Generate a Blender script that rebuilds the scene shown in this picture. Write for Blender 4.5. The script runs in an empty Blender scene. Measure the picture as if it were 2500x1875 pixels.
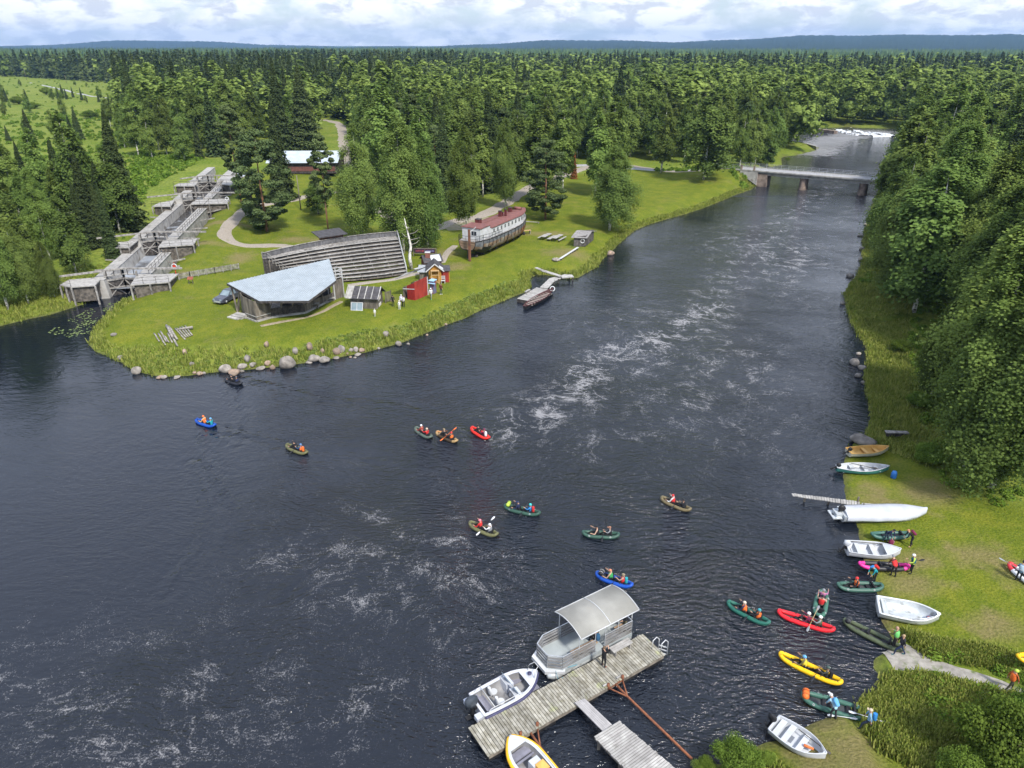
import bpy, math, random
import numpy as np
from mathutils import Vector, Matrix
R=math.radians
scene=bpy.context.scene
# ------------------------------------------------------------ camera
F_=1535.; CX=1106.; CY=829.5; CAMH=36.
PITCH=math.atan((CY-95.6)/F_); SP,CP=math.sin(PITCH),math.cos(PITCH)
cd=bpy.data.cameras.new('camera'); cam=bpy.data.objects.new('camera',cd); scene.collection.objects.link(cam)
cam.location=(0,0,CAMH); cam.rotation_euler=(R(90)-PITCH,0,0)
cd.sensor_width=36; cd.lens=36*F_/2212.; cd.clip_start=.5; cd.clip_end=40000
scene.camera=cam
# ------------------------------------------------------------ light, sky, exposure
SUN_EL=R(50); SUN_AZ=R(150)      # azimuth clockwise from +Y
w=bpy.data.worlds.new("World"); scene.world=w; w.use_nodes=True
nt=w.node_tree; nt.nodes.clear(); N=nt.nodes.new; L=nt.links.new
out=N('ShaderNodeOutputWorld'); bg=N('ShaderNodeBackground'); bg.inputs['Strength'].default_value=.092
sky=N('ShaderNodeTexSky'); sky.sky_type='NISHITA'; sky.sun_disc=False; sky.sun_elevation=SUN_EL; sky.sun_rotation=SUN_AZ
sky.air_density=1.; sky.dust_density=.6
tc=N('ShaderNodeTexCoord'); mp=N('ShaderNodeMapping'); mp.inputs['Scale'].default_value=(1,1,2.6)
L(tc.outputs['Generated'],mp.inputs['Vector'])
n1=N('ShaderNodeTexNoise'); n1.inputs['Scale'].default_value=9; n1.inputs['Detail'].default_value=9; n1.inputs['Roughness'].default_value=.56; n1.inputs['Distortion'].default_value=.25
n2=N('ShaderNodeTexNoise'); n2.inputs['Scale'].default_value=24; n2.inputs['Detail'].default_value=10; n2.inputs['Roughness'].default_value=.6; n2.inputs['Distortion'].default_value=.3
L(mp.outputs[0],n1.inputs['Vector']); L(mp.outputs[0],n2.inputs['Vector'])
cov=N('ShaderNodeValToRGB'); cov.color_ramp.elements[0].position=.36; cov.color_ramp.elements[1].position=.50
L(n1.outputs[0],cov.inputs[0])
shd=N('ShaderNodeValToRGB'); e=shd.color_ramp.elements; e[0].position=.40; e[0].color=(6.6,6.9,7.5,1); e[1].position=.53; e[1].color=(10.2,10.2,10.3,1)
e2=e.new(.47); e2.color=(8.6,8.8,9.1,1)
L(n2.outputs[0],shd.inputs[0])
mx=N('ShaderNodeMixRGB'); L(cov.outputs[0],mx.inputs[0]); L(shd.outputs[0],mx.inputs[2])
blue=N('ShaderNodeMixRGB'); blue.inputs[0].default_value=.45; blue.inputs[2].default_value=(6.4,7.8,9.2,1); L(sky.outputs[0],blue.inputs[1])
L(blue.outputs[0],mx.inputs[1])
sx=N('ShaderNodeSeparateXYZ'); L(tc.outputs['Generated'],sx.inputs[0]); zr=N('ShaderNodeMapRange'); zr.inputs['From Min'].default_value=.06; zr.inputs['From Max'].default_value=.45; zr.inputs['To Max'].default_value=.62; L(sx.outputs[2],zr.inputs['Value'])
hi=N('ShaderNodeMixRGB'); hi.inputs[2].default_value=(6.6,7.9,11.0,1); L(zr.outputs[0],hi.inputs[0]); L(mx.outputs[0],hi.inputs[1])
L(hi.outputs[0],bg.inputs['Color']); L(bg.outputs[0],out.inputs['Surface'])
sd=bpy.data.lights.new('sun','SUN'); sun=bpy.data.objects.new('sun',sd); scene.collection.objects.link(sun)
sd.energy=4.2; sd.angle=R(7); sd.color=(1,.95,.86)
sun.rotation_euler=(R(90)-SUN_EL,0,-SUN_AZ+math.pi)
sun.location=(60,-60,120)
vs=scene.view_settings; vs.view_transform='Standard'; vs.look='None'; vs.gamma=1; vs.exposure=.5
scene.cycles.max_bounces=6; scene.cycles.diffuse_bounces=3; scene.cycles.glossy_bounces=3; scene.cycles.transmission_bounces=3; scene.cycles.volume_bounces=0
# ------------------------------------------------------------ projection helpers (photo pixel on a 2212 px wide view -> place on a level plane)
def P(x,y,z=0.):
    u=(x-CX)/F_; v=(y-CY)/F_; t=(CAMH-z)/(SP+v*CP); return (u*t,t*(CP-v*SP))
def ray(x,y):
    u=(x-CX)/F_; v=(y-CY)/F_; return Vector((u,CP-v*SP,-(SP+v*CP)))
# ------------------------------------------------------------ object helpers
COL=scene.collection
def tag(o,label=None,cat=None,group=None,kind=None):
    if label: o['label']=label
    if cat: o['category']=cat
    if group: o['group']=group
    if kind: o['kind']=kind
    return o
def empty(name,loc,rz=0,label=None,cat=None,group=None):
    o=bpy.data.objects.new(name,None); COL.objects.link(o); o.location=loc; o.rotation_euler=(0,0,rz); o.empty_display_size=.3
    return tag(o,label,cat,group)
def npmesh(name,V,Fq,mats,attrs=None,smooth=False,mi=None,k=4):
    V=np.asarray(V,np.float32); Fq=np.asarray(Fq,np.int32); me=bpy.data.meshes.new(name)
    me.vertices.add(len(V)); me.vertices.foreach_set('co',V.ravel())
    n=len(Fq); me.loops.add(n*k); me.loops.foreach_set('vertex_index',Fq.ravel())
    me.polygons.add(n); me.polygons.foreach_set('loop_start',np.arange(0,n*k,k,dtype=np.int32))
    if smooth: me.polygons.foreach_set('use_smooth',np.ones(n,bool))
    for m in mats: me.materials.append(m)
    if mi is not None: me.polygons.foreach_set('material_index',np.asarray(mi,np.int32))
    me.update(calc_edges=True)
    for an,av in (attrs or {}).items():
        a=me.attributes.new(an,'FLOAT','POINT'); a.data.foreach_set('value',np.asarray(av,np.float32).ravel())
    return me
def link(name,me,parent=None):
    o=bpy.data.objects.new(name,me); COL.objects.link(o)
    if parent is not None: o.parent=parent
    return o
class MB:
    def __init__(s): s.v=[]; s.f=[]; s.m=[]; s.sm=[]
    def add(s,vs,fs,mi=0,sm=False):
        b=len(s.v); s.v+= [tuple(a) for a in vs]; s.f+=[tuple(b+i for i in f) for f in fs]; s.m+=[mi]*len(fs); s.sm+=[sm]*len(fs); return s
    def box(s,c,d,rz=0,mi=0,tilt=0):
        x,y,z=[a/2 for a in d]; M=Matrix.Translation(c)@Matrix.Rotation(rz,4,'Z')@Matrix.Rotation(tilt,4,'Y')
        vs=[M@Vector((i*x,j*y,k*z)) for k in(-1,1) for i,j in((-1,-1),(1,-1),(1,1),(-1,1))]
        return s.add(vs,[(3,2,1,0),(4,5,6,7),(0,1,5,4),(1,2,6,5),(2,3,7,6),(3,0,4,7)],mi)
    def beam(s,p,q,w=.1,h=None,mi=0):
        p=Vector(p);q=Vector(q); h=h or w; d=(q-p); 
        if d.length<1e-5: return s
        d.normalize(); up=Vector((0,0,1)) if abs(d.z)<.98 else Vector((1,0,0)); a=d.cross(up).normalized(); b=a.cross(d).normalized()
        vs=[e+a*(i*w/2)+b*(j*h/2) for e in(p,q) for i,j in((-1,-1),(1,-1),(1,1),(-1,1))]
        return s.add(vs,[(3,2,1,0),(4,5,6,7),(0,1,5,4),(1,2,6,5),(2,3,7,6),(3,0,4,7)],mi)
    def tube(s,pts,r,n=8,mi=0,closed=False,caps=True,sq=1.):
        pts=[Vector(a) for a in pts]; m=len(pts); rr=r if isinstance(r,(list,tuple)) else [r]*m; vs=[]
        for i,p in enumerate(pts):
            a=pts[(i-1)%m] if (closed or i>0) else p; b=pts[(i+1)%m] if (closed or i<m-1) else p
            d=(b-a).normalized(); up=Vector((0,0,1)) if abs(d.z)<.95 else Vector((1,0,0)); u=d.cross(up).normalized(); w_=u.cross(d).normalized()
            for k in range(n):
                t=2*math.pi*k/n; vs.append(p+u*(rr[i]*math.cos(t))+w_*(rr[i]*sq*math.sin(t)))
        fs=[]
        for i in range(m if closed else m-1):
            j=(i+1)%m
            for k in range(n): l=(k+1)%n; fs.append((i*n+k,i*n+l,j*n+l,j*n+k))
        if not closed and caps: fs.append(tuple(range(n-1,-1,-1))); fs.append(tuple((m-1)*n+k for k in range(n)))
        return s.add(vs,fs,mi,True)
    def prism(s,poly,z0,z1,mi=0,top=None):
        n=len(poly); z0=z0 if isinstance(z0,(list,tuple)) else [z0]*n; z1=z1 if isinstance(z1,(list,tuple)) else [z1]*n
        vs=[(p[0],p[1],z0[i]) for i,p in enumerate(poly)]+[(p[0],p[1],z1[i]) for i,p in enumerate(poly)]
        s.add(vs,[tuple(range(n-1,-1,-1))]+[(i,(i+1)%n,n+(i+1)%n,n+i) for i in range(n)],mi)
        return s.add(vs[n:],[tuple(range(n))],mi if top is None else top)
    def loft(s,rings,mi=0,closed=True,caps=True,sm=True):
        n=len(rings[0]); vs=[p for r in rings for p in r]; fs=[]
        for i in range(len(rings)-1):
            for k in range(n if closed else n-1): l=(k+1)%n; fs.append((i*n+k,i*n+l,(i+1)*n+l,(i+1)*n+k))
        s.add(vs,fs,mi,sm)
        if caps: s.add(rings[0],[tuple(range(n-1,-1,-1))],mi); s.add(rings[-1],[tuple(range(n))],mi)
        return s
    def ball(s,c,r,n=10,m=6,mi=0,half=False):
        rx,ry,rz_=r if isinstance(r,(list,tuple)) else (r,r,r); rings=[]
        a0=0 if half else -math.pi/2
        for j in range(m+1):
            a=a0+(math.pi/2-a0)*j/m; ca=max(math.cos(a),.02)
            rings.append([(c[0]+rx*ca*math.cos(2*math.pi*k/n),c[1]+ry*ca*math.sin(2*math.pi*k/n),c[2]+rz_*math.sin(a)) for k in range(n)])
        return s.loft(rings,mi)
    def build(s,name,mats,parent=None,label=None,cat=None,group=None,kind=None):
        me=bpy.data.meshes.new(name); me.from_pydata(s.v,[],s.f); mats=mats if isinstance(mats,(list,tuple)) else [mats]
        for m in mats: me.materials.append(m)
        me.polygons.foreach_set('material_index',s.m); me.polygons.foreach_set('use_smooth',s.sm); me.update()
        return tag(link(name,me,parent),label,cat,group,kind)
# ------------------------------------------------------------ materials
def mat(name,c1,c2=None,scale=3.,rough=.75,metal=0.,bump=0.,stretch=(1,1,1),island=0.,ramp=(.35,.65),obj=0.,spec=.3,detail=5,bscale=None,dirt=None):
    m=bpy.data.materials.new(name); m.use_nodes=True; nt=m.node_tree; b=nt.nodes['Principled BSDF']; N=nt.nodes.new; L=nt.links.new
    b.inputs['Roughness'].default_value=rough; b.inputs['Metallic'].default_value=metal; b.inputs['Specular IOR Level'].default_value=spec
    c2=c2 or tuple(a*.72 for a in c1)
    tc=N('ShaderNodeTexCoord'); mp=N('ShaderNodeMapping'); mp.inputs['Scale'].default_value=stretch; L(tc.outputs['Object'],mp.inputs[0])
    n=N('ShaderNodeTexNoise'); n.inputs['Scale'].default_value=scale; n.inputs['Detail'].default_value=detail; L(mp.outputs[0],n.inputs['Vector'])
    r=N('ShaderNodeValToRGB'); r.color_ramp.elements[0].position=ramp[0]; r.color_ramp.elements[1].position=ramp[1]
    r.color_ramp.elements[0].color=(*c2,1); r.color_ramp.elements[1].color=(*c1,1); L(n.outputs[0],r.inputs[0]); col=r.outputs[0]
    if dirt:
        n3=N('ShaderNodeTexNoise'); n3.inputs['Scale'].default_value=dirt[1]; n3.inputs['Detail'].default_value=8; L(tc.outputs['Object'],n3.inputs['Vector'])
        r3=N('ShaderNodeValToRGB'); r3.color_ramp.elements[0].position=dirt[2]; r3.color_ramp.elements[1].position=dirt[2]+.12; L(n3.outputs[0],r3.inputs[0])
        mm=N('ShaderNodeMixRGB'); mm.inputs[2].default_value=(*dirt[0],1); L(r3.outputs[0],mm.inputs[0]); L(col,mm.inputs[1]); col=mm.outputs[0]
    for amt,node,sock in ((island,'ShaderNodeNewGeometry','Random Per Island'),(obj,'ShaderNodeObjectInfo','Random')):
        if amt:
            g=N(node); mr=N('ShaderNodeMapRange'); mr.inputs['To Min'].default_value=1-amt; mr.inputs['To Max'].default_value=1+amt*.6; L(g.outputs[sock],mr.inputs['Value'])
            hs=N('ShaderNodeHueSaturation'); L(mr.outputs[0],hs.inputs['Value']); L(col,hs.inputs['Color']); col=hs.outputs[0]
    L(col,b.inputs['Base Color'])
    if bump:
        n2=N('ShaderNodeTexNoise'); n2.inputs['Scale'].default_value=bscale or scale*4; n2.inputs['Detail'].default_value=6; L(mp.outputs[0],n2.inputs['Vector'])
        bp=N('ShaderNodeBump'); bp.inputs['Strength'].default_value=bump; bp.inputs['Distance'].default_value=.05; L(n2.outputs[0],bp.inputs['Height']); L(bp.outputs[0],b.inputs['Normal'])
    return m
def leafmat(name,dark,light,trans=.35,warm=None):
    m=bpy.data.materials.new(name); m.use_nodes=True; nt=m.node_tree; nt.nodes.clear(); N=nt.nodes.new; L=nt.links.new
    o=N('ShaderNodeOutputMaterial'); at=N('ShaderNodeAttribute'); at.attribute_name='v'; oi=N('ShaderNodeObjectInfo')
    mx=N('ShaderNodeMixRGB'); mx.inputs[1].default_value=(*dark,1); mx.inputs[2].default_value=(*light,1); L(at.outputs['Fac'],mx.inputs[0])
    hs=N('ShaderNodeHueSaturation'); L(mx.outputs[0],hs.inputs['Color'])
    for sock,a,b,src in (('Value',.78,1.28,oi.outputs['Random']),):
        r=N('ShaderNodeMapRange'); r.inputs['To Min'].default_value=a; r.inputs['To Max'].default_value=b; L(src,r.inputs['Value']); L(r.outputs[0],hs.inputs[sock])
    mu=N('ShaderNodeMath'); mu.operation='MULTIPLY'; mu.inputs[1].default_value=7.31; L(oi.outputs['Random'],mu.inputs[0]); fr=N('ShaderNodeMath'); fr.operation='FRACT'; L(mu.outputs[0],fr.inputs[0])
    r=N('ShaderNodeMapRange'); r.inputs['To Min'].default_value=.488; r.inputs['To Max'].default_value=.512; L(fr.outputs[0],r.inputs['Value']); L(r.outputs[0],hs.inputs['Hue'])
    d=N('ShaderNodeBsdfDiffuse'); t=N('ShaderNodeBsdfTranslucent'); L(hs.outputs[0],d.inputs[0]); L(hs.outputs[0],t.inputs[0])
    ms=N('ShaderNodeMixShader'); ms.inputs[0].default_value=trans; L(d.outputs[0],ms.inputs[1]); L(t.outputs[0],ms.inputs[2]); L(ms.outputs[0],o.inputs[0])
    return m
# ------------------------------------------------------------ shoreline
shore_px=[(-700,900),(-300,770),(0,705),(60,690),(110,680),(160,664),(205,650),(240,622),(262,640),(262,655),(240,672),(215,695),(196,720),(188,742),(205,760),(232,770),(262,785),(292,802),(330,812),(370,814),(410,812),(450,806),(485,803),(520,800),(560,797),(600,792),(640,787),(680,782),(715,776),(750,769),(790,762),(830,751),(865,742),(900,728),(935,714),(970,700),(1005,688),(1040,670),(1075,656),(1110,641),(1140,630),(1150,618),(1143,606),(1152,596),(1175,594),(1200,598),(1225,604),(1250,600),(1270,588),(1290,578),(1302,560),(1318,548),(1332,532),(1350,516),(1372,498),(1400,486),(1440,474),(1480,463),(1520,450),(1560,434),(1590,421),(1622,410),(1638,398),(1650,380),(1660,362),(1690,357),(1688,340),(1720,336),(1765,325),(1770,319),(1730,309),(1680,300),(1668,285),(1672,274),(1720,270),(1770,276),(1830,275),(1900,277),(1960,280),(2010,290),(1990,330),(1965,360),(1935,385),(1900,405),(1885,440),(1872,480),(1862,520),(1862,560),(1850,592),(1822,635),(1826,665),(1836,695),(1850,722),(1868,748),(1872,780),(1866,820),(1872,860),(1878,900),(1868,935),(1845,952),(1832,975),(1818,1000),(1820,1040),(1824,1080),(1840,1115),(1852,1150),(1858,1190),(1868,1230),(1888,1262),(1898,1300),(1896,1335),(1912,1360),(1928,1385),(1922,1402),(1892,1415),(1876,1432),(1888,1450),(1902,1466),(1892,1490),(1860,1510),(1838,1530),(1800,1545),(1760,1558),(1720,1580),(1700,1596),(1660,1600),(1630,1612),(1610,1640),(1560,1652),(1520,1640),(1492,1655),(1470,1690),(1450,1760)]
shore=[P(*a) for a in shore_px]+[(8,14),(4,-40),(-140,-40),(-170,40)]
SH=np.array(shore)
def sdist(X,Y):
    """signed distance to the water's edge, + on land"""
    X=np.asarray(X,float).ravel(); Y=np.asarray(Y,float).ravel(); best=np.full(X.shape,1e9); ins=np.zeros(X.shape,bool)
    A=SH; B=np.roll(SH,-1,0)
    for (ax,ay),(bx,by) in zip(A,B):
        dx,dy=bx-ax,by-ay; l2=dx*dx+dy*dy+1e-9
        t=np.clip(((X-ax)*dx+(Y-ay)*dy)/l2,0,1); best=np.minimum(best,(X-ax-t*dx)**2+(Y-ay-t*dy)**2)
        c=((ay>Y)!=(by>Y)); xi=ax+(Y-ay)*dx/(dy if abs(dy)>1e-9 else 1e-9); ins^=c&(X<xi)
    d=np.sqrt(best); return np.where(ins,-d,d)
def ss(a,b,x): t=np.clip((x-a)/(b-a),0,1); return t*t*(3-2*t)
_rs=np.random.RandomState(5)
_W=[( _rs.uniform(-1,1),_rs.uniform(-1,1),_rs.uniform(0,6.28)) for _ in range(24)]
def wob(X,Y,lam,k0=0):
    r=0
    for i in range(8):
        a,b,c=_W[(i+k0)%24]; n=math.hypot(a,b)+.2; r=r+np.sin((X*a+Y*b)/n*6.283/lam*(1+.22*i)+c)
    return r/8*1.6
# lock axis (lower gate to upper end)
LK0=np.array(P(261,600,3.)) ; LK1=np.array(P(474,368,6.))
LKd=(LK1-LK0)/np.linalg.norm(LK1-LK0); LKn=np.array([LKd[1],-LKd[0]]); LKL=np.linalg.norm(LK1-LK0)
BR0=Vector((*P(1588,362,4.2),4.2)); BR1=Vector((*P(2000,395,4.2),4.2))
def hgt(X,Y,d=None):
    X=np.asarray(X,float); Y=np.asarray(Y,float); sh=X.shape; X=X.ravel();Y=Y.ravel()
    if d is None: d=sdist(X,Y)
    d=np.asarray(d).ravel()
    pen=(X<20)|(Y>95)
    d2=d+wob(X,Y,9)*.5*ss(.5,3,d)
    land=np.where(pen,.18*ss(0,.5,d)+1.35*ss(.2,6,d2),.1*ss(0,.4,d)+1.1*ss(.2,16,d2))
    land=land+.10*wob(X,Y,23,3)*ss(4,12,d)+.45*wob(X,Y,95,7)*ss(15,60,d)
    land=land+2.6*ss(112,195,Y)*ss(-30,-62,X)*ss(2,20,d)
    # bridge embankments
    for b in (BR0,BR1): 
        q=np.exp(-(((X-b.x)**2+(Y-b.y)**2)/13.**2)); land=land+q*2.6*ss(0,7,d)
    # canal cut of the lock
    rx=X-LK0[0]; ry=Y-LK0[1]; s=rx*LKd[0]+ry*LKd[1]; n=rx*LKn[0]+ry*LKn[1]
    an=np.abs(n); tgt=1.2+3.0*np.clip(s/LKL,0,1)+1.0*ss(4.5,8.5,an); q=ss(17,9,an)*ss(-5,3,s)*ss(LKL+10,LKL,s)*ss(.5,5,d); land=land*(1-q)+np.maximum(land,tgt)*q
    cut=ss(5.2,4.2,np.abs(n))*ss(-3,-1,s)*ss(LKL+3,LKL,s)
    land=land*(1-cut)+(-.6)*cut
    h=np.where(d>0,land,-np.minimum(1.8,-d*.45)-.02)
    return h.reshape(sh)
def hz(x,y): return float(hgt(np.array([x]),np.array([y]))[0])
def G(x,y):
    z=1.5
    for _ in range(6): a=P(x,y,z); z=.5*z+.5*max(0,hz(*a))
    a=P(x,y,z); return Vector((a[0],a[1],max(0.,hz(*a))))
def inpoly(X,Y,poly):
    ins=np.zeros(np.shape(X),bool); n=len(poly)
    for i in range(n):
        ax,ay=poly[i]; bx,by=poly[(i+1)%n]; c=((ay>Y)!=(by>Y)); xi=ax+(Y-ay)*(bx-ax)/((by-ay) if abs(by-ay)>1e-9 else 1e-9); ins^=c&(X<xi)
    return ins
def pline(X,Y,pts,closed=False):
    best=np.full(np.shape(X),1e9)
    for i in range(len(pts)-1+closed):
        (ax,ay),(bx,by)=pts[i],pts[(i+1)%len(pts)]; dx,dy=bx-ax,by-ay; l2=dx*dx+dy*dy+1e-9
        t=np.clip(((X-ax)*dx+(Y-ay)*dy)/l2,0,1); best=np.minimum(best,(X-ax-t*dx)**2+(Y-ay-t*dy)**2)
    return np.sqrt(best)
def softpoly(X,Y,pts,wd): # 1 inside, falls off over wd
    ins=inpoly(X,Y,pts); d=pline(X,Y,pts,True); return np.where(ins,1.,ss(wd,0,d))
def PP(l,z=1.5): return [P(x,y,z) for x,y in l]
# ------------------------------------------------------------ ground sheet
def axis(c0,c1,step,far,g=1.14):
    a=list(np.arange(c0,c1+1e-6,step)); s=step; x=c1
    while x<far: s*=g; x+=s; a.append(x)
    s=step; x=c0
    while x>-far: s*=g; x-=s; a.insert(0,x)
    return np.array(a)
gx=axis(-115,115,.8,9000); gy=axis(14,230,.8,16000,1.1); gy=gy[gy>-300]
def gridmesh(gx,gy,zf,name,mats,attrs_f=None,smooth=True,keep=None):
    X,Y=np.meshgrid(gx,gy); sh=X.shape; d=sdist(X,Y).reshape(sh); Z=zf(X,Y,d)
    V=np.stack([X,Y,Z],-1).reshape(-1,3); ny,nx=sh; i=np.arange(ny*nx).reshape(sh)
    Fq=np.stack([i[:-1,:-1],i[:-1,1:],i[1:,1:],i[1:,:-1]],-1).reshape(-1,4)
    if keep is not None: Fq=Fq[keep(X,Y,d)[:-1,:-1].ravel()]
    at={k:f(X,Y,d).ravel() for k,f in (attrs_f or {}).items()}
    return npmesh(name,V,Fq,mats,at,smooth)
mow_a=PP([(262,640),(330,520),(420,445),(500,400),(640,380),(735,395),(760,500),(960,470),(1130,430),(1250,380),(1350,365),(1560,385),(1600,400),(1480,455),(1370,490),(1310,535),(1262,570),(1120,588),(960,650),(860,690),(640,735),(430,742),(250,725),(205,690)])
mow_b=PP([(1838,957),(1935,955),(2010,1030),(2120,1090),(2300,1130),(2400,1500),(2212,1400),(2010,1380),(1960,1350),(1905,1280),(1870,1180),(1850,1110),(1835,1040),(1850,990)],1.)
mow_c=PP([(1640,1640),(1700,1600),(1800,1560),(1900,1580),(2050,1660),(2100,1800),(1500,1900)],.8)
dry=[(1500/4.88+1050,820/4.88+450,5,3.5),(1235/4.88+1050,850/4.88+450,7,3),]
dry_px=[(1180,505,2.5,7),(1225,545,4,6),(640,520,3,5),(520,560,5,3),(1130,490,3,3),(965,548,4,3),(985,575,3,3),(2010,1045,3,3.5),(1900,1060,2.5,2),(1880,1180,1.5,5),(1990,1180,1.6,2.5),(2120,1180,2,3),(2160,1330,2,2.5),(1975,1230,2,3),(2200,1220,2,2),(1760,1600,5,2),(1860,1630,6,2.5),(1910,1310,1,2),(1895,1030,2,1.5),(480,500,2,10),(430,540,2,8),(380,600,2.,5),(560,465,3,3),(700,520,3,4)]
def f_mow(X,Y,d): return np.maximum.reduce([softpoly(X,Y,mow_a,2.5),softpoly(X,Y,mow_b,2.),softpoly(X,Y,mow_c,2.)])
def f_dry(X,Y,d):
    r=np.zeros(X.shape)
    for x,y,a,b in dry_px:
        c=P(x,y,1.5); r=np.maximum(r,np.exp(-(((X-c[0])/b)**2+((Y-c[1])/a)**2)))
    return r
def f_shore(X,Y,d): return ss(.7,.05,d)
def f_mead(X,Y,d): return ss(-30,-60,X)*ss(90,140,Y)
mg=bpy.data.materials.new('ground_grass'); mg.use_nodes=True
def ground_material(m):
    nt=m.node_tree; b=nt.nodes['Principled BSDF']; b.inputs['Roughness'].default_value=.9; b.inputs['Specular IOR Level'].default_value=.1; N=nt.nodes.new; L=nt.links.new
    def at(n): a=N('ShaderNodeAttribute'); a.attribute_name=n; return a.outputs['Fac']
    tc=N('ShaderNodeTexCoord')
    def noise(s,d=6,st=(1,1,1)):
        mp=N('ShaderNodeMapping'); mp.inputs['Scale'].default_value=st; L(tc.outputs['Object'],mp.inputs[0]); n=N('ShaderNodeTexNoise'); n.inputs['Scale'].default_value=s; n.inputs['Detail'].default_value=d; n.inputs['Roughness'].default_value=.6; L(mp.outputs[0],n.inputs['Vector']); return n.outputs[0]
    def ramp(f,*st):
        r=N('ShaderNodeValToRGB'); e=r.color_ramp.elements
        for i,(p,c) in enumerate(st):
            el=e[i] if i<2 else e.new(p)
            el.position=p; el.color=(*c,1)
        L(f,r.inputs[0]); return r.outputs[0]
    def mix(f,a,bb):
        x=N('ShaderNodeMixRGB'); 
        L(f,x.inputs[0]) if not isinstance(f,float) else setattr(x.inputs[0],'default_value',f)
        L(a,x.inputs[1]); L(bb,x.inputs[2]); return x.outputs[0]
    def math_(op,a,bb):
        x=N('ShaderNodeMath'); x.operation=op
        for i,q in enumerate((a,bb)):
            if isinstance(q,(int,float)): x.inputs[i].default_value=q
            else: L(q,x.inputs[i])
        x.use_clamp=(op!='ADD' and op!='SUBTRACT'); return x.outputs[0]
    big=noise(.09,4); mid=noise(.42,9); fine=noise(5.,8)
    lawn=ramp(mid,(.34,(.066,.110,.007)),(.66,(.180,.190,.018)),(.5,(.112,.150,.010)))
    lawn2=ramp(fine,(.34,(.048,.076,.007)),(.66,(.190,.200,.028)))
    lawn=mix(.5,lawn,lawn2)
    rough_=ramp(noise(1.4,8),(.34,(.045,.080,.008)),(.68,(.22,.25,.04)),(.5,(.115,.165,.016)))
    bigc=ramp(big,(.35,(.085,.14,.018)),(.65,(.25,.25,.065))); rough_=mix(.35,rough_,bigc)
    dryc=ramp(fine,(.3,(.13,.115,.04)),(.7,(.235,.19,.09)))
    dirt=ramp(fine,(.3,(.045,.045,.02)),(.7,(.12,.11,.05)))
    col=mix(at('mow'),rough_,lawn)
    br=math_('ADD',math_('MULTIPLY',at('dry'),.95),math_('MULTIPLY',math_('SUBTRACT',noise(.6,9),.5),2.0))
    drf=N('ShaderNodeMapRange'); drf.inputs['From Min'].default_value=.38; drf.inputs['From Max'].default_value=.95; L(br,drf.inputs['Value'])
    gen=N('ShaderNodeMapRange'); gen.inputs['From Min'].default_value=.56; gen.inputs['From Max'].default_value=.72; gen.inputs['To Max'].default_value=.4; L(noise(.22,8),gen.inputs['Value'])
    dd=math_('MAXIMUM',math_('MULTIPLY',drf.outputs[0],.85),math_('MULTIPLY',gen.outputs[0],at('mow')))
    col=mix(dd,col,dryc)
    col=mix(math_('MULTIPLY',at('shore'),.8),col,dirt)
    L(col,b.inputs['Base Color'])
    bp=N('ShaderNodeBump'); bp.inputs['Strength'].default_value=.9; bp.inputs['Distance'].default_value=.2; L(fine,bp.inputs['Height']); L(bp.outputs[0],b.inputs['Normal'])
ground_material(mg)
gm=gridmesh(gx,gy,lambda X,Y,d:hgt(X,Y,d),'ground',[mg],{'mow':f_mow,'dry':f_dry,'shore':f_shore})
tag(link('ground',gm),kind='structure')
# ------------------------------------------------------------ water
def line_field(pts,wd,z=0):
    q=PP(pts,0); return lambda X,Y:np.exp(-(pline(X,Y,q)/wd)**2)
foam_lines=[([(1890,285),(1800,300),(1750,330)],14,1.),([(1800,400),(1700,470),(1640,560),(1540,640),(1500,700)],5,.62),([(1880,400),(1840,460),(1760,520),(1700,560)],6,.5),([(1540,660),(1450,720),(1300,770),(1230,860),(1110,920)],4.5,.75),
 ([(1500,730),(1400,790),(1290,830),(1180,900)],3,.6),([(1600,740),(1520,830),(1480,900),(1300,960),(1100,930)],3,.5),([(1700,700),(1650,800),(1600,900)],5,.3),([(1130,940),(1300,960),(1700,930)],1.5,.4),
 ([(770,1100),(830,1120)],1.1,1.0),([(860,1160),(920,1170),(1000,1165)],.9,.9),([(970,1100),(1000,1125)],.8,.9),([(1010,1180),(1080,1200),(1120,1210)],.9,.9),([(640,1060),(900,1040),(1250,1000)],3,.25),
 ([(620,1200),(760,1210),(900,1230),(1050,1260)],3,.75),([(760,1330),(620,1400),(600,1500),(760,1600)],1.8,.6),([(450,1450),(420,1560),(420,1659),(500,1590),(640,1560),(900,1480)],1.3,.8),([(0,1480),(120,1520),(200,1600),(330,1659)],3,.8),
 ([(0,1400),(200,1360),(400,1400),(500,1300),(560,1230)],2.5,.45),([(700,1290),(840,1300),(950,1340)],2.2,.8),([(540,1080),(600,1250),(480,1420)],2,.3),([(0,1000),(150,1050),(300,1040)],3,.1)]
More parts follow.
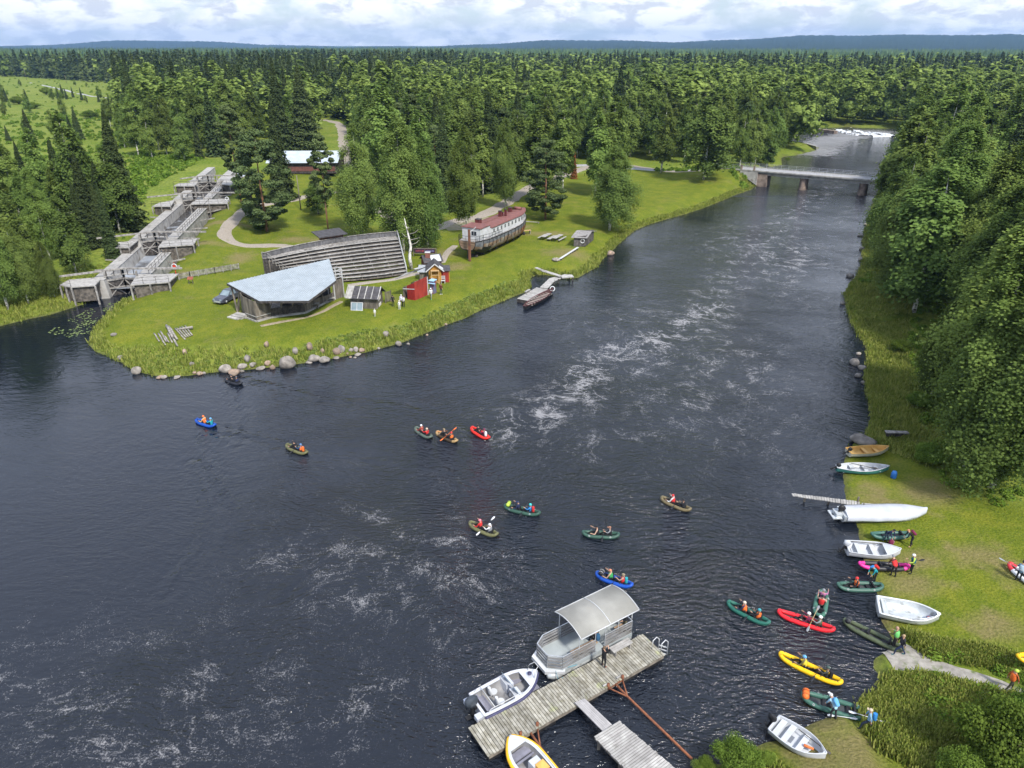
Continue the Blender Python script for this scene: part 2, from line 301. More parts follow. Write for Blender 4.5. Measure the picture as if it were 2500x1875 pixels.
def f_foam(X,Y,d):
    r=np.zeros(X.shape)
    for pts,wd,a in foam_lines: r=np.maximum(r,a*(.72 if min(p[1] for p in pts)>1040 else 1.12)*line_field(pts,wd*1.25)(X,Y))
    c=P(950,1300,0); r=np.maximum(r,.30*np.exp(-(((X-c[0])/16)**2+((Y-c[1])/14)**2)))
    c=P(300,1560,0); r=np.maximum(r,.36*np.exp(-(((X-c[0])/16)**2+((Y-c[1])/7)**2)))
    c=P(1480,760,0); r=np.maximum(r,.6*np.exp(-(((X-c[0])/20)**2+((Y-c[1])/34)**2))); c=P(1700,560,0); r=np.maximum(r,.8*np.exp(-(((X-c[0])/20)**2+((Y-c[1])/38)**2))); c=P(1600,800,0); r=np.maximum(r,.52*np.exp(-(((X-c[0])/18)**2+((Y-c[1])/18)**2))); c=P(1250,1000,0); r=np.maximum(r,.30*np.exp(-(((X-c[0])/22)**2+((Y-c[1])/9)**2)))
    c=P(1820,300,0); r=np.maximum(r,.78*np.exp(-(((X-c[0])/40)**2+((Y-c[1])/50)**2)))
    calm=softpoly(X,Y,PP([(-300,700),(250,650),(560,800),(480,860),(420,1050),(300,1300),(-500,1330)],0),9)
    return np.maximum(r,.20*(1-calm)*ss(0,6,-d))
def f_chop(X,Y,d):
    c=P(1400,1150,0); r=.35+.65*np.exp(-(((X-c[0])/30)**2+((Y-c[1])/22)**2)); c=P(1750,1300,0); r=np.maximum(r,np.exp(-(((X-c[0])/16)**2+((Y-c[1])/12)**2)))
    r=np.maximum(r,ss(150,230,Y)*ss(20,40,X)*2.6); r=np.maximum(r,ss(0,20,X)*.6)
    calm=softpoly(X,Y,PP([(-300,700),(250,650),(560,800),(480,860),(420,1050),(300,1300),(0,1450),(-500,1500)],0),9)
    return (r*(1-.75*calm))*(1-.82*np.exp(-np.maximum(-d,0)/13)*(Y>45)*(Y<190))+.05
wakes=[([(520,815),(600,835),(700,862),(850,874),(930,892),(1010,935)],1.),([(462,928),(560,942),(640,965)],1.),([(445,930),(438,980),(470,1040),(520,1110),(545,1190)],.8),([(655,985),(760,985),(900,1010),(1060,1030)],.7),([(930,955),(960,1010),(1000,1065)],.7),([(1000,945),(1060,950),(1130,960)],.8),
 ([(1380,1268),(1420,1290),(1470,1325)],.8),([(1168,1110),(1230,1120),(1300,1122)],.7),([(1078,1160),(1140,1185),(1190,1215)],.7),([(500,832),(520,900),(508,960)],.6),([(640,1290),(575,1400),(490,1490)],1.),([(600,1290),(650,1230),(720,1190)],1.),([(700,1240),(640,1330),(590,1430)],.8),([(1345,1160),(1400,1175)],.7),([(1500,1100),(1560,1120)],.6),([(420,1000),(450,1080),(430,1180),(350,1280)],.6)]
def f_wake(X,Y,d):
    r=np.zeros(X.shape)
    for p,s_ in wakes: q=pline(X,Y,PP(p,0)); r+=s_*np.cos(q*3.9)*np.exp(-(q/1.25)**2)
    return r
mw=bpy.data.materials.new('river_water'); mw.use_nodes=True
def water_material(m):
    nt=m.node_tree; b=nt.nodes['Principled BSDF']; N=nt.nodes.new; L=nt.links.new
    b.inputs['IOR'].default_value=1.46; b.inputs['Specular IOR Level'].default_value=.5
    def at(n): a=N('ShaderNodeAttribute'); a.attribute_name=n; return a.outputs['Fac']
    tc=N('ShaderNodeTexCoord')
    def ma(op,a,bb,cl=False):
        x=N('ShaderNodeMath'); x.operation=op; x.use_clamp=cl
        for i,q in enumerate((a,bb)):
            if isinstance(q,(int,float)): x.inputs[i].default_value=q
            else: L(q,x.inputs[i])
        return x.outputs[0]
    wn=N('ShaderNodeTexNoise'); wn.inputs['Scale'].default_value=.055; wn.inputs['Detail'].default_value=3; L(tc.outputs['Object'],wn.inputs['Vector'])
    vm=N('ShaderNodeVectorMath'); vm.operation='MULTIPLY_ADD'; vm.inputs[1].default_value=(11,11,0); L(wn.outputs['Color'],vm.inputs[0]); L(tc.outputs['Object'],vm.inputs[2]); wv=vm.outputs[0]
    def noise(s,d,vec,rot=0,st=(1,1,1),ro=.5,out=0):
        mp=N('ShaderNodeMapping'); mp.inputs['Scale'].default_value=st; mp.inputs['Rotation'].default_value=(0,0,rot); L(vec,mp.inputs[0])
        n=N('ShaderNodeTexNoise'); n.inputs['Scale'].default_value=s; n.inputs['Detail'].default_value=d; n.inputs['Roughness'].default_value=ro; L(mp.outputs[0],n.inputs['Vector']); return n.outputs[out]
    def mr(v,a,bb,c=0.,d=1.):
        r=N('ShaderNodeMapRange'); r.inputs['From Min'].default_value=a; r.inputs['From Max'].default_value=bb; r.inputs['To Min'].default_value=c; r.inputs['To Max'].default_value=d; L(v,r.inputs['Value']); return r.outputs[0]
    # foam: thin curling lines (ridges of warped noise) broken into specks
    rid=ma('ABSOLUTE',ma('SUBTRACT',noise(.22,4,wv,ro=.62),.5),0); ridge=mr(rid,0,.035,1,0)
    rid2=ma('ABSOLUTE',ma('SUBTRACT',noise(.6,4,wv,ro=.6),.5),0); ridge2=mr(rid2,0,.04,1,0)
    patch=mr(noise(.35,5,wv,ro=.6),.44,.62)
    speck=ma('ADD',ma('MULTIPLY',noise(8,5,tc.outputs['Object'],ro=.85),.78),ma('MULTIPLY',noise(1.5,4,wv,.5,(1,1.8,1),.65),.22))
    f=at('foam')
    lin=ma('MAXIMUM',ridge,ma('MULTIPLY',ridge2,.75)); dens=ma('MULTIPLY',f,ma('ADD',ma('MULTIPLY',lin,.55),ma('MULTIPLY',patch,.45)))
    dens=ma('ADD',dens,ma('MULTIPLY',ma('SUBTRACT',f,.80,True),2.4))
    thr=ma('ADD',ma('MULTIPLY',dens,.33),speck)
    foam=mr(thr,.60,.74)
    foam2=ma('MULTIPLY',foam,.42,True)
    mx=N('ShaderNodeMixRGB'); mx.inputs[1].default_value=(.006,.0085,.0145,1); mx.inputs[2].default_value=(.56,.55,.56,1); L(foam2,mx.inputs[0]); L(mx.outputs[0],b.inputs['Base Color'])
    L(mr(foam2,0,1,.07,.8),b.inputs['Roughness'])
    # waves
    chop=at('chop')
    a1=noise(1.25,3,wv,.5,(1,2.2,1),.5); a2=noise(3.2,3,tc.outputs['Object'],.25,(1,2.0,1),.55); a3=noise(.32,3,wv,.6,(1,1.9,1),.5); a4=noise(9,2,tc.outputs['Object'],.4,(1,1.6,1),.5)
    patchy=mr(noise(.07,4,wv),.35,.65,.45,1.15)
    hh=ma('ADD',ma('ADD',ma('MULTIPLY',a1,.40),ma('MULTIPLY',a2,.17)),ma('ADD',ma('MULTIPLY',a3,.32),ma('MULTIPLY',a4,.02)))
    hh=ma('MULTIPLY',hh,ma('MULTIPLY',chop,patchy))
    hh=ma('ADD',hh,ma('MULTIPLY',ma('MULTIPLY',at('wake'),.11),mr(noise(.8,3,tc.outputs['Object']),.38,.62)))
    # broad swirls, present even where it is calm
    hh=ma('ADD',hh,ma('MULTIPLY',noise(.5,3,wv,.3,(1,2.4,1)),.05))
    bp=N('ShaderNodeBump'); bp.inputs['Strength'].default_value=1.; bp.inputs['Distance'].default_value=1.0; L(hh,bp.inputs['Height']); L(bp.outputs[0],b.inputs['Normal'])
water_material(mw)
wx=np.concatenate([np.arange(-260,-80,4.),np.arange(-80,-50,1.),np.arange(-50,50,.45),np.arange(50,130,1.),np.arange(130,210,4.)]); wy=np.concatenate([np.arange(-60,14,6.),np.arange(14,100,.45),np.arange(100,330,1.),np.arange(330,560,4.)])
wm=gridmesh(wx,wy,lambda X,Y,d:np.zeros(X.shape),'water',[mw],{'foam':f_foam,'chop':f_chop,'wake':f_wake},keep=lambda X,Y,d:d<6)
tag(link('water',wm),kind='structure')
# ------------------------------------------------------------ trees
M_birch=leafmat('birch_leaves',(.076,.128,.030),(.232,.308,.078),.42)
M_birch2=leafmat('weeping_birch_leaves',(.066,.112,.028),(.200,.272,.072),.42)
M_spruce=leafmat('spruce_needles',(.024,.044,.019),(.095,.125,.046),.2)
M_pine=leafmat('pine_needles',(.042,.070,.028),(.145,.185,.072),.22)
M_bush=leafmat('bush_leaves',(.06,.11,.016),(.19,.27,.05),.4)
M_rust=leafmat('rusty_needles',(.13,.045,.018),(.30,.12,.05),.2)
M_bark=mat('birch_bark',(.62,.60,.56),(.10,.09,.08),3,.8,ramp=(.38,.5),stretch=(1,1,.8))
M_pbark=mat('pine_bark',(.30,.14,.07),(.12,.08,.06),1.2,.9,bump=.4)
M_sbark=mat('spruce_bark',(.12,.09,.07),(.06,.05,.04),3,.9)
M_grey=mat('dead_wood',(.42,.40,.37),(.2,.18,.16),3,.9,bump=.3)
def quads(C,U,Vv,v):
    """centres, half axes -> mesh arrays"""
    V=np.stack([C-U-Vv,C+U-Vv,C+U+Vv,C-U+Vv],1).reshape(-1,3); n=len(C)
    return V,np.arange(n*4).reshape(-1,4),np.repeat(v,4)
def orient(rs,n,out,bias_up=.5,rnd=.8,bias_out=.6):
    nr=out*bias_out+rs.normal(0,rnd,(n,3)); nr[:,2]+=bias_up; nr/=np.linalg.norm(nr,axis=1)[:,None]
    a=rs.normal(0,1,(n,3)); U=np.cross(nr,a); U/=np.linalg.norm(U,axis=1)[:,None]+1e-9; W=np.cross(nr,U); return U,W
def prof_birch(t): # t 0..1 from crown base to top
    return np.abs(np.sin(np.clip(t,0,1)**.80*math.pi))**.58*(1-.25*t)+.03
def birch_leaves(seed,H,Rc,base,n,size,weep=.8,nb=70,lump=1.,ub=.75):
    rs=np.random.RandomState(seed); C=[];V=[]
    hb=base*H
    zt=hb+(H-hb)*rs.uniform(0.02,1,nb)**.85; az=np.arange(nb)*2.399+rs.uniform(-.4,.4,nb)
    lop=1+.22*np.sin(az+rs.uniform(0,6)); t=(zt-hb)/(H-hb); ln=Rc*prof_birch(t)*lop*rs.uniform(.72,1.12,nb)
    w=ln**1.5+.25; cnt=np.maximum(3,(n*w/w.sum()).astype(int))
    for i in range(nb):
        m=cnt[i]; s=rs.beta(2.2,1.0,m); L_=ln[i]
        r=s*L_; rise=.35*L_*s-.62*L_*s**2.4
        cx=r*math.cos(az[i]);cy=r*math.sin(az[i]); sg=.10+.20*L_*lump
        hang=rs.exponential(.55*weep*(.35+.5*L_),m)*rs.uniform(0,1,m)
        P_=np.stack([cx+rs.normal(0,sg,m)*.75,cy+rs.normal(0,sg,m)*.75,zt[i]+rise+rs.normal(0,sg*.8,m)-hang],1)
        C.append(P_); V.append(np.clip(.25+.3*s+.25*rs.uniform(-1,1)+rs.normal(0,.09,m)+.2*t[i],0,1))  # leaves paler towards the crown top: light from above put into their colour
    C=np.concatenate(C);V=np.concatenate(V); C[:,2]=np.maximum(C[:,2],hb*.55)
    # trunk top wisp
    out=C.copy(); out[:,2]=(C[:,2]-(hb+H*.42))*.6; out/=np.linalg.norm(out,axis=1)[:,None]+1e-6
    U,W=orient(rs,len(C),out,ub,.45,.9); s=size*rs.uniform(.6,1.25,len(C))[:,None]
    return quads(C,U*s*.5,W*s*.62,V)
def spruce_leaves(seed,H,Rc,base,n,size,droop=.45):
    rs=np.random.RandomState(seed); t=rs.uniform(0,1,n)**1.35 # more low
    lev=np.round(t*H/.55)*.55/H; lev=np.clip(lev+rs.normal(0,.004,n),0,1)
    nb=7; bi=rs.randint(0,nb,n); az=bi*6.283/nb+lev*H*2.1+np.sin(lev*91)*1.5
    Lm=Rc*(1-lev)**.82*(1+.22*np.sin(az*2.3+lev*37))*(.92+.16*np.sin(lev*53+bi))+.12
    s=rs.beta(1.7,1.0,n); r=s*Lm; sp=.12+.20*s*Lm*.8
    az2=az+rs.normal(0,1,n)*sp/np.maximum(r,.35)*.55
    z=base*H+(1-base)*H*lev+.15*Lm*s-droop*Lm*s**1.6-rs.exponential(.18,n)
    C=np.stack([r*np.cos(az2),r*np.sin(az2),np.maximum(z,.3)],1)
    out=np.stack([np.cos(az2),np.sin(az2),.25+0*z],1); U,W=orient(rs,n,out,.7,.4,.5)
    k=size*rs.uniform(.6,1.3,n)[:,None]*(.55+.5*(1-lev))[:,None]
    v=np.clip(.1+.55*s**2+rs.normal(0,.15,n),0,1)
    return quads(C,U*k*.45,W*k*.7,v)
def pine_leaves(seed,H,Rc,base,n,size,nc=85):
    rs=np.random.RandomState(seed); hb=base*H; t=rs.uniform(0,1,nc); az=np.arange(nc)*2.399
    rad=Rc*(np.sin(np.clip(t,0,1)**.8*math.pi)**.7*.9+.12)*rs.uniform(.45,1.05,nc); cz=hb+(H-hb)*t
    cr=.25*Rc*rs.uniform(.6,1.2,nc); i=rs.randint(0,nc,n); g=rs.normal(0,1,(n,3)); g/=np.linalg.norm(g,axis=1)[:,None]; rr=rs.uniform(.2,1,n)**.5
    C=np.stack([rad[i]*np.cos(az[i])+g[:,0]*cr[i]*rr*1.15,rad[i]*np.sin(az[i])+g[:,1]*cr[i]*rr*1.15,cz[i]+g[:,2]*cr[i]*rr*.5],1)
    U,W=orient(rs,n,g,.6,.5,.6); k=size*rs.uniform(.6,1.2,n)[:,None]
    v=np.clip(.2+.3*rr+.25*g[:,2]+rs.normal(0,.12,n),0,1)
    return quads(C,U*k*.5,W*k*.6,v),(rad,az,cz)
def bush_leaves(seed,H,Rc,n,size,nc=22):
    rs=np.random.RandomState(seed); a=rs.uniform(0,6.28,nc); r=Rc*rs.uniform(0,.75,nc); cz=H*rs.uniform(.25,.75,nc)*(1-.4*(r/Rc)**2); cr=Rc*rs.uniform(.22,.42,nc)
    i=rs.randint(0,nc,n); g=rs.normal(0,1,(n,3)); g/=np.linalg.norm(g,axis=1)[:,None]; rr=rs.uniform(.1,1,n)**.4
    C=np.stack([r[i]*np.cos(a[i])+g[:,0]*cr[i]*rr,r[i]*np.sin(a[i])+g[:,1]*cr[i]*rr,np.maximum(cz[i]+g[:,2]*cr[i]*rr*H/Rc*.55,.05)],1)
    U,W=orient(rs,n,g,.6,.6,.6); k=size*rs.uniform(.6,1.3,n)[:,None]
    return quads(C,U*k*.5,W*k*.6,np.clip(.3+.25*rr+.2*g[:,2]+rs.normal(0,.15,n)+.2*rs.uniform(-1,1,nc)[i],0,1))
def trunk_mb(seed,H,r0,kind,base):
    rs=random.Random(seed); b=MB(); top=H*.93; pts=[];rr=[]; ox=oy=0
    for i in range(9):
        t=i/8; ox+=rs.uniform(-.12,.12)*t; oy+=rs.uniform(-.12,.12)*t; pts.append((ox,oy,t*top-.3*(i==0))); rr.append(r0*(1-t)**.8+.025)
    b.tube(pts,rr,7)
    for k in range(16 if kind=='birch' else 12):
        t=rs.uniform(base*.9,.9); a=k*2.4; l=(.5+2.4*(1-t))*(1. if kind=='birch' else .8); q=pts[min(8,int(t*8))]; z=t*top
        x,y=math.cos(a),math.sin(a); up=.7 if kind=='birch' else .15
        b.tube([(q[0],q[1],z),(q[0]+x*l*.5,q[1]+y*l*.5,z+l*up*.6),(q[0]+x*l,q[1]+y*l,z+l*up*.75)],[r0*.28*(1-t)+.015,.02,.008],4)
    return b
PROTO={}
def proto(key,kind,seed,H,Rc,base,n,size,trunk_r,lm,tm,**k):
    f={'birch':birch_leaves,'spruce':spruce_leaves}.get(kind)
    if kind=='pine': (V,Fq,v),_=pine_leaves(seed,H,Rc,base,n,size)
    else: V,Fq,v=f(seed,H,Rc,base,n,size,**k)
    me=npmesh(key+'_crown',V,Fq,[lm],{'v':v},True)
    b=trunk_mb(seed,H,trunk_r,kind,base); o=b.build('tmp',tm); tme=o.data; bpy.data.objects.remove(o)
    PROTO.setdefault(key,[]).append((me,tme,H,Rc))
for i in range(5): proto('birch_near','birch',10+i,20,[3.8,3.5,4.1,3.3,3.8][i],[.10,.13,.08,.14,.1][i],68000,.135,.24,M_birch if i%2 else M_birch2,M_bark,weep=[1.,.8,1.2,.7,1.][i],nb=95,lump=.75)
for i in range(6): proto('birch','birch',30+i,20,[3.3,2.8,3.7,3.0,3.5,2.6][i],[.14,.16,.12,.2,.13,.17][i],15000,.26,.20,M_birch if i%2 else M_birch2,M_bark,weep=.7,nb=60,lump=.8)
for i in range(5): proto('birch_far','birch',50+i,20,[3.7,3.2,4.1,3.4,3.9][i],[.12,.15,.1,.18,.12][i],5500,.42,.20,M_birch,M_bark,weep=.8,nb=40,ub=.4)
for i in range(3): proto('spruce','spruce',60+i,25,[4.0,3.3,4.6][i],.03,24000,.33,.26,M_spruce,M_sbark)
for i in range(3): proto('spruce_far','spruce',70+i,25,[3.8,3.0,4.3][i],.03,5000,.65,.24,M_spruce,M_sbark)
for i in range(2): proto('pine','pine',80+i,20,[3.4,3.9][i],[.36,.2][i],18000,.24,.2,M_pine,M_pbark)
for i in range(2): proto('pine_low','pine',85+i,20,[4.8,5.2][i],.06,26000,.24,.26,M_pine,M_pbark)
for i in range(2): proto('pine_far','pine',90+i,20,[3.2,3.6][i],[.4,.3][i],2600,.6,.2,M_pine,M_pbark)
BUSH=[]
for i in range(4):
    V,Fq,v=bush_leaves(100+i,2.,1.5,26000,.045,40); BUSH.append(npmesh('bush_leaves',V,Fq,[M_bush],{'v':v},True))
TN={'birch':'birch_tree','birch_near':'birch_tree','birch_far':'birch_tree','spruce':'spruce_tree','spruce_far':'spruce_tree','pine':'pine_tree','pine_low':'pine_tree','pine_far':'pine_tree'}
rt=random.Random(77)
def tree(key,loc,h,wf=1.,label=None,group=None,var=None,name=None,crown=None):
    me,tme,H,Rc=PROTO[key][(rt.randrange(len(PROTO[key])) if var is None else var)%len(PROTO[key])]
    k=h/H; cat=TN[key].split('_')[0]+' tree'
    e=empty(name or TN[key],loc,rt.uniform(0,6.28),label,cat,group); e.scale=(k*wf,k*wf,k)
    c=link('crown',me,e); t=link('trunk',tme,e)
    if crown: 
        c.data=me.copy(); c.data.materials[0]=crown
    return e
def topz(loc,x,ytop):
    """height of a vertical thing at loc whose top shows at row ytop of the 2212 px wide view"""
    v=(ytop-CY)/F_; dy=loc.y; tanv=(SP+v*CP)/(CP-v*SP); return CAMH-dy*tanv-loc.z
def tree_px(key,x,y,yt,wf=1.,label=None,group=None,var=None,**k):
    g=G(x,y); return tree(key,g,max(2.,topz(g,x,yt)),wf,label,group,var,**k)
# trees one can point to: (kind, base x, base y, top y, width, label)
EX=[
('birch_near',1317,497,308,1.05,'broad weeping birch standing alone on the riverside lawn past the ship',0),
('birch',1428,374,225,1.0,'small rounded birch just past the lone weeping birch, beside the road',1),
('birch',1520,388,198,1.25,'large birch on the bank where the road meets the bridge',2),
('birch',1597,366,232,.8,'narrow birch left of the first bridge rail post',1),
('birch',1656,362,282,1.35,'short leaning birch with white stem behind the left end of the bridge',4),
('birch',1320,420,205,.9,'tall birch directly behind the lone weeping birch',3),
('birch',1285,425,233,.85,'birch immediately left of the tall one behind the lone weeping birch',5),
('birch',1215,414,224,.9,'narrow birch beside the rust-coloured conifer',3),
('birch',1160,440,238,1.1,'birch standing behind the pine at the bow of the ship',0),
('birch_near',1092,448,252,.8,'birch with dark trunk behind the ship roof',1),
('birch_near',1008,503,268,.85,'birch growing just behind the stern of the old ship',3),
('birch_near',925,540,290,.95,'weeping birch right of the bare white snag behind the grandstand',2),
('birch_near',872,548,243,.95,'tallest birch directly behind the grandstand, pale green top',0),
('birch_near',783,508,268,1.0,'bright green birch behind the middle of the grandstand',4),
('pine_low',1178,474,305,1.0,'dark bushy pine on the lawn next to the ship bow',1),
('pine',709,498,292,.75,'tall slim pine with bare orange trunk behind the grandstand hut',0),
('pine_low',577,500,286,1.0,'big dark pine inside the bend of the gravel path',1),
('pine_low',550,470,330,.8,'lower pine pressed against the big one in the path bend',0),
('spruce',612,430,207,.85,'dark spruce rising behind the pines at the path bend',0),
('pine',522,440,228,.8,'sparse pine next to the lock gatehouse',0),
('spruce',612,330,123,1.0,'very tall spruce behind the metal roofed warehouse, the left of two',1),
('spruce',662,325,137,1.15,'very tall broad spruce behind the metal roofed warehouse, the right of two',2),
('spruce',280,492,238,1.0,'tall dark spruce beside the middle of the lock',0),
('birch',688,462,385,1.5,'small dense dark green tree on the grass near the utility pole',2),
('spruce',205,520,330,1.0,'mid-height spruce left of the lock, in the meadow edge',2),
('birch',190,505,240,.8,'birch mixed with the spruces left of the lock',0),
('birch_near',110,565,362,.85,'young bright birch at the meadow edge on the left',3),
('birch',108,470,275,.8,'thin birch with bare white stem on the left meadow',3),
('spruce',248,560,395,.75,'small spruce near the second lock gate',1),
('birch',165,590,420,.9,'birch on the slope left of the lower lock chamber',4),
('birch',400,348,262,1.15,'round birch at the edge of the wood above the lock',2),
('birch',330,344,240,.9,'birch at the left corner of the wood above the lock',1),
('birch',362,338,215,.9,'tall birch in the wood edge above the lock with a pale trunk',0),
('birch',300,338,222,1.,'birch on the field side of the wood above the lock',3),
('spruce_far',432,343,255,.9,'small dark spruce in the wood edge above the lock',1),
('spruce_far',467,338,190,1.,'spruce near the upper end of the lock',0),
('birch_near',18,668,455,.9,'birch at the left edge of the picture above the pond bank',1),
('birch_near',62,655,478,.8,'birch left of the lower lock gate, second from the picture edge',4),
('birch_near',118,640,520,.9,'short birch next to the left wing of the lower lock gate',2),
('birch',-30,600,330,1.,'birch cut by the left edge of the picture beside the meadow',2),
('birch',15,520,330,.9,'birch standing by the meadow at the far left',1),
('spruce',150,470,300,.8,'spruce behind the young meadow birches',0),
('birch_near',1930,632,385,1.15,'big weeping birch hanging over the right bank below the bridge',0),
('birch_near',1925,570,330,1.15,'leafy birch at the waterline just upstream of the one hanging over the right bank',4),
('birch_near',1928,505,285,1.1,'birch at the waterline halfway between the bridge and the hanging birch',3),
('birch_near',2010,640,262,1.2,'largest birch behind the one hanging over the right bank',2),
('birch_near',2035,520,232,1.1,'birch on the right bank near the hidden end of the bridge',4),
('birch_near',1998,440,240,1.0,'birch at the right end of the bridge',1),
('birch_near',2075,1010,520,1.05,'big olive green birch above the beached yellow rowboat',3),
('birch_near',2120,900,470,1.1,'tall birch in the middle of the right bank wood',0),
('birch_near',2160,985,640,.95,'leaning birch with a long white trunk at the right edge',1),
('birch_near',2230,960,400,1.1,'birch cut by the right edge above the boat lawn',4),
('birch_near',2010,860,640,.9,'lower birch on the river side of the right bank wood',2),
('birch_near',2200,800,330,1.1,'pale birch by the right edge halfway up the wood',3),
('birch_near',2100,700,300,1.0,'birch in the second row of the right bank wood',1),
('spruce',2150,480,205,1.0,'dark spruce poking out of the birches on the right bank',0),
('spruce',2080,500,265,.9,'smaller dark spruce among the right bank birches',1),
]
def standalone():
    for key,x,y,yt,wf,lb,var in EX: tree_px(key,x,y,yt,wf*((1.05 if x<1200 else (1.35 if x<1400 else 1.12)) if key=='birch_near' else (1.25 if 'birch' in key else 1.05)),lb,None,var)
standalone()
# leaning snag and rust-coloured conifer
g=G(889,582); e=empty('dead_tree',g,0,'bare white dead birch trunk with a few broken branches beside the grandstand','dead tree')
b=MB(); b.tube([(0,0,0),(-.2,0,2.),(.1,.1,4),(-.3,.2,6.4),(-.7,.3,8.6)],[.33,.28,.22,.13,.04],7); b.build('trunk',M_bark,e)
b=MB(); 
for z,a,l in ((4.2,.3,1.6),(5.,-.4,2.0),(5.4,2.8,1.4),(6,.2,1.5),(7,2.9,1.)): b.tube([(0,.1,z),(math.cos(a)*l*.6,.3,z+.2),(math.cos(a)*l,math.sin(a)*l,z+.7)],[.07,.04,.02],5)
b.build('branch',M_grey,e)
e=tree_px('spruce_far',1240,386,328,1.1,'rust-brown dead conifer beside the road behind the lawn',None,1,crown=M_rust,name='dead_spruce')
# ---- scattered woods
clear=[PP(p,2.) for p in (
 [(-500,150),(-60,166),(60,172),(255,186),(262,250),(300,300),(296,345),(300,480),(330,560),(150,610),(100,700),(-500,760)],
 [(100,700),(150,610),(250,560),(330,440),(420,350),(500,330),(720,322),(745,330),(790,420),(960,452),(1100,432),(1230,372),(1350,342),(1470,350),(1590,352),(1660,380),(1640,420),(1500,520),(1000,900),(100,900)],
 [(120,700),(200,600),(330,560),(300,480),(296,430),(300,345),(420,345),(500,340),(470,400),(400,500),(330,640)],
 [(0,620),(0,440),(20,330),(40,262),(130,258),(262,250),(300,300),(296,345),(250,430),(180,440),(100,480),(60,600)],
 [(-60,166),(55,174),(255,188),(262,225),(160,208),(-60,240)],
 [(1810,700),(1850,600),(1960,660),(1960,900),(1990,1020),(2060,1060),(2330,1130),(2400,2000),(1400,2000)],
 [(640,330),(760,330),(740,268),(690,268),(690,300)])]
roads_px={'a':[(480,494),(492,520),(520,541),(560,549),(610,552)]}
def ok_tree(x,y,m=2.5):
    return not any(inpoly(np.array([x]),np.array([y]),c)[0] for c in clear)
placed=[tuple(o.location[:2]) for o in COL.objects if o.name.split('.')[0] in('birch_tree','pine_tree','spruce_tree')]
rsf=np.random.RandomState(9); RGN=np.random.RandomState(21)
def scatter(poly,n): 
    p=np.array(poly); x=RGN.uniform(p[:,0].min(),p[:,0].max(),n*3); y=RGN.uniform(p[:,1].min(),p[:,1].max(),n*3); k=inpoly(x,y,poly); return np.stack([x[k],y[k]],1)[:n]
def candidates(r0,r1,sp):
    xs=[]; n=int(.66*(r1*r1-r0*r0)/(sp*sp)); r=np.sqrt(rsf.uniform(r0*r0,r1*r1,n)); a=rsf.uniform(-.70,.70,n); return np.stack([r*np.sin(a),r*np.cos(a)],1)
def filt(C,margin):
    d=sdist(C[:,0],C[:,1]); k=d>margin+6.*(C[:,0]>25)*(C[:,1]<104)+1.5*(C[:,0]>25)*(C[:,1]>=104)
    for c in clear: k&=~inpoly(C[:,0],C[:,1],c)
    k&=pline(C[:,0],C[:,1],road_main)>6; k&=pline(C[:,0],C[:,1],road_left)>5
    return C[k],d[k]
def thin(C,sp):
    cell={}; keep=[]
    for i,(x,y) in enumerate(C):
        s=sp*(1+max(0,math.hypot(x,y)-250)/2200)*(1.3 if x>25 and math.hypot(x,y)<200 else 1); kx,ky=int(x//sp),int(y//sp); okk=True; q=int(s//sp)+1
        for a in range(-q,q+1):
            for b_ in range(-q,q+1):
                for j in cell.get((kx+a,ky+b_),()):
                    if (C[j][0]-x)**2+(C[j][1]-y)**2<s*s: okk=False;break
                if not okk:break
            if not okk:break
        if okk: cell.setdefault((kx,ky),[]).append(i); keep.append(i)
    return keep
road_main=[(P(700,268,2)),P(735,282,2),P(745,330,2),P(760,400,2.),P(850,465,2.),P(930,488,2.),P(985,476,1.7),P(1040,464,1.7),P(1100,432,1.7),P(1160,398,1.8),P(1240,368,2),P(1290,352,2.3),P(1360,349,2.8),P(1470,356,4),tuple(BR0[:2])]
road_left=PP([(60,178),(110,188),(180,205),(255,216)],3)
for poly,n,hs,ky in (([(0,490),(120,440),(225,440),(285,500),(240,560),(130,640),(0,690),(-250,720),(-250,480)],30,(9,16),('birch','birch','spruce')),([(-60,205),(160,215),(262,228),(262,256),(130,262),(-60,262)],46,(4,9),('birch_far','spruce_far','birch_far')),([(30,290),(130,280),(250,300),(280,400),(200,440),(60,420),(-60,440)],9,(5,12),('birch','spruce')),([(262,250),(300,300),(296,345),(265,340),(240,280)],10,(9,15),('birch','birch')),([(-60,172),(240,190),(240,200),(-60,200)],7,(3,6),('birch_far',))):
    p_=scatter(PP(poly,2.5),n*3); q_=[]
    for x,y in p_:
        if len(q_)<n and all((x-u)**2+(y-v)**2>9 for u,v in q_+placed) and sdist([x],[y])[0]>2.5: q_.append((x,y))
    for x,y in q_:
        k_=rt.choice(ky); tree(k_,(x,y,hz(x,y)-.1),rt.uniform(*hs),rt.uniform(.95,1.3),{'b':'young birch among the scattered trees left of the lock and field','s':'young spruce among the scattered trees left of the lock and field'}[k_[0]],'scattered trees on the left meadow')
C=candidates(45,1150,2.6); C,D=filt(C,2.0)
C0=np.array(placed); 
kk=[i for i in range(len(C)) if np.min((C0[:,0]-C[i][0])**2+(C0[:,1]-C[i][1])**2)>9]; C=C[kk]
idx=thin(C,6.6); C=C[idx]
dist=np.hypot(C[:,0],C[:,1]); order=np.argsort(dist); C=C[order]; dist=dist[order]
Zs=hgt(C[:,0],C[:,1])
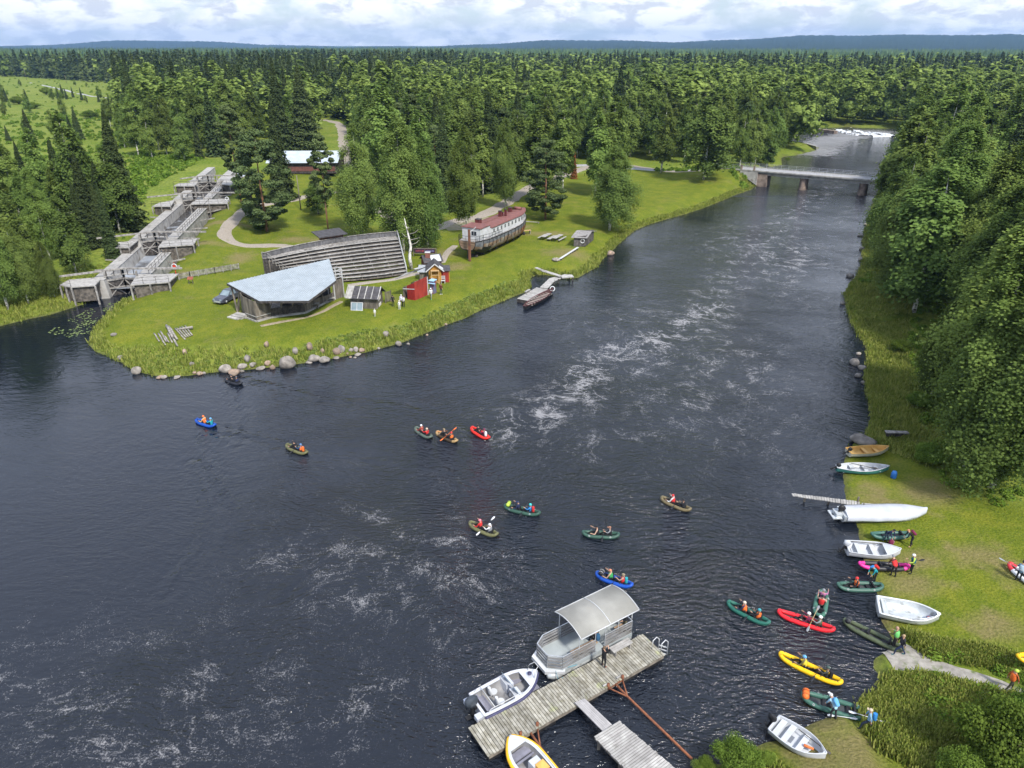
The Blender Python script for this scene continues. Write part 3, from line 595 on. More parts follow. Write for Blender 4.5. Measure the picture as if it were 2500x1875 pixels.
def kindat(x,y,r):
    n=wob(np.array([x]),np.array([y]),210,2)[0]; u=rt.random(); dd=math.hypot(x,y)
    # the wood turns from birch by the river to spruce and pine further off
    sp=.03+.55*ss(300,650,np.array(dd))*1.+.13*n
    if x<-60 and dd>330: sp+=.25
    if x>80 and dd>300: sp-=.28*(dd<650)
    if u<sp: return 'spruce'
    if dd>150 and u>1-.05-.08*(x>70)*(dd<400)-.06*(dd>400): return 'pine'
    return 'birch'
cnt={'birch':0,'spruce':0,'pine':0}; LIM={'birch':228,'spruce':170,'pine':110}
grp={'birch':('green birch growing in the dense mixed wood around the river','birches of the mixed wood'),'spruce':('dark green spruce in the dense mixed wood around the river','spruces of the mixed wood'),'pine':('dull green pine in the dense mixed wood around the river','pines of the mixed wood')}
far=[]
def zlab(k,x,y,h):
    r=math.hypot(x,y); zone='on the wooded right bank of the river' if (x>25 and r<235) else ('in the wood left of the lock and warehouse' if x<-62 and r<330 else ('in the far wood beyond the bridge and road' if r>300 else ('in the wood behind the lawn and the old ship' if x<15 else 'in the wood between the road and the upper river')))
    t='tall' if h>20 else 'medium-height'; c_={'birch':'green','spruce':'dark green','pine':'dull green'}[k]
    return t+' '+c_+' '+k+' '+zone,t+' '+k+' trees '+zone
for (x,y),r,z in zip(C,dist,Zs):
    k=kindat(x,y,r); h={'birch':rt.gauss(19.5,2.6),'spruce':rt.gauss(20.5,4),'pine':rt.gauss(17.5,2.2)}[k]
    h=max(8,min(27,h))
    if x<-45 and 90<r<170 : h*=.8
    if cnt[k]<LIM[k]:
        cnt[k]+=1; key=k if (k!='birch' or r>105) else 'birch_near'
        if r>300: key=k+'_far' 
        tree(key,(x,y,z-.1),h,rt.uniform(1.05,1.4) if k=='birch' else rt.uniform(.9,1.2),*zlab(k,x,y,h))
    else: far.append((k,x,y,z,h,r))
print('individual',cnt,'far',len(far))
# ---- the wood beyond: one mass of foliage
def lowpoly(kind,seed,n,size):
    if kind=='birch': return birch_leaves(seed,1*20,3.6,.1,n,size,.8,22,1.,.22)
    if kind=='spruce': return spruce_leaves(seed,20,3.0,.02,n,size)
    return pine_leaves(seed,20,3.3,.35,n,size,12)[0]
LODS=[(430,{k:[lowpoly(k,200+i,1700,.60) for i in range(3)] for k in cnt}),(700,{k:[lowpoly(k,210+i,620,.95) for i in range(3)] for k in cnt}),(99999,{k:[lowpoly(k,220+i,260,1.5) for i in range(3)] for k in cnt})]
acc={k:[[],[]] for k in cnt}
for k,x,y,z,h,r in far:
    pr=next(p for lim,p in LODS if r<lim)[k][rt.randrange(3)]; V,Fq,v=pr; s=h/20; a=rt.uniform(0,6.28); q=s*(1.5 if k=='birch' else 1.15); ca,sa=math.cos(a)*q,math.sin(a)*q
    W_=np.empty_like(V); W_[:,0]=V[:,0]*ca-V[:,1]*sa+x; W_[:,1]=V[:,0]*sa+V[:,1]*ca+y; W_[:,2]=V[:,2]*s+z
    acc[k][0].append(W_); acc[k][1].append(np.clip(v+rt.uniform(-.28,.28),0,1))
V=[];v=[];mi=[]; 
for j,k in enumerate(('birch','spruce','pine')):
    a=np.concatenate(acc[k][0]); V.append(a); v.append(np.concatenate(acc[k][1])); mi.append(np.full(len(a)//4,j))
V=np.concatenate(V); v=np.concatenate(v); mi=np.concatenate(mi)
print('forest quads',len(V)//4)
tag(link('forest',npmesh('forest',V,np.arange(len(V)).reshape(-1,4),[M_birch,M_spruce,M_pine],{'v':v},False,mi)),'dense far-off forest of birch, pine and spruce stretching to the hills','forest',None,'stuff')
# ---- distant canopy: pointed crowns, then wooded hills
rs=np.random.RandomState(3)
def cones(n,r0,r1,size,zf):
    r=np.sqrt(rs.uniform(r0*r0,r1*r1,n)); a=rs.uniform(-.72,.72,n); x=r*np.sin(a); y=r*np.cos(a); h=rs.normal(18,3.,n).clip(10,27); w_=rs.uniform(.75,1.3,n)*size; z=zf(x,y)
    K=6; V=np.zeros((n,K+1,3)); ph=rs.uniform(0,6,n)
    for k in range(K): V[:,k,0]=x+w_*np.cos(ph+k*6.283/K); V[:,k,1]=y+w_*np.sin(ph+k*6.283/K); V[:,k,2]=z+h*.1
    V[:,K,0]=x;V[:,K,1]=y;V[:,K,2]=z+h
    b=np.arange(n)[:,None]*(K+1); Fq=np.concatenate([np.concatenate([b+k,b+(k+1)%K,b+K],1) for k in range(K)]); return V.reshape(-1,3),Fq,np.repeat(np.clip(rs.normal(.4,.3,n),0,1),K+1)
M_can=leafmat('far_canopy',(.024,.046,.016),(.085,.125,.036),.1)
V,Fq,v=cones(26000,1050,3300,5.0,lambda x,y:hgt(x,y))
tag(link('far_forest',npmesh('far_forest',V,Fq,[M_can],{'v':v},False,None,3)),'spruce and pine treetops near the horizon, one dark green band','forest',None,'stuff')
az=np.arange(-44,44,.07); rr=np.array([3000,3400,3800,4300,5000,5600,6200,6800,7400,8000,8600,9300.])
A,RR=np.meshgrid(np.radians(az),rr)
def hillh(a,r):
    X=CX+F_*np.tan(a)/CP*1.0
    def bump(x,c,wl,wr): return np.exp(-((x-c)/np.where(x<c,wl,wr))**2)
    right=78*bump(X,1790,260,700)+25*bump(X,2300,300,900)+8*bump(X,1500,200,200)
    midd=52*bump(X,1230,200,220); left=40*bump(X,430,230,170)+28*bump(X,250,160,150)
    e=right*np.exp(-((r-6200)/1500)**2)+midd*np.exp(-((r-6500)/1300)**2)+left*np.exp(-((r-8300)/900)**2)*1.1
    return e
rj=np.random.RandomState(8)
Zh=14+hillh(A,RR)+rj.uniform(-2.5,3.5,A.shape)+3*np.sin(A*60+RR*.01)
Vh=np.stack([RR*np.sin(A),RR*np.cos(A),Zh],-1); ny,nx=A.shape; i=np.arange(nx*ny).reshape(ny,nx); Fq=np.stack([i[:-1,:-1],i[:-1,1:],i[1:,1:],i[1:,:-1]],-1).reshape(-1,4)
M_hill=mat('wooded_hill',(.022,.040,.022),(.012,.024,.014),.02,.95,detail=10,spec=.02)
tag(link('hills',npmesh('hills',Vh.reshape(-1,3),Fq,[M_hill])),kind='structure')
# ---- undergrowth and bank grass (uncountable)
M_tall=leafmat('tall_grass',(.11,.165,.022),(.29,.31,.085),.35)
M_under=leafmat('undergrowth',(.075,.135,.016),(.22,.30,.05),.35); M_weed=leafmat('bank_weeds',(.13,.19,.030),(.30,.34,.11),.3)
def tufts(C,hm,w_,nb,seed):
    rs=np.random.RandomState(seed); n=len(C); z=hgt(C[:,0],C[:,1]); Cc=np.repeat(np.stack([C[:,0],C[:,1],z],1),nb,0); m=n*nb
    a=rs.uniform(0,6.28,m); ln=np.repeat(hm,nb)*rs.uniform(.6,1.25,m); sp=rs.uniform(.1,.55,m)*ln; off=rs.normal(0,.18,(m,2))
    U=np.stack([-np.sin(a),np.cos(a),0*a],1)*w_*rs.uniform(.6,1.3,m)[:,None]
    B=Cc.copy(); B[:,:2]+=off; T=B+np.stack([np.cos(a)*sp,np.sin(a)*sp,ln],1)
    V=np.stack([B-U,B+U,T+U*.35,T-U*.35],1).reshape(-1,3); v=np.repeat(np.clip(np.repeat(rs.uniform(.1,.9,n),nb)+rs.normal(0,.15,m),0,1),4)
    return V,v
RGN=np.random.RandomState(21)
def scatter(poly,n): 
    p=np.array(poly); x=RGN.uniform(p[:,0].min(),p[:,0].max(),n*3); y=RGN.uniform(p[:,1].min(),p[:,1].max(),n*3); k=inpoly(x,y,poly); return np.stack([x[k],y[k]],1)[:n]
bank=scatter([(-75,40),(120,40),(120,215),(-75,215)],260000); d=sdist(bank[:,0],bank[:,1])
mow=f_mow(bank[:,0],bank[:,1],d); nrm=wob(bank[:,0],bank[:,1],7)
k=(d>.1)&(d<7.5)&((mow<.45)|((d<2.0)&((bank[:,1]>88)|(bank[:,0]<15))))&(RGN.uniform(0,1,len(d))<ss(8,1,d)+.15); bank=bank[k]; d=d[k]
near=np.hypot(bank[:,0],bank[:,1])<230; bank=bank[near]
extra=[scatter(PP(p,1.),n) for p,n in (([(1895,1440),(2010,1440),(2212,1500),(2300,1800),(2150,1800),(2060,1690),(1900,1590),(1862,1510)],9000),([(2010,1395),(2130,1420),(2260,1480),(2260,1440),(2140,1390),(1960,1350)],3000),([(1850,600),(1965,655),(1965,780),(2010,1000),(1900,950),(1860,760)],5000),([(1625,1640),(1670,1620),(1700,1660),(1640,1720)],700))]
bank=np.concatenate([bank]+[x[sdist(x[:,0],x[:,1])>.3] for x in extra])
V,v=tufts(bank,np.clip(.42+.22*wob(bank[:,0],bank[:,1],6),.15,.85),.07,5,1)
tag(link('bank_grass',npmesh('bank_grass',V,np.arange(len(V)).reshape(-1,4),[M_tall],{'v':v})),'long uncut grass along the river banks','grass',None,'stuff')
# low leafy ground cover in woods' edges and right bank
def leafpatch(C,hm,size,per,seed):
    rs=np.random.RandomState(seed); n=len(C); z=hgt(C[:,0],C[:,1]); m=n*per; i=np.repeat(np.arange(n),per); g=rs.normal(0,1,(m,3)); g/=np.linalg.norm(g,axis=1)[:,None]
    R_=hm[i]; P_=np.stack([C[i,0]+g[:,0]*R_*.9,C[i,1]+g[:,1]*R_*.9,z[i]+np.abs(g[:,2])*R_*rs.uniform(.5,1,m)],1); U,W=orient(rs,m,g,.8,.5,.5); s=(size[i]*rs.uniform(.6,1.3,m))[:,None]
    v=np.clip(rs.uniform(.1,.8,n)[i]+.15*g[:,2]+rs.normal(0,.1,m),0,1); return quads(P_,U*s*.5,W*s*.6,v)
ug=[]
for poly,n in ((PP([(1850,600),(1965,655),(1965,780),(2010,1000),(2060,1065),(2300,1130),(2300,560),(2000,500)],1.),1500),(PP([(1895,1440),(2010,1440),(2212,1500),(2300,1800),(2150,1800),(2060,1690),(1900,1590),(1862,1510)],1.),420),(PP([(2010,1395),(2130,1420),(2260,1480),(2260,1440),(2140,1390),(1960,1350)],1.),130),(PP([(310,430),(450,345),(300,340),(250,430),(200,620),(300,560)],3.),900),(PP([(-40,260),(300,240),(330,330),(260,450),(-40,640)],2.5),800),(PP([(-60,166),(262,186),(262,250),(-60,262)],2.5),200),(PP([(512,480),(560,470),(700,475),(700,500),(600,515),(530,505)],2.),350),(PP([(1340,360),(1620,365),(1640,400),(1560,400),(1400,375)],2.5),380),(PP([(1065,600),(1140,590),(1148,628),(1000,690),(850,735),(650,770),(430,800),(300,790),(240,750),(420,770),(640,745),(850,695),(960,655)],1.3),3600),(PP([(1262,570),(1310,520),(1370,490),(1380,500),(1290,590),(1200,598)],1.3),320)):
    p=scatter(poly,n); dd=sdist(p[:,0],p[:,1]); p=p[dd>.8]; ug.append(p)
U_=np.concatenate(ug); dU=sdist(U_[:,0],U_[:,1]); mm_=f_mow(U_[:,0],U_[:,1],dU); U_=U_[(mm_<.8)]; dU=dU[mm_<.8]; rr_=np.hypot(U_[:,0],U_[:,1])
big=rr_>180
hm=np.where(big,.9,np.where(U_[:,0]<25,.15,.5))*RGN.uniform(.5,1.3,len(U_))
V,Fq,v=leafpatch(U_,hm,np.where(rr_<75,.115,np.where(rr_<180,.16,.3)),110,5)
isw=((U_[:,0]<25)&(U_[:,1]>60)&(dU<12)&(U_[:,0]>-62)).astype(int)
tag(link('undergrowth',npmesh('undergrowth',V,Fq,[M_under,M_weed],{'v':v},True,np.repeat(isw,110))),'leafy undergrowth of willow shoots and weeds','undergrowth',None,'stuff')
def bush(x,y,h,wd,label,name='bush',group=None,m=None):
    g=G(x,y); e=empty(name,g,rt.uniform(0,6),label,'bush',group); e.scale=(wd/3,wd/3,h/2.); o=link('leaves',BUSH[rt.randrange(4)],e)
    b=MB(); 
    for k in range(5): a=k*1.3; b.tube([(0,0,0),(math.cos(a)*.3,math.sin(a)*.3,.6),(math.cos(a)*.7,math.sin(a)*.7,1.4)],[.04,.03,.01],4)
    b.build('stem',M_sbark,e); return e
bush(2155,1665,5.2,5.2,'large rounded green bush in the bottom right corner of the photo')
bush(2235,1600,4.4,4.6,'bush at the right edge above the corner bush')
bush(2080,1700,2.6,3.2,'lower bush left of the large corner bush')
bush(1590,1668,2.5,2.9,'bush on the shore at the foot of the rusty mooring boom')
bush(1655,1650,1.0,1.3,'small tussock bush beside the white rowboat at the bottom')
bush(1520,1664,1.0,1.4,'low bush touching the end of the lower jetty')
bush(1945,760,1.8,3.,'willow bush on the right bank slope')
bush(1985,880,2.0,3.,'willow bush below the right bank birches')
bush(2000,1000,2.2,3.2,'bush beside the beached yellow rowboat')
bush(668,180+0,8,13,'lone round tree-like bush out on the far field')
bush(1560,300,1,1,'tiny bush'  ) if False else None
for (x,y,h,wd) in ((100,205,6,9),(40,225,5,9),(130,262,4,7),(75,235,4,8),(228,330,3.5,6),(196,255,4,9),(160,300,3,6),(55,330,4,6)):
    bush(x,y,h,wd,'willow bush scattered on the left field',group='bushes on the left field')
bush(565,495,1.5,3.5,'low bush under the big pine at the path bend')
bush(1700,420-73,1.3,2.2,'small green islet bush in the river behind the bridge')
# ------------------------------------------------------------ air
mh=bpy.data.materials.new('haze_air'); mh.use_nodes=True; nt=mh.node_tree; nt.nodes.clear(); o=nt.nodes.new('ShaderNodeOutputMaterial'); pv=nt.nodes.new('ShaderNodeVolumePrincipled')
pv.inputs['Color'].default_value=(.36,.60,1,1); pv.inputs['Density'].default_value=8e-5; pv.inputs['Anisotropy'].default_value=.2; nt.links.new(pv.outputs[0],o.inputs['Volume'])
b=MB(); b.box((0,3000,111),(26000,20000,228)); hz_=b.build('haze',mh,None,'thin blue air between here and the hills','haze',None,'stuff')
# ------------------------------------------------------------ structures on the point
def cr(x0,y0,k): return lambda x,y:((x0+x/k)/1.13021,(y0+y/k)/1.13021)
c1=cr(0,0,2.592); c3=cr(1650,0,2.592); c4=cr(100,380,3.949); c5=cr(500,480,3.687); c6=cr(1050,450,4.88); h7=cr(960,590,9.218); s8=cr(1110,520,11.06)
n1=cr(1100,1400,3.4933); r2=cr(1900,1000,3.687); r3=cr(1900,1425,3.687); w4=cr(450,880,2.765); w5=cr(1100,1180,3.687); g9=cr(700,700,5.53); l0=cr(200,760,6.144)
def at(c,z): return Vector((*P(*c,z),z))
def put(mb,name,mats,e,**k):
    o=mb.build(name,mats,e,**k); l=Vector(e.location); o.data.transform(Matrix.Translation(-l)); return o
m_grey=mat('weathered_planks',(.36,.345,.325),(.16,.15,.145),2.5,.85,island=.22,bump=.3,dirt=((.12,.11,.10),1.3,.56))
m_pale=mat('pale_weathered_planks',(.38,.37,.355),(.26,.25,.24),2.,.85,island=.2,bump=.3,dirt=((.20,.19,.175),1.1,.58))
m_dwood=mat('dark_tarred_wood',(.085,.075,.07),(.03,.027,.026),3,.8,island=.3,bump=.3)
m_bwood=mat('grey_brown_boards',(.20,.175,.145),(.085,.075,.065),2.2,.85,island=.3,stretch=(1,1,.25),bump=.3)
m_roofm=mat('pale_blue_metal_roof',(.31,.35,.385),(.26,.30,.335),.6,.38,spec=.5,dirt=((.36,.42,.44),.7,.62))
m_rib=mat('roof_rib_metal',(.39,.44,.48),None,1,.35)
m_roofw=mat('galvanised_roof',(.42,.47,.53),(.34,.39,.45),.5,.35,spec=.5,dirt=((.35,.37,.38),.4,.6))
m_felt=mat('dark_roofing_felt',(.075,.072,.078),(.045,.043,.047),2,.85)
m_red=mat('red_painted_boards',(.32,.040,.028),(.21,.027,.020),1.6,.75,stretch=(1,1,.4),bump=.2)
m_yel=mat('ochre_boards',(.42,.22,.035),(.27,.13,.025),2.4,.75,stretch=(1,1,.3),bump=.2)
m_lwood=mat('new_timber',(.50,.34,.17),(.36,.24,.12),3,.75)
m_white=mat('white_paint',(.52,.53,.55),(.42,.43,.44),1.2,.6,dirt=((.42,.40,.37),1.5,.66))
m_shiproof=mat('dull_red_roof',(.20,.085,.075),(.145,.06,.055),1.4,.7,dirt=((.14,.07,.06),1.,.6))
m_hull=mat('weathered_hull_planks',(.30,.21,.14),(.13,.085,.06),1.1,.85,stretch=(.35,.35,4),bump=.4,dirt=((.30,.29,.27),.5,.52))
m_hullrust=mat('rusty_hull_bow',(.36,.16,.06),(.17,.08,.045),1.3,.85,stretch=(.35,.35,4),bump=.4)
m_hullg=mat('grey_hull_panels',(.17,.18,.20),(.09,.095,.11),1.8,.7,dirt=((.34,.34,.34),1.3,.6))
m_black=mat('black_paint',(.02,.02,.022),(.012,.012,.014),3,.5)
m_conc=mat('grey_concrete',(.43,.42,.40),(.28,.27,.26),.9,.85,dirt=((.16,.14,.12),.6,.58),bump=.2)
m_concd=mat('stained_concrete',(.30,.24,.20),(.12,.09,.075),.8,.85)
m_gravel=mat('grey_gravel',(.34,.30,.25),(.22,.19,.16),6,.95,bump=.4,dirt=((.16,.17,.08),.5,.64))
m_asph=mat('worn_asphalt',(.34,.34,.35),(.26,.26,.27),2.5,.9)
m_glass=mat('dark_glass',(.03,.035,.045),None,1,.12,spec=.6)
m_glassl=mat('pale_glass',(.22,.28,.31),(.14,.19,.22),1.,.15,spec=.6)
m_rust=mat('rusty_steel',(.25,.095,.045),(.13,.05,.03),6,.75,bump=.3)
m_redp=mat('red_plastic',(.65,.06,.03),None,1,.5)
m_steel=mat('galvanised_steel',(.55,.57,.60),(.42,.44,.47),3,.4,metal=.5)
m_log=mat('bleached_log',(.34,.32,.29),(.18,.165,.15),2.5,.9,bump=.4)
m_stone=mat('boulder_stone',(.33,.30,.27),(.16,.145,.13),1.6,.9,bump=.5,obj=.25)
m_stonep=mat('pinkish_boulder',(.38,.27,.20),(.20,.16,.13),1.6,.9,bump=.5,obj=.2)
m_rapid=mat('white_water',(.75,.77,.8),(.45,.48,.52),1.1,.6)
def ribbon(name,pts,wd,m,off=.05,kind='structure',zfix=None,sub=1.2):
    P0=[Vector((*p[:2],0)) for p in pts]; Q=[]
    # catmull-rom
    for i in range(len(P0)-1):
        a=P0[max(i-1,0)];b=P0[i];c=P0[i+1];d=P0[min(i+2,len(P0)-1)]; n=max(2,int((c-b).length/sub))
        for k in range(n):
            t=k/n; Q.append(.5*((2*b)+(c-a)*t+(2*a-5*b+4*c-d)*t*t+(3*b-a-3*c+d)*t**3))
    Q.append(P0[-1]); V=[];rs=random.Random(len(pts)); m_=5; w0=wd if callable(wd) else (lambda t:wd)
    for i,q in enumerate(Q):
        d=(Q[min(i+1,len(Q)-1)]-Q[max(i-1,0)]).normalized(); nrm=Vector((-d.y,d.x,0)); W_=w0(i/len(Q))*(1+.12*math.sin(i*.9)+rs.uniform(-.06,.06))
        for k in range(m_): V.append(q+nrm*W_*(k/(m_-1)-.5))
    X=np.array([v.x for v in V]);Y=np.array([v.y for v in V]); Z=hgt(X,Y)+off if zfix is None else np.full(len(X),zfix)
    Z=Z.reshape(-1,m_); Z[:,0]-=off*1.6; Z[:,-1]-=off*1.6
    V=np.stack([X,Y,Z.ravel()],1); F=[(i*m_+k,i*m_+k+1,(i+1)*m_+k+1,(i+1)*m_+k) for i in range(len(Q)-1) for k in range(m_-1)]
    return tag(link(name,npmesh(name,V,[f[::-1] for f in F],[m],None,True)),kind=kind)
ribbon('gravel_path',[G(*c1(1555,1330)),G(*c1(1475,1395)),G(*c1(1420,1470)),G(*c1(1450,1520)),G(*c1(1530,1550)),G(*c1(1640,1555)),G(*c1(1780,1555)),G(*c1(1900,1575))],3.2,m_gravel,.06)
ribbon('gravel_track',[G(*c1(1540,1330)),G(*c1(1700,1290)),G(*c1(1850,1270)),G(*c1(1950,1240)),G(*c1(2100,1220)),G(*c1(2280,1225)),G(880,470),G(930,486)],2.6,m_gravel,.06)
ribbon('road',[(*p,) for p in road_main[:9]],4.6,m_gravel,.07)
ribbon('lane',road_main[8:],4.6,m_gravel,.07)
ribbon('bridge_road',[P(1225,352,2.4),P(1290,350,2.6),P(1370,352,3.2),P(1470,355,3.8),tuple(BR0[:2])],5.,m_asph,.10)
ribbon('dirt_path',[G(*c5(500,1165)),G(*c5(700,1125)),G(*c5(900,1090)),G(*c5(1050,1040)),G(*c5(1150,985)),G(*c5(1230,945))],.9,mat('trodden_earth',(.30,.25,.19),(.20,.17,.11),3,.95),.05)
ribbon('footpath',[G(*c5(1290,800)),G(*c5(1500,770)),G(*c5(1700,745)),G(*c5(1850,705)),G(*c5(2010,670)),G(*c5(2100,590)),G(*c6(140,930)),G(*c6(200,820)),G(*c6(300,730))],1.6,m_gravel,.05)
ribbon('field_track',[G(60,178),G(110,188),G(180,204),G(255,215)],3.2,m_asph,.1,sub=4)
# dirt yard by the ship
ribbon('bare_yard',[G(960,492),G(1000,488),G(1040,478),G(1110,470)],7,mat('dusty_yard',(.26,.22,.16),(.18,.18,.09),1.,.95),.045)
def rail(b,pts,h,posts=1.6,r=.03,n=2,mi=0):
    for i in range(len(pts)-1):
        a=Vector(pts[i]);c=Vector(pts[i+1]); 
        for k in range(n): z=Vector((0,0,h*(1-k/n))); b.beam(a+z,c+z,r*1.3,mi=mi)
        m=max(1,int((c-a).length/posts))
        for k in range(m+1): q=a.lerp(c,k/m); b.beam(q,q+Vector((0,0,h)),r*1.4,mi=mi)
def roofslab(b,e0,e1,r0,r1,th=.08,mi=0,rib=None,rmi=1,rr=.035):
    """slab between eave e0-e1 and ridge r0-r1"""
    e0,e1,r0,r1=[Vector(v) for v in(e0,e1,r0,r1)]; d=Vector((0,0,-th)); b.add([e0,e1,r1,r0,e0+d,e1+d,r1+d,r0+d],[(0,1,2,3),(7,6,5,4),(0,4,5,1),(1,5,6,2),(2,6,7,3),(3,7,4,0)],mi)
    if rib:
        n=max(1,int((e1-e0).length/rib))
        for k in range(n+1): p=e0.lerp(e1,k/n)+Vector((0,0,rr*.5+.002)); q=r0.lerp(r1,k/n)+Vector((0,0,rr*.5+.002)); b.beam(p,q,rr*1.2,rr,mi=rmi)
def boards(b,A,B,z0,z1,th=.05,w_=.16,mi=0,out=None,zt=None,rs=random.Random(4)):
    """vertical boards from A to B (xy); zt(t) gives the top"""
    A=Vector((*A[:2],0));B=Vector((*B[:2],0)); L=(B-A).length; n=max(1,int(L/w_)); d=(B-A).normalized(); rz=math.atan2(d.y,d.x)
    for k in range(n):
        t=(k+.5)/n; c=A.lerp(B,t); zz=zt(t) if zt else z1; b.box((c.x,c.y,(z0+zz)/2),(L/n-.012,th+rs.uniform(0,.02),zz-z0),rz,mi)
# ---------------- lock
def K(s,n,z): return Vector((LK0[0]+LKd[0]*s+LKn[0]*n,LK0[1]+LKd[1]*s+LKn[1]*n,z))
def Ks(px,z):
    p=np.array(P(*px,z))-LK0; return float(p@LKd),float(p@LKn)
zt_=[3.0,4.1,5.0,6.0]; gc=[c4(770,1170),c4(1060,805),c4(1385,415),c4(1620,240)]; gs=[Ks(g_,z)[0] for g_,z in zip(gc,zt_)]; endS=LKL+2
lock=empty('canal_lock',K(gs[0],0,0),0,'long pale timber and concrete staircase lock climbing between meadow and lawn','lock')
tops=[(gs[0]-1.2,gs[1]-.5,3.0),(gs[1]-.5,gs[2]-.5,4.1),(gs[2]-.5,gs[3]-.5,5.0),(gs[3]-.5,endS,6.0)]
for sgn,nm in ((-1,'side_wall'),(1,'side_wall')):
    b=MB()
    for s0,s1,z in tops:
        if sgn<0 and s1==endS: s1+=4
        n0,n1_=2.25,4.0
        pl=[(s0,n0),(s1-.006,n0),(s1-.006,n1_),(s0,n1_)]
        vs=[K(s,sgn*n,-.8 if False else -.8) for s,n in [(s0,n0-.35),(s1-.006,n0-.35),(s1-.006,n1_+.15),(s0,n1_+.15)]]+[K(s,sgn*n,z) for s,n in pl]
        fs=[(0,1,5,4),(1,2,6,5),(2,3,7,6),(3,0,4,7)]
        b.add(vs,fs,0); 
        # deck planks on top
        m=int((s1-s0)/.5)
        for k in range(m):
            sA=s0+(s1-s0)*k/m; sB=s0+(s1-s0)*(k+1)/m-.03; b.add([K(sA,sgn*(n0-.06),z+.02),K(sB,sgn*(n0-.06),z+.02),K(sB,sgn*(n1_+.1),z+.02),K(sA,sgn*(n1_+.1),z+.02),K(sA,sgn*(n0-.06),z-.06),K(sB,sgn*(n0-.06),z-.06),K(sB,sgn*(n1_+.1),z-.06),K(sA,sgn*(n1_+.1),z-.06)],[(3,2,1,0),(4,5,6,7),(0,1,5,4),(1,2,6,5),(2,3,7,6),(3,0,4,7)] ,1)
    put(b,nm,[m_conc,m_pale],lock)
for (s0,s1,z),zn in zip(tops[:-1],(4.1,5.0,6.0)):
    b=MB()
    for k in range(6): 
        zz=z+(zn-z)*(k+1)/7; b.add([K(s1-2.4+k*.38,2.3,zz),K(s1-2.4+k*.38+.3,2.3,zz),K(s1-2.4+k*.38+.3,4.0,zz),K(s1-2.4+k*.38,4.0,zz),K(s1-2.4+k*.38,2.3,zz-.12),K(s1-2.4+k*.38+.3,2.3,zz-.12),K(s1-2.4+k*.38+.3,4.0,zz-.12),K(s1-2.4+k*.38,4.0,zz-.12)],[(3,2,1,0),(4,5,6,7),(0,1,5,4),(1,2,6,5),(2,3,7,6),(3,0,4,7)],0)
    put(b,'steps',m_grey,lock)
b=MB()
for s0,s1,z in tops[:3]: rail(b,[K(s0+2,3.85,z+.02),K(s1-.4,3.85,z+.02)],1.05,1.9,.035,2)
put(b,'railing',m_dwood,lock)
for (s0,s1,z),zn in zip(tops,(0,0,0,0)):
    for k in range(4):
        s=s0+4+k*(s1-s0-6)/3.6; b=MB(); q=K(s,4.15,z-.9); e2_=K(s,7.0,max(1.4,hz(*K(s,7,0)[:2])+.3)); b.beam(q,e2_,.22,.22); put(b,'stay_beam',m_grey,lock)
    for k in range(3):
        s=s0+3+k*(s1-s0-4)/3; b=MB(); q=K(s,-4.15,z-.7); e2_=K(s,-6.4,max(1.4,hz(*K(s,-6.4,0)[:2])+.4)); b.beam(q,e2_,.2,.2); put(b,'stay_beam',m_grey,lock)
def slab(b,c,z,th=.14,plank=None,mi=0): b.prism([(q.x,q.y) for q in c],z-th,z,mi)
m_crib=mat('dark_stone_fill',(.16,.14,.12),(.05,.045,.04),2.2,.9,bump=.6)
wings=[([c4(180,1245),c4(270,1195),c4(520,1175),c4(600,1165),c4(520,1250),c4(290,1265)],3.04),([c4(862,1245),c4(925,1150),c4(1325,1138),c4(1235,1218)],3.04),
 ([c4(675,885),c4(745,835),c4(940,812),c4(850,885)],4.15),([c4(1130,880),c4(1180,815),c4(1508,798),c4(1470,858)],4.15),
 ([c4(1070,488),c4(1135,455),c4(1290,430),c4(1250,488)],5.05),([c4(1440,467),c4(1500,425),c4(1815,418),c4(1800,460)],5.05),
 ([c4(1280,290),c4(1330,265),c4(1510,258),c4(1480,292)],6.05),([c4(1740,275),c4(1790,190),c4(1940,195),c4(1900,290)],6.05)]
for poly,z in wings:
    b=MB(); q=[at(p,z) for p in poly]; slab(b,q,z,.16); 
    for v in q+[q[0].lerp(q[-1],.5)]:
        g0=hz(v.x,v.y); b.beam((v.x,v.y,min(g0,z-.5)-.3),(v.x,v.y,z-.16),.2,.2,1)
    put(b,'wing_platform',[m_pale,m_grey],lock)
    cen=sum(q,Vector())/len(q); b=MB(); iq=[cen.lerp(v,.86) for v in q]; b.prism([(v.x,v.y) for v in iq],min(.6,z-2.5),z-.35); put(b,'stone_base',m_crib,lock)
    b=MB(); rail(b,[v+Vector((0,0,.01)) for v in (q[0],q[-1])] if len(q)==6 else [q[0],q[-1]],1.,1.6,.03,2); put(b,'railing',m_dwood,lock)
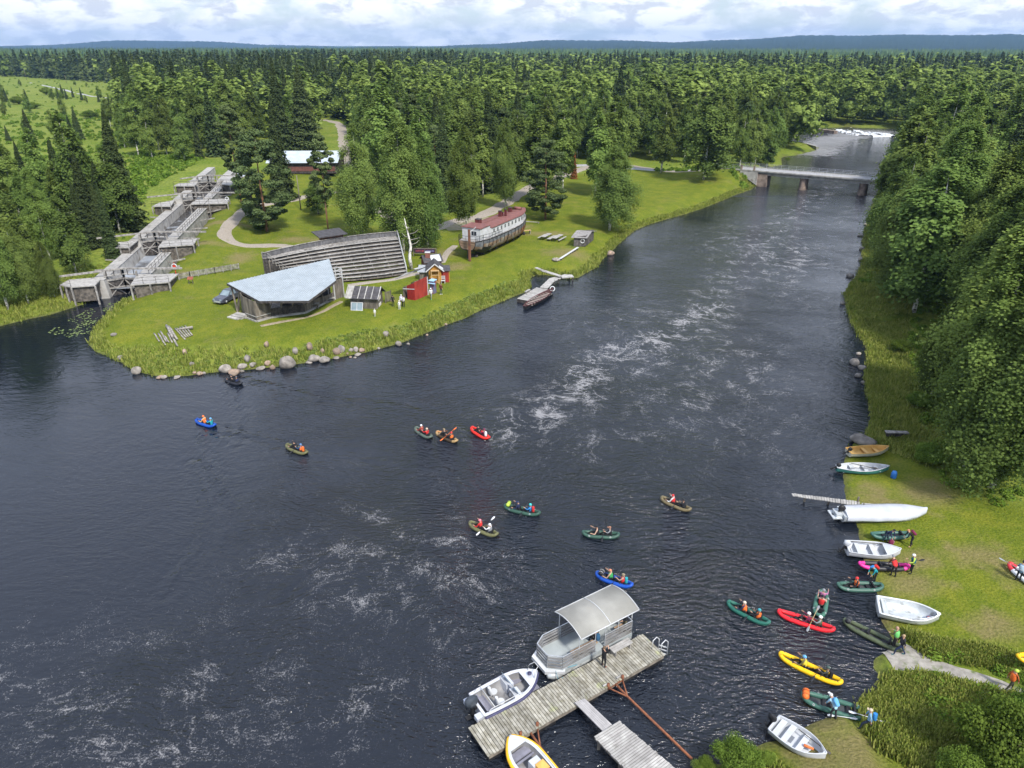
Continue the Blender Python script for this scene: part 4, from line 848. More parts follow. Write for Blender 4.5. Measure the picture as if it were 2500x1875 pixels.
# chamber water
for (s0,s1,z),zw,nm,mm in zip(tops[:3],(1.1,2.2,3.4),('lock_water','lock_water','lock_water'),(None,None,None)):
    b=MB(); b.add([K(s0+1.2,-2.3,zw),K(s0+1.2,2.3,zw),K(s1+.4,2.3,zw),K(s1+.4,-2.3,zw)],[(0,1,2,3)]); 
    mm=mat('churned_lock_water',(.30,.33,.38),(.03,.028,.028),.35 if zw<2 else .5,.15,ramp=((.25,.6) if zw<2 else (.5,.72)),spec=.5)
    put(b,'chamber_water',mm,lock)
def gate(i):
    s=gs[i]; z=zt_[i]; zb=(-.5,.9,2.0,3.2)[i]; e=empty('lock_gate',K(s,0,zb),0,['lowest and largest lock gate, dark timber over the pond','second lock gate from the pond','third lock gate from the pond, with black steel bracing','uppermost lock gate near the metal roofed gatehouse'][i],'lock gate','lock gates')
    for sg in(-1,1):
        b=MB(); a=K(s,sg*2.3,zb); c=K(s+1.1,0,zb); n=11
        for k in range(n):
            p=a.lerp(c,(k+.5)/n); b.box((p.x,p.y,(zb+z-.5)/2+.1),((a-c).length/n-.02,.12,z-.6-zb),math.atan2((c-a).y,(c-a).x),0)
        o_=K(s-.14,0,0)-K(s,0,0)
        f=lambda t,zz:Vector((*(a.lerp(c,t)+o_).xy,zz))
        b.beam(f(0,zb+.3),f(1,z-.6),.16,.14,1); b.beam(f(1,zb+.3),f(0,z-.6),.16,.14,1); b.beam(f(0,z-.45),f(1,z-.45),.2,.25,1); b.beam(f(0,(z+zb)/2),f(1,(z+zb)/2),.18,.2,1)
        b.beam(f(0,zb),f(0,z+.9),.26,.26,1); b.beam(f(1,zb),f(1,z+1.15),.24,.24,1)
        put(b,'gate_leaf',[m_dwood,m_grey],e)
        b=MB(); b.beam(K(s+1.0,-sg*.2,z+1.1),K(s-.9 if sg<0 else s-.3,sg*(9.2 if i<3 else 6),z+1.0 if sg>0 else z+.75),.3,.26); put(b,'balance_beam',m_grey,e)
    b=MB()
    for sg in(-1,1): 
        a=K(s-.35,sg*2.4,z+.3);c=K(s+.75,0,z+.3); d=K(s+.25,sg*2.4,z+.3)-a; b.add([a,c,c+d,a+d]+[v-Vector((0,0,.1)) for v in(a,c,c+d,a+d)],[(0,1,2,3),(7,6,5,4),(0,4,5,1),(2,6,7,3),(1,5,6,2),(3,7,4,0)],0)
    put(b,'footbridge',m_pale,e)
    b=MB()
    for k in range(5): p=K(s-.3+.25*(2-abs(k-2)),-2+k,z+.3); b.beam(p,p+Vector((0,0,.9)),.09,.09)
    put(b,'rail_post',m_dwood,e)
for i in range(4): gate(i)
# gatehouse and warehouse
def gable(name,label,A,B,depth,wh,rise,wallm,roofm,ov=.4,ribs=None,cat='building',zg=None,bd=.2,ribm=None,door=None):
    """A,B = front wall ends (left,right as seen), ridge parallel to the front"""
    A=Vector((A[0],A[1],0));B=Vector((B[0],B[1],0)); d=(B-A).normalized(); n=Vector((-d.y,d.x,0)); zg=min(hz(*A.xy),hz(*B.xy)) if zg is None else zg
    e=empty(name,(A+n*depth/2).lerp(B+n*depth/2,.5)+Vector((0,0,zg)),0,label,cat); C_=B+n*depth; D=A+n*depth
    b=MB(); rt_=lambda t: zg+wh+rise*(1-abs(2*t-1))-.06
    for p,q,f in ((A,B,None),(B,C_,rt_),(C_,D,None),(D,A,rt_)): boards(b,p,q,zg-.3,zg+wh,.06,bd,0,zt=f)
    put(b,'wall',wallm,e)
    M1=A+n*depth/2-d*ov;M2=B+n*depth/2+d*ov; zr=Vector((0,0,zg+wh+rise)); ze=Vector((0,0,zg+wh-rise*ov/(depth/2))); b=MB()
    roofslab(b,A-d*ov-n*ov+ze,B+d*ov-n*ov+ze,M1+zr,M2+zr,.08,0,ribs); roofslab(b,C_+d*ov+n*ov+ze,D-d*ov+n*ov+ze,M2+zr,M1+zr,.08,0,ribs)
    put(b,'roof',[roofm,ribm or roofm],e); return e,A,B,d,n,zg
wa=at(c1(1715,1100),4.); wb=at(c1(2130,1098),4.); gw=gable('warehouse','long dark red warehouse with a bright pale metal roof in the trees','' or wa,wb,12,2.9,2.0,m_dwood,m_roofw,.8,.6,zg=hz(*wa.xy)-.1)
e,A,B,d,n,zg=gw; b=MB(); boards(b,A-n*.06+d*.3,B-n*.06-d*.3,zg+.3,zg+1.5,.04,.3); put(b,'plank_band',mat('faded_red_boards',(.17,.07,.055),(.10,.045,.04),2,.8),e)
ga=at(c1(1450,1105),5.); gb_=at(c1(1545,1105),5.); gable('gatehouse','small tall gatehouse with a metal roof half hidden behind the pine beside the upper lock',ga,gb_,4.,5.,.9,m_bwood,m_roofw,.5,.5,zg=hz(*ga.xy))
# fence, lifebuoy, info sign
def fence(name,label,pts,h,m,step=.16,cat='fence',th=.03):
    e=empty(name,pts[0],0,label,cat); b=MB(); bp=MB()
    for i in range(len(pts)-1):
        a=Vector(pts[i]);c=Vector(pts[i+1]); L_=(c-a).length; n=int(L_/step); rz=math.atan2((c-a).y,(c-a).x)
        for k in range(n): q=a.lerp(c,(k+.5)/n); b.box((q.x,q.y,q.z+h/2+.1),(step*.6,th,h-.15),rz)
        for hh in(.35,h-.15): b.beam(a+Vector((0,0,hh)),c+Vector((0,0,hh)),.07,.05)
        m_=max(1,round(L_/1.6))
        for k in range(m_+1): q=a.lerp(c,k/m_); bp.beam(q-Vector((0,0,.2)),q+Vector((0,0,h+.05)),.11)
    put(b,'pickets',m,e); put(bp,'post',m,e); return e
fence('picket_fence','low weathered picket fence running from the lock wing onto the lawn',[G(*c4(1235,1222)),G(*c4(1440,1180)),G(*c4(1680,1138)),G(*c4(1912,1098))],1.05,m_grey)
def ring(b,c,R_,r,nrm,mi=0,n=18):
    nrm=Vector(nrm).normalized(); u=nrm.cross(Vector((0,0,1))) if abs(nrm.z)<.9 else Vector((1,0,0)); u.normalize(); v=nrm.cross(u)
    b.tube([Vector(c)+u*R_*math.cos(t*2*math.pi/n)+v*R_*math.sin(t*2*math.pi/n) for t in range(n)],r,7,mi,True)
def lifebuoy(loc,label,nrm=(0,-1,.3),board=True,m=None,R_=.36):
    e=empty('lifebuoy',loc,0,label,'lifebuoy'); b=MB(); ring(b,(0,0,.0 if not board else 1.3),R_,.09,nrm); b.build('ring',m or m_white,e)
    if board: b=MB(); b.beam((0,.12,-.1),(0,.12,1.9),.1); b.box((0,.1,1.3),(.6,.04,.7)); b.build('board',m_redp,e)
    return e
lifebuoy(G(*c4(1300,1145)),'lifebuoy on a red board by the lower lock wing and picket fence',(0,-1,.2),True,m_white,.4)
v=at(c4(1797,437),5.05); lifebuoy(v+Vector((0,-.1,.5)),'small round lifebuoy on the end of the third lock wing',(0,-1,.4),False)
e=empty('info_sign',G(*c4(1450,1240)),0,'small slanted information board on two posts in front of the picket fence','sign'); b=MB(); b.beam((-.3,0,0),(-.3,0,1),.07); b.beam((.3,0,0),(.3,0,1),.07); b.build('post',m_bwood,e); b=MB(); b.add([(-.45,-.25,.85),(.45,-.25,.85),(.45,.2,1.2),(-.45,.2,1.2),(-.45,-.25,.8),(.45,-.25,.8),(.45,.2,1.15),(-.45,.2,1.15)],[(0,1,2,3),(7,6,5,4),(0,4,5,1),(1,5,6,2),(2,6,7,3),(3,7,4,0)]); b.build('panel',mat('sign_panel',(.25,.08,.05),None,4),e)
# ---------------- stage pavilion
zlow=4.7; FL=at(c5(490,940),zlow); FR=at(c5(935,938),zlow); rd=(FR-FL).normalized(); rn=Vector((-rd.y,rd.x,0)); kk_=.16
def roofpt(c):
    r=ray(*c); o=Vector((0,0,CAMH)); # plane z-4.7-k*((p-FL).rn)=0
    den=r.z-kk_*(r.dot(rn)); t=-(o.z-zlow-kk_*((o-FL).dot(rn)))/den; return o+r*t
RP=[roofpt(c5(*p)) for p in ((200,780),(490,940),(935,938),(1180,755),(1120,562))]
g0=G(*c5(600,1090)); stage=empty('stage_pavilion',g0,0,'open-fronted grey timber stage building under a large angular pale blue metal roof','pavilion')
b=MB(); th=.28; top=[p for p in RP]; bot=[p-Vector((0,0,th)) for p in RP]; n=5
b.add(top+bot,[tuple(range(n)),tuple(range(2*n-1,n-1,-1))]+[(i,n+i,n+(i+1)%n,(i+1)%n) for i in range(n)],0)
# standing seams parallel to the slope
lo=min((p-FL).dot(rd) for p in RP); hi_=max((p-FL).dot(rd) for p in RP); uv=[((p-FL).dot(rd),(p-FL).dot(rn)) for p in RP]
sdir=(.35,1.); 
def clipline(c0):
    # line points (u,v) with u-.35 v = c0, clipped to polygon
    ts=[]
    for i in range(n):
        (u1,v1),(u2,v2)=uv[i],uv[(i+1)%n]; f1=u1-.35*v1-c0; f2=u2-.35*v2-c0
        if (f1<0)!=(f2<0): t=f1/(f1-f2); ts.append((v1+(v2-v1)*t))
    return sorted(ts)
c0=-30.
while c0<30:
    ts=clipline(c0)
    if len(ts)>=2 and ts[-1]-ts[0]>.2:
        P_=[FL+rd*(c0+.35*v_)+rn*v_+Vector((0,0,kk_*v_+.035)) for v_ in(ts[0],ts[-1])]; b.beam(P_[0],P_[1],.05,.06,1)
    c0+=.33
put(b,'roof',[m_roofm,m_rib,m_dwood],stage)
b=MB()
for i in range(n): a=RP[i]-Vector((0,0,.15)); c=RP[(i+1)%n]-Vector((0,0,.15)); o_=((a+c)/2-sum(RP,Vector())/n).normalized()*.03; b.beam(a+o_,c+o_,.05,.32)
put(b,'fascia',m_dwood,stage)
wl=[G(*c5(*p)) for p in ((345,1060),(375,1092),(470,1128),(600,1092),(905,1050),(1075,965),(1165,925))]
def rz_at(p): return zlow+kk_*((p-FL).dot(rn))-.3
zb_=g0.z
def wallseg(a,c,z0,z1=None,nm='wall',m=m_bwood):
    b=MB(); boards(b,a,c,z0,z1 or 0,.07,.22,0,zt=(lambda t:(z1 if z1 else rz_at(a.lerp(c,t))))); put(b,nm,m,stage)
wallseg(wl[0],wl[1],zb_-.2); wallseg(wl[1],wl[2],zb_+.35); wallseg(wl[2],wl[3],zb_+.35); wallseg(wl[3],wl[4],zb_+.3,zb_+1.35,'parapet',m_dwood); wallseg(wl[4],wl[5],zb_+.3,zb_+1.3,'parapet'); wallseg(wl[5],wl[6],zb_+.3,zb_+1.1,'parapet')
# far side walls close the dark interior
bk=[p+rn*4.5 for p in (wl[3],wl[4],wl[5])]; wallseg(bk[0],bk[1],zb_,None,'back_wall',m_dwood); wallseg(bk[1],bk[2],zb_,None,'back_wall',m_dwood); wallseg(wl[0],wl[0]+rn*4,zb_,None,'side_wall',m_bwood)
b=MB(); b.prism([(p.x,p.y) for p in (wl[0],wl[1],wl[2],wl[3],wl[4],wl[5],wl[6],wl[6]+rn*4,bk[1],wl[0]+rn*4)],zb_-.3,zb_+.28); put(b,'floor',m_grey,stage)
b=MB()
for a,c in zip(wl[1:-1],wl[2:]): d_=(c-a).normalized(); o_=Vector((d_.y,-d_.x,0))*.12; b.beam(a+o_+Vector((0,0,.10)),c+o_+Vector((0,0,.10)),.14,.22)
a,c=wl[1],wl[2]; b.beam(a+Vector((0,-.1,.75)),c+Vector((0,-.1,.75)),.05,.1); a,c=wl[2],wl[3]; b.beam(a+Vector((.05,-.1,.75)),c+Vector((.05,-.1,.75)),.05,.1)
put(b,'plinth',m_pale,stage)
for t in (0,.33,.66,1.):
    q=wl[3].lerp(wl[4],t); b=MB(); b.beam((q.x,q.y,zb_+1.3),(q.x,q.y,rz_at(q)),.16); b.beam((q.x,q.y,zb_+1.4),(q.x+.8,q.y,rz_at(q)),.1); put(b,'post',m_bwood,stage)
for t in (.3,.6,1.):
    q=wl[4].lerp(wl[6],t); b=MB(); b.beam((q.x,q.y,zb_+1.1),(q.x,q.y,rz_at(q)),.14); put(b,'post',m_bwood,stage)
# left corner props and steps
pc=G(*c5(295,1040)); lc=RP[0]; b=MB(); b.beam(pc,lc-Vector((-.5,0,.4)),.22,.22); put(b,'prop',m_bwood,stage)
b=MB(); b.beam(pc+Vector((.1,.1,.2)),RP[0].lerp(RP[1],.35)-Vector((0,-.3,.4)),.2,.2); put(b,'prop',m_bwood,stage)
q=G(*c5(300,1085)); 
b=MB(); 
for k in range(3): b.box((q.x-.45*k+.5,q.y-.25*k,q.z+.42-.17*k-.15),(2.0,.62,.46),R(-28))
put(b,'steps',m_pale,stage)
# right tower box of the stage
ta=G(*c5(1178,925)); tb=G(*c5(1258,900)); td=(tb-ta).normalized(); tn=Vector((-td.y,td.x,0))
b=MB(); boards(b,ta,tb,ta.z,ta.z+2.9,.06,.2); boards(b,tb,tb+tn*1.5,ta.z,ta.z+2.9,.06,.2); put(b,'side_room_wall',m_bwood,stage)
b=MB(); 
for q in (ta,tb,tb+tn*1.6,ta+tn*1.6): b.beam(q-td*.05,q-td*.05+Vector((0,0,4.3)),.13)
for z in(3.2,3.75,4.3):
    for p_,q_ in((ta,tb),(tb,tb+tn*1.6)): b.beam(p_+Vector((0,0,z)),q_+Vector((0,0,z)),.08,.08)
put(b,'white_frame',m_white,stage)
def bench_table(loc,rz,label,name='bench',L_=2.,top=.45,w_=.4,cat='bench',group=None,m=None,legs=True):
    e=empty(name,loc,rz,label,cat,group); b=MB()
    for k in(-1,1): b.box((0,k*w_/4,top),(L_,w_/2-.02,.06))
    b.build('seat',m or m_pale,e)
    for sx in(-1,1):
        b=MB(); b.box((sx*L_*.38,0,top/2-.02),(.1,w_*.8,top-.03)); b.build('leg',m_grey,e)
    return e
q=G(*c5(975,1010)); bench_table(q,R(25),'weathered table-height bench leaning outside the stage opening',L_=1.9,top=.75,w_=.6)
q=G(*c5(1110,945)); bench_table(q,R(30),'long low weathered platform bench beside the white stage frame',L_=2.2,top=.45,w_=.7)
# ---------------- grandstand
gr=G(*c5(1500,740)); stand=empty('grandstand',gr,0,'large curved open-air grandstand with rows of grey plank benches facing the stage','grandstand')
zlo=gr.z+.35; zhi=gr.z+3.9; NR=10
BR_=at(c5(1820,690),zlo); BM=at(c5(1262,755),zlo); BL=at(c5(860,765),zlo); TR=at(c5(1742,375),zhi); TM=at(c5(1180,440),zhi); TL=at(c5(562,560),zhi); 
def arc3(a,m,c,n,ext=0):
    ax,ay,bx,by,cx,cy=a.x,a.y,m.x,m.y,c.x,c.y; d=2*(ax*(by-cy)+bx*(cy-ay)+cx*(ay-by))
    ux=((ax*ax+ay*ay)*(by-cy)+(bx*bx+by*by)*(cy-ay)+(cx*cx+cy*cy)*(ay-by))/d; uy=((ax*ax+ay*ay)*(cx-bx)+(bx*bx+by*by)*(ax-cx)+(cx*cx+cy*cy)*(bx-ax))/d
    r=math.hypot(ax-ux,ay-uy); t0=math.atan2(ay-uy,ax-ux); t1=math.atan2(cy-uy,cx-ux)
    if t1-t0>math.pi: t1-=2*math.pi
    if t0-t1>math.pi: t1+=2*math.pi
    return [Vector((ux+r*math.cos(t0+(t1-t0)*k/n),uy+r*math.sin(t0+(t1-t0)*k/n),0)) for k in range(n+1)]
lowA=arc3(BL,BM,BR_,14); topA=arc3(TL,TM,TR,14)
def rowpts(f): return [a.lerp(b_,f) for a,b_ in zip(lowA,topA)]
def strip(b,A_,B_,z0,z1,th,mi=0):
    for k in range(len(A_)-1):
        vs=[Vector((p.x,p.y,z)) for p,z in((A_[k],z0),(A_[k+1],z0),(B_[k+1],z1),(B_[k],z1))]; d_=Vector((0,0,-th)); b.add(vs+[v+d_ for v in vs],[(0,1,2,3),(7,6,5,4),(0,4,5,1),(2,6,7,3),(1,5,6,2),(3,7,4,0)],mi)
for i in range(NR):
    f0=i/NR; z=zlo+(zhi-zlo)*f0; b=MB(); strip(b,rowpts(f0+.004),rowpts(f0+.024),z+.42,z+.42,.06); strip(b,rowpts(f0+.03),rowpts(f0+.05),z+.42,z+.42,.06)
    A_=rowpts(f0+.027)
    for k in range(0,15,2): b.beam((A_[k].x,A_[k].y,z-.05),(A_[k].x,A_[k].y,z+.37),.07,.07)
    put(b,'bench_row',m_pale,stand)
    b=MB(); strip(b,rowpts(f0-.015),rowpts(f0+.085),z,z,.08); put(b,'tread',m_bwood,stand)
b=MB(); A_=rowpts(1.0); B_=rowpts(1.16); strip(b,A_,B_,zhi+.05,zhi+.05,.1); put(b,'top_walkway',m_grey,stand)
b=MB()
for k in range(14): boards(b,B_[k],B_[k+1],gr.z-.1,zhi+.85,.06,.2)
put(b,'back_wall',mat('grey_back_boards',(.15,.15,.16),(.09,.09,.095),1.5,.85,island=.25,bump=.2),stand)
b=MB(); 
for k in range(14): b.beam(B_[k]+Vector((0,-.05,zhi+.88)),B_[k+1]+Vector((0,-.05,zhi+.88)),.2,.07)
put(b,'cap_rail',m_grey,stand)
for side,nm in ((0,'left'),(-1,'right')):
    a=lowA[side]; c=B_[side]; b=MB(); boards(b,a,c,gr.z-.1,0,.06,.22,0,zt=lambda t:zlo+(zhi-zlo)*min(1,t*1.14)-.1); put(b,'side_wall',m_dwood,stand)
    b=MB(); rail(b,[Vector((a.x,a.y,zlo)),Vector((topA[side].x,topA[side].y,zhi)),Vector((c.x,c.y,zhi+.1))],1.,1.5,.04,2); put(b,'stair_railing',m_grey if side==0 else m_white,stand)
# support posts under the tiers
b=MB()
for k in range(0,15,2):
    for f in(.3,.6,.95): q=lowA[k].lerp(topA[k],f); b.beam((q.x,q.y,gr.z-.2),(q.x,q.y,zlo+(zhi-zlo)*f-.1),.14)
put(b,'support_posts',m_bwood,stand)
# projection hut behind the stand
h0=at(c5(1085,440),4.0); h1=at(c5(1215,420),4.0); dd_=(h1-h0).normalized(); nn_=Vector((-dd_.y,dd_.x,0))
sg_=sum((B_[k] for k in(6,7,8)),Vector())/3
h0=Vector((B_[6].x,B_[6].y,0))+(B_[7]-B_[6])*.6+nn_*.2; h1=h0+dd_*3.4; zg_=hz(*h0.xy)
e=empty('lookout_hut',h0+Vector((0,0,zg_)),0,'small brown flat-roofed hut rising behind the back wall of the grandstand','hut')
b=MB()
for p_,q_ in((h0,h1),(h1,h1+nn_*2.4),(h1+nn_*2.4,h0+nn_*2.4),(h0+nn_*2.4,h0)): boards(b,p_,q_,zg_,zhi+1.4,.06,.2)
put(b,'wall',mat('red_brown_boards',(.17,.085,.055),(.09,.05,.04),2,.8,island=.2),e)
b=MB(); zr=zhi+1.5; roofslab(b,h0-dd_*1.1-nn_*.7+Vector((0,0,zr)),h1+dd_*.5-nn_*.7+Vector((0,0,zr)),h0-dd_*1.1+nn_*2.9+Vector((0,0,zr+.3)),h1+dd_*.5+nn_*2.9+Vector((0,0,zr+.3)),.14); put(b,'roof',m_felt,e)
# ---------------- log cabin, red shed, small sheds, yellow hut
A=G(*c5(1318,1004)); B=G(*c5(1552,1010)); e,A,B,d,n,zg=gable('log_cabin','small grey board cabin with pale battens across its dark felt roof','' or A,B,2.9,1.95,.95,m_bwood,m_felt,.45,None,'cabin',ribm=m_pale)
b=MB(); ov=.5
for t in (-.02,.16,.36,.56,.76,.97): 
    p=(A-d*ov).lerp(B+d*ov,t); ze=zg+1.95-.95*ov/1.45; b.beam(p-n*ov+Vector((0,0,ze+.05)),p+n*1.45+Vector((0,0,zg+2.95)),.12,.05)
put(b,'roof_batten',m_pale,e); b=MB(); p0=A-d*ov;p1=(A-d*ov).lerp(B+d*ov,.17); ze=zg+1.95-.95*ov/1.45
roofslab(b,p0-n*ov+Vector((0,0,ze+.03)),p1-n*ov+Vector((0,0,ze+.03)),p0+n*1.45+Vector((0,0,zg+2.93)),p1+n*1.45+Vector((0,0,zg+2.93)),.02); put(b,'roof_sheet',m_pale,e)
for t,z0,z1 in((.42,1.05,1.6),(.45,.1,.55)):
    f=B+n*2.9*t; b=MB(); b.box((f.x+.06*d.x,f.y,zg+(z0+z1)/2),(1.1,.05,z1-z0),math.atan2(n.y,n.x)); 
    for q_ in(-.25,.25): b.box((f.x+.06*d.x+n.x*q_+d.x*.03,f.y+n.y*q_+d.y*.03,zg+(z0+z1)/2),(.3,.02,.3),math.atan2(n.y,n.x),1)
    put(b,'shutter',[m_white,mat('faded_poster',(.55,.42,.36),(.7,.66,.6),6)],e)
q=G(*c5(1375,1018)); e2_=empty('old_window',q,math.atan2(d.y,d.x),'old glazed window frame leaning against the front of the grey cabin','window'); b=MB(); b.add([(-.85,-.35,.02),(.85,-.35,.02),(.85,.1,1.05),(-.85,.1,1.05),(-.85,-.3,.02),(.85,-.3,.02),(.85,.15,1.05),(-.85,.15,1.05)],[(0,1,2,3),(7,6,5,4),(0,4,5,1),(1,5,6,2),(2,6,7,3),(3,7,4,0)]); b.build('glass',m_glassl,e2_)
b=MB(); 
for x_ in(-.85,0,.85): b.beam((x_,-.37,0),(x_,.08,1.06),.07)
b.beam((-.85,.08,1.06),(.85,.08,1.06),.07); b.beam((-.85,-.37,.04),(.85,-.37,.04),.07); b.build('frame',m_white,e2_)
q0=G(*c5(1630,960)); q1=G(*c5(1680,945)); fence('wooden_gate','upright brown gate panel standing between the grey cabin and the people',[q0,q1],1.7,m_bwood,.14,'gate')
# red shed (single-pitch roof)
A=G(*c5(1790,918)); B=G(*c5(1893,934)); Cc=G(*c5(2008,884)); zg=A.z
e=empty('red_shed',(A+Cc)/2,0,'bright red wooden shed with a lean-to roof and open front near the bank','shed'); D_=A+(Cc-B)*.62; hB=2.75;hA=1.75
hBk=2.85
b=MB(); boards(b,B,Cc,zg-.1,0,.07,.25,zt=lambda t:zg+hB+(hBk-hB)*t); put(b,'side_wall',m_red,e)
b=MB(); boards(b,Cc,D_,zg-.1,0,.07,.25,zt=lambda t:zg+hBk+(hA+.2-hBk)*t); boards(b,D_,A,zg-.1,zg+hA,.07,.25); put(b,'wall',m_bwood,e)
dv=(B-A).normalized(); m1=A.lerp(B,.36); b=MB(); boards(b,m1,B,zg-.1,0,.06,.25,zt=lambda t:zg+hA+.35+(hB-hA-.45)*t); put(b,'door',mat('dark_red_boards',(.27,.02,.018),(.18,.015,.014),2,.7),e)
b=MB(); b.beam(A+Vector((0,-.04,1.55)),B+Vector((0,-.04,1.75)),.07,.1); b.beam(Cc+Vector((.05,-.04,0)),Cc+Vector((.05,-.04,hBk)),.1); put(b,'trim',m_white,e)
dn_=(Cc-B).normalized(); b=MB(); roofslab(b,A-dv*.95-dn_*.35+Vector((0,0,zg+hA-.25)),D_-dv*.95+dn_*.2+Vector((0,0,zg+hA+.0)),B+dv*.08-dn_*.12+Vector((0,0,zg+hB+.1)),Cc+dv*.15+dn_*.2+Vector((0,0,zg+hBk+.1)),.09); put(b,'roof',[m_felt],e)
b=MB(); p_=A-dv*.95-dn_*.37+Vector((0,0,zg+hA-.24)); q_=B+dv*.08-dn_*.14+Vector((0,0,zg+hB+.1)); b.beam(p_,q_,.05,.14); roofslab(b,p_+Vector((0,0,.02)),D_-dv*.95+dn_*.2+Vector((0,0,zg+hA+.03)),p_.lerp(q_,.38)+Vector((0,0,.02)),(D_+Vector((0,0,zg+hA+.33))),.02); put(b,'pale_eave',m_pale,e)
v=Cc+dn_*1.0+dv*.25; e=empty('ticket_booth',v,0,'narrow blue and red booth squeezed behind the red shed','booth'); b=MB(); b.box((v.x,v.y,v.z+1.),(.7,.9,1.9),math.atan2(dv.y,dv.x)); put(b,'wall',mat('faded_blue_boards',(.10,.16,.27),(.20,.05,.05),3,.7,stretch=(1,1,.2)),e); b=MB(); b.box((v.x,v.y,v.z+2.1),(.9,1.1,.1),math.atan2(dv.y,dv.x)); b.box((v.x-.1,v.y-.6,v.z+1.75),(1.1,.3,.08),math.atan2(dv.y,dv.x)); put(b,'roof',mat('pale_blue_board',(.35,.55,.75),None,2),e)
A=at(h7(600,860),zg+.1); B=at(h7(830,870),zg+.1); e=empty('grey_shed',A,0,'low grey shed with a sloping metal sheet roof behind the red shed','shed'); b=MB(); n_=Vector((0,1.9,0)); 
for p_,q_ in((A,B),(B,B+n_),(B+n_,A+n_),(A+n_,A)): boards(b,p_,q_,zg,zg+1.45,.06,.2)
put(b,'wall',m_bwood,e); b=MB(); roofslab(b,A+Vector((-.3,-.3,1.4)),B+Vector((.2,-.3,1.4)),A+n_+Vector((-.3,.2,1.9)),B+n_+Vector((.2,.2,1.9)),.06,0,.3,0); put(b,'roof',m_steel,e)
# yellow hut, gable facing the camera
A=G(*h7(815,935)); B=G(*h7(1085,925)); d=(B-A).normalized(); n=Vector((-d.y,d.x,0)); zg=A.z; wh=2.25; rise=.85; dep=3.0; Lw=(B-A).length
e=empty('yellow_hut',(A+B)/2,0,'ochre yellow hut with white-edged gable and a timber stair frame in front','hut')
b=MB(); boards(b,A,B,zg-.1,0,.07,.18,zt=lambda t:zg+wh+rise*(1-abs(2*t-1))); boards(b,B,B+n*dep,zg-.1,zg+wh,.07,.18); boards(b,A,A+n*dep,zg-.1,zg+wh,.07,.18); boards(b,A+n*dep,B+n*dep,zg-.1,0,.07,.18,zt=lambda t:zg+wh+rise*(1-abs(2*t-1))); put(b,'wall',m_yel,e)
rp=(A+B)/2-n*.35+Vector((0,0,wh+rise+.08)); rq=rp+n*(dep+.7); el=A-d*.5-n*.35+Vector((0,0,wh-.3)); er=B+d*.5-n*.35+Vector((0,0,wh-.3)); b=MB(); roofslab(b,el,el+n*(dep+.7),rp,rq,.08); roofslab(b,er+n*(dep+.7),er,rq,rp,.08); put(b,'roof',m_felt,e)
b=MB(); b.beam(el-n*.03,rp-n*.03,.05,.16); b.beam(rp-n*.03,er-n*.03,.05,.16); put(b,'bargeboard',m_white,e)
b=MB(); b.box(((er+rp)/2*1.0+n*.6+d*.28+Vector((0,0,-.13)))[:],(.75,1.0,.05),math.atan2(d.y,d.x),0,0.62); put(b,'roof_patch',m_white,e)
b=MB(); f0=A+d*.35-n*.7; f1=A+d*1.55-n*.7
for q_ in(f0,f1): b.beam(q_,q_+Vector((0,0,2.2)),.11)
for z in(1.5,2.15): b.beam(f0+Vector((0,0,z)),f1+Vector((0,0,z)),.1)
b.beam(f0+Vector((0,0,1.3)),f1+Vector((0,0,.1)),.1); b.beam(f0+Vector((0,0,2.1)),f0+n*.7+Vector((0,0,2.1)),.1); b.beam(f1+Vector((0,0,2.1)),f1+n*.7+Vector((0,0,2.1)),.1); b.box(((f0+f1)/2+n*.35+Vector((0,0,2.15)))[:],(1.3,.8,.06),math.atan2(d.y,d.x)); put(b,'porch_frame',m_lwood,e)
a2=B+d*.05+n*.2; b2=a2+d*1.25; e=empty('red_annex',a2,0,'small dark red annex with a black roof on the right of the yellow hut','shed'); b=MB()
for p_,q_ in((a2,b2),(b2,b2+n*1.6),(a2+n*1.6,b2+n*1.6)): boards(b,p_,q_,zg-.1,zg+1.95,.06,.18)
put(b,'wall',m_red,e); b=MB(); roofslab(b,a2-n*.25+Vector((0,0,1.95)),b2+d*.2-n*.25+Vector((0,0,1.95)),a2+n*1.8+Vector((0,0,2.3)),b2+d*.2+n*1.8+Vector((0,0,2.3)),.07); put(b,'roof',m_felt,e); b=MB(); b.beam(b2+Vector((0,-.05,0)),b2+Vector((0,-.05,1.9)),.14); put(b,'corner_post',m_yel,e)
q=G(*h7(1125,935)); e=empty('garden_chair',q,0,'white wooden chair standing in front of the red annex','chair'); b=MB()
for x_ in(-.28,.28): b.beam((x_,-.2,0),(x_,-.2,.5),.06); b.beam((x_,.25,0),(x_,.3,1.15),.06)
b.build('frame',m_white,e); b=MB(); b.box((0,0,.45),(.62,.5,.05)); b.build('seat',m_white,e); b=MB(); 
for z in(.7,.9,1.08): b.box((0,.29,z),(.56,.03,.1))
b.build('backrest',m_white,e)
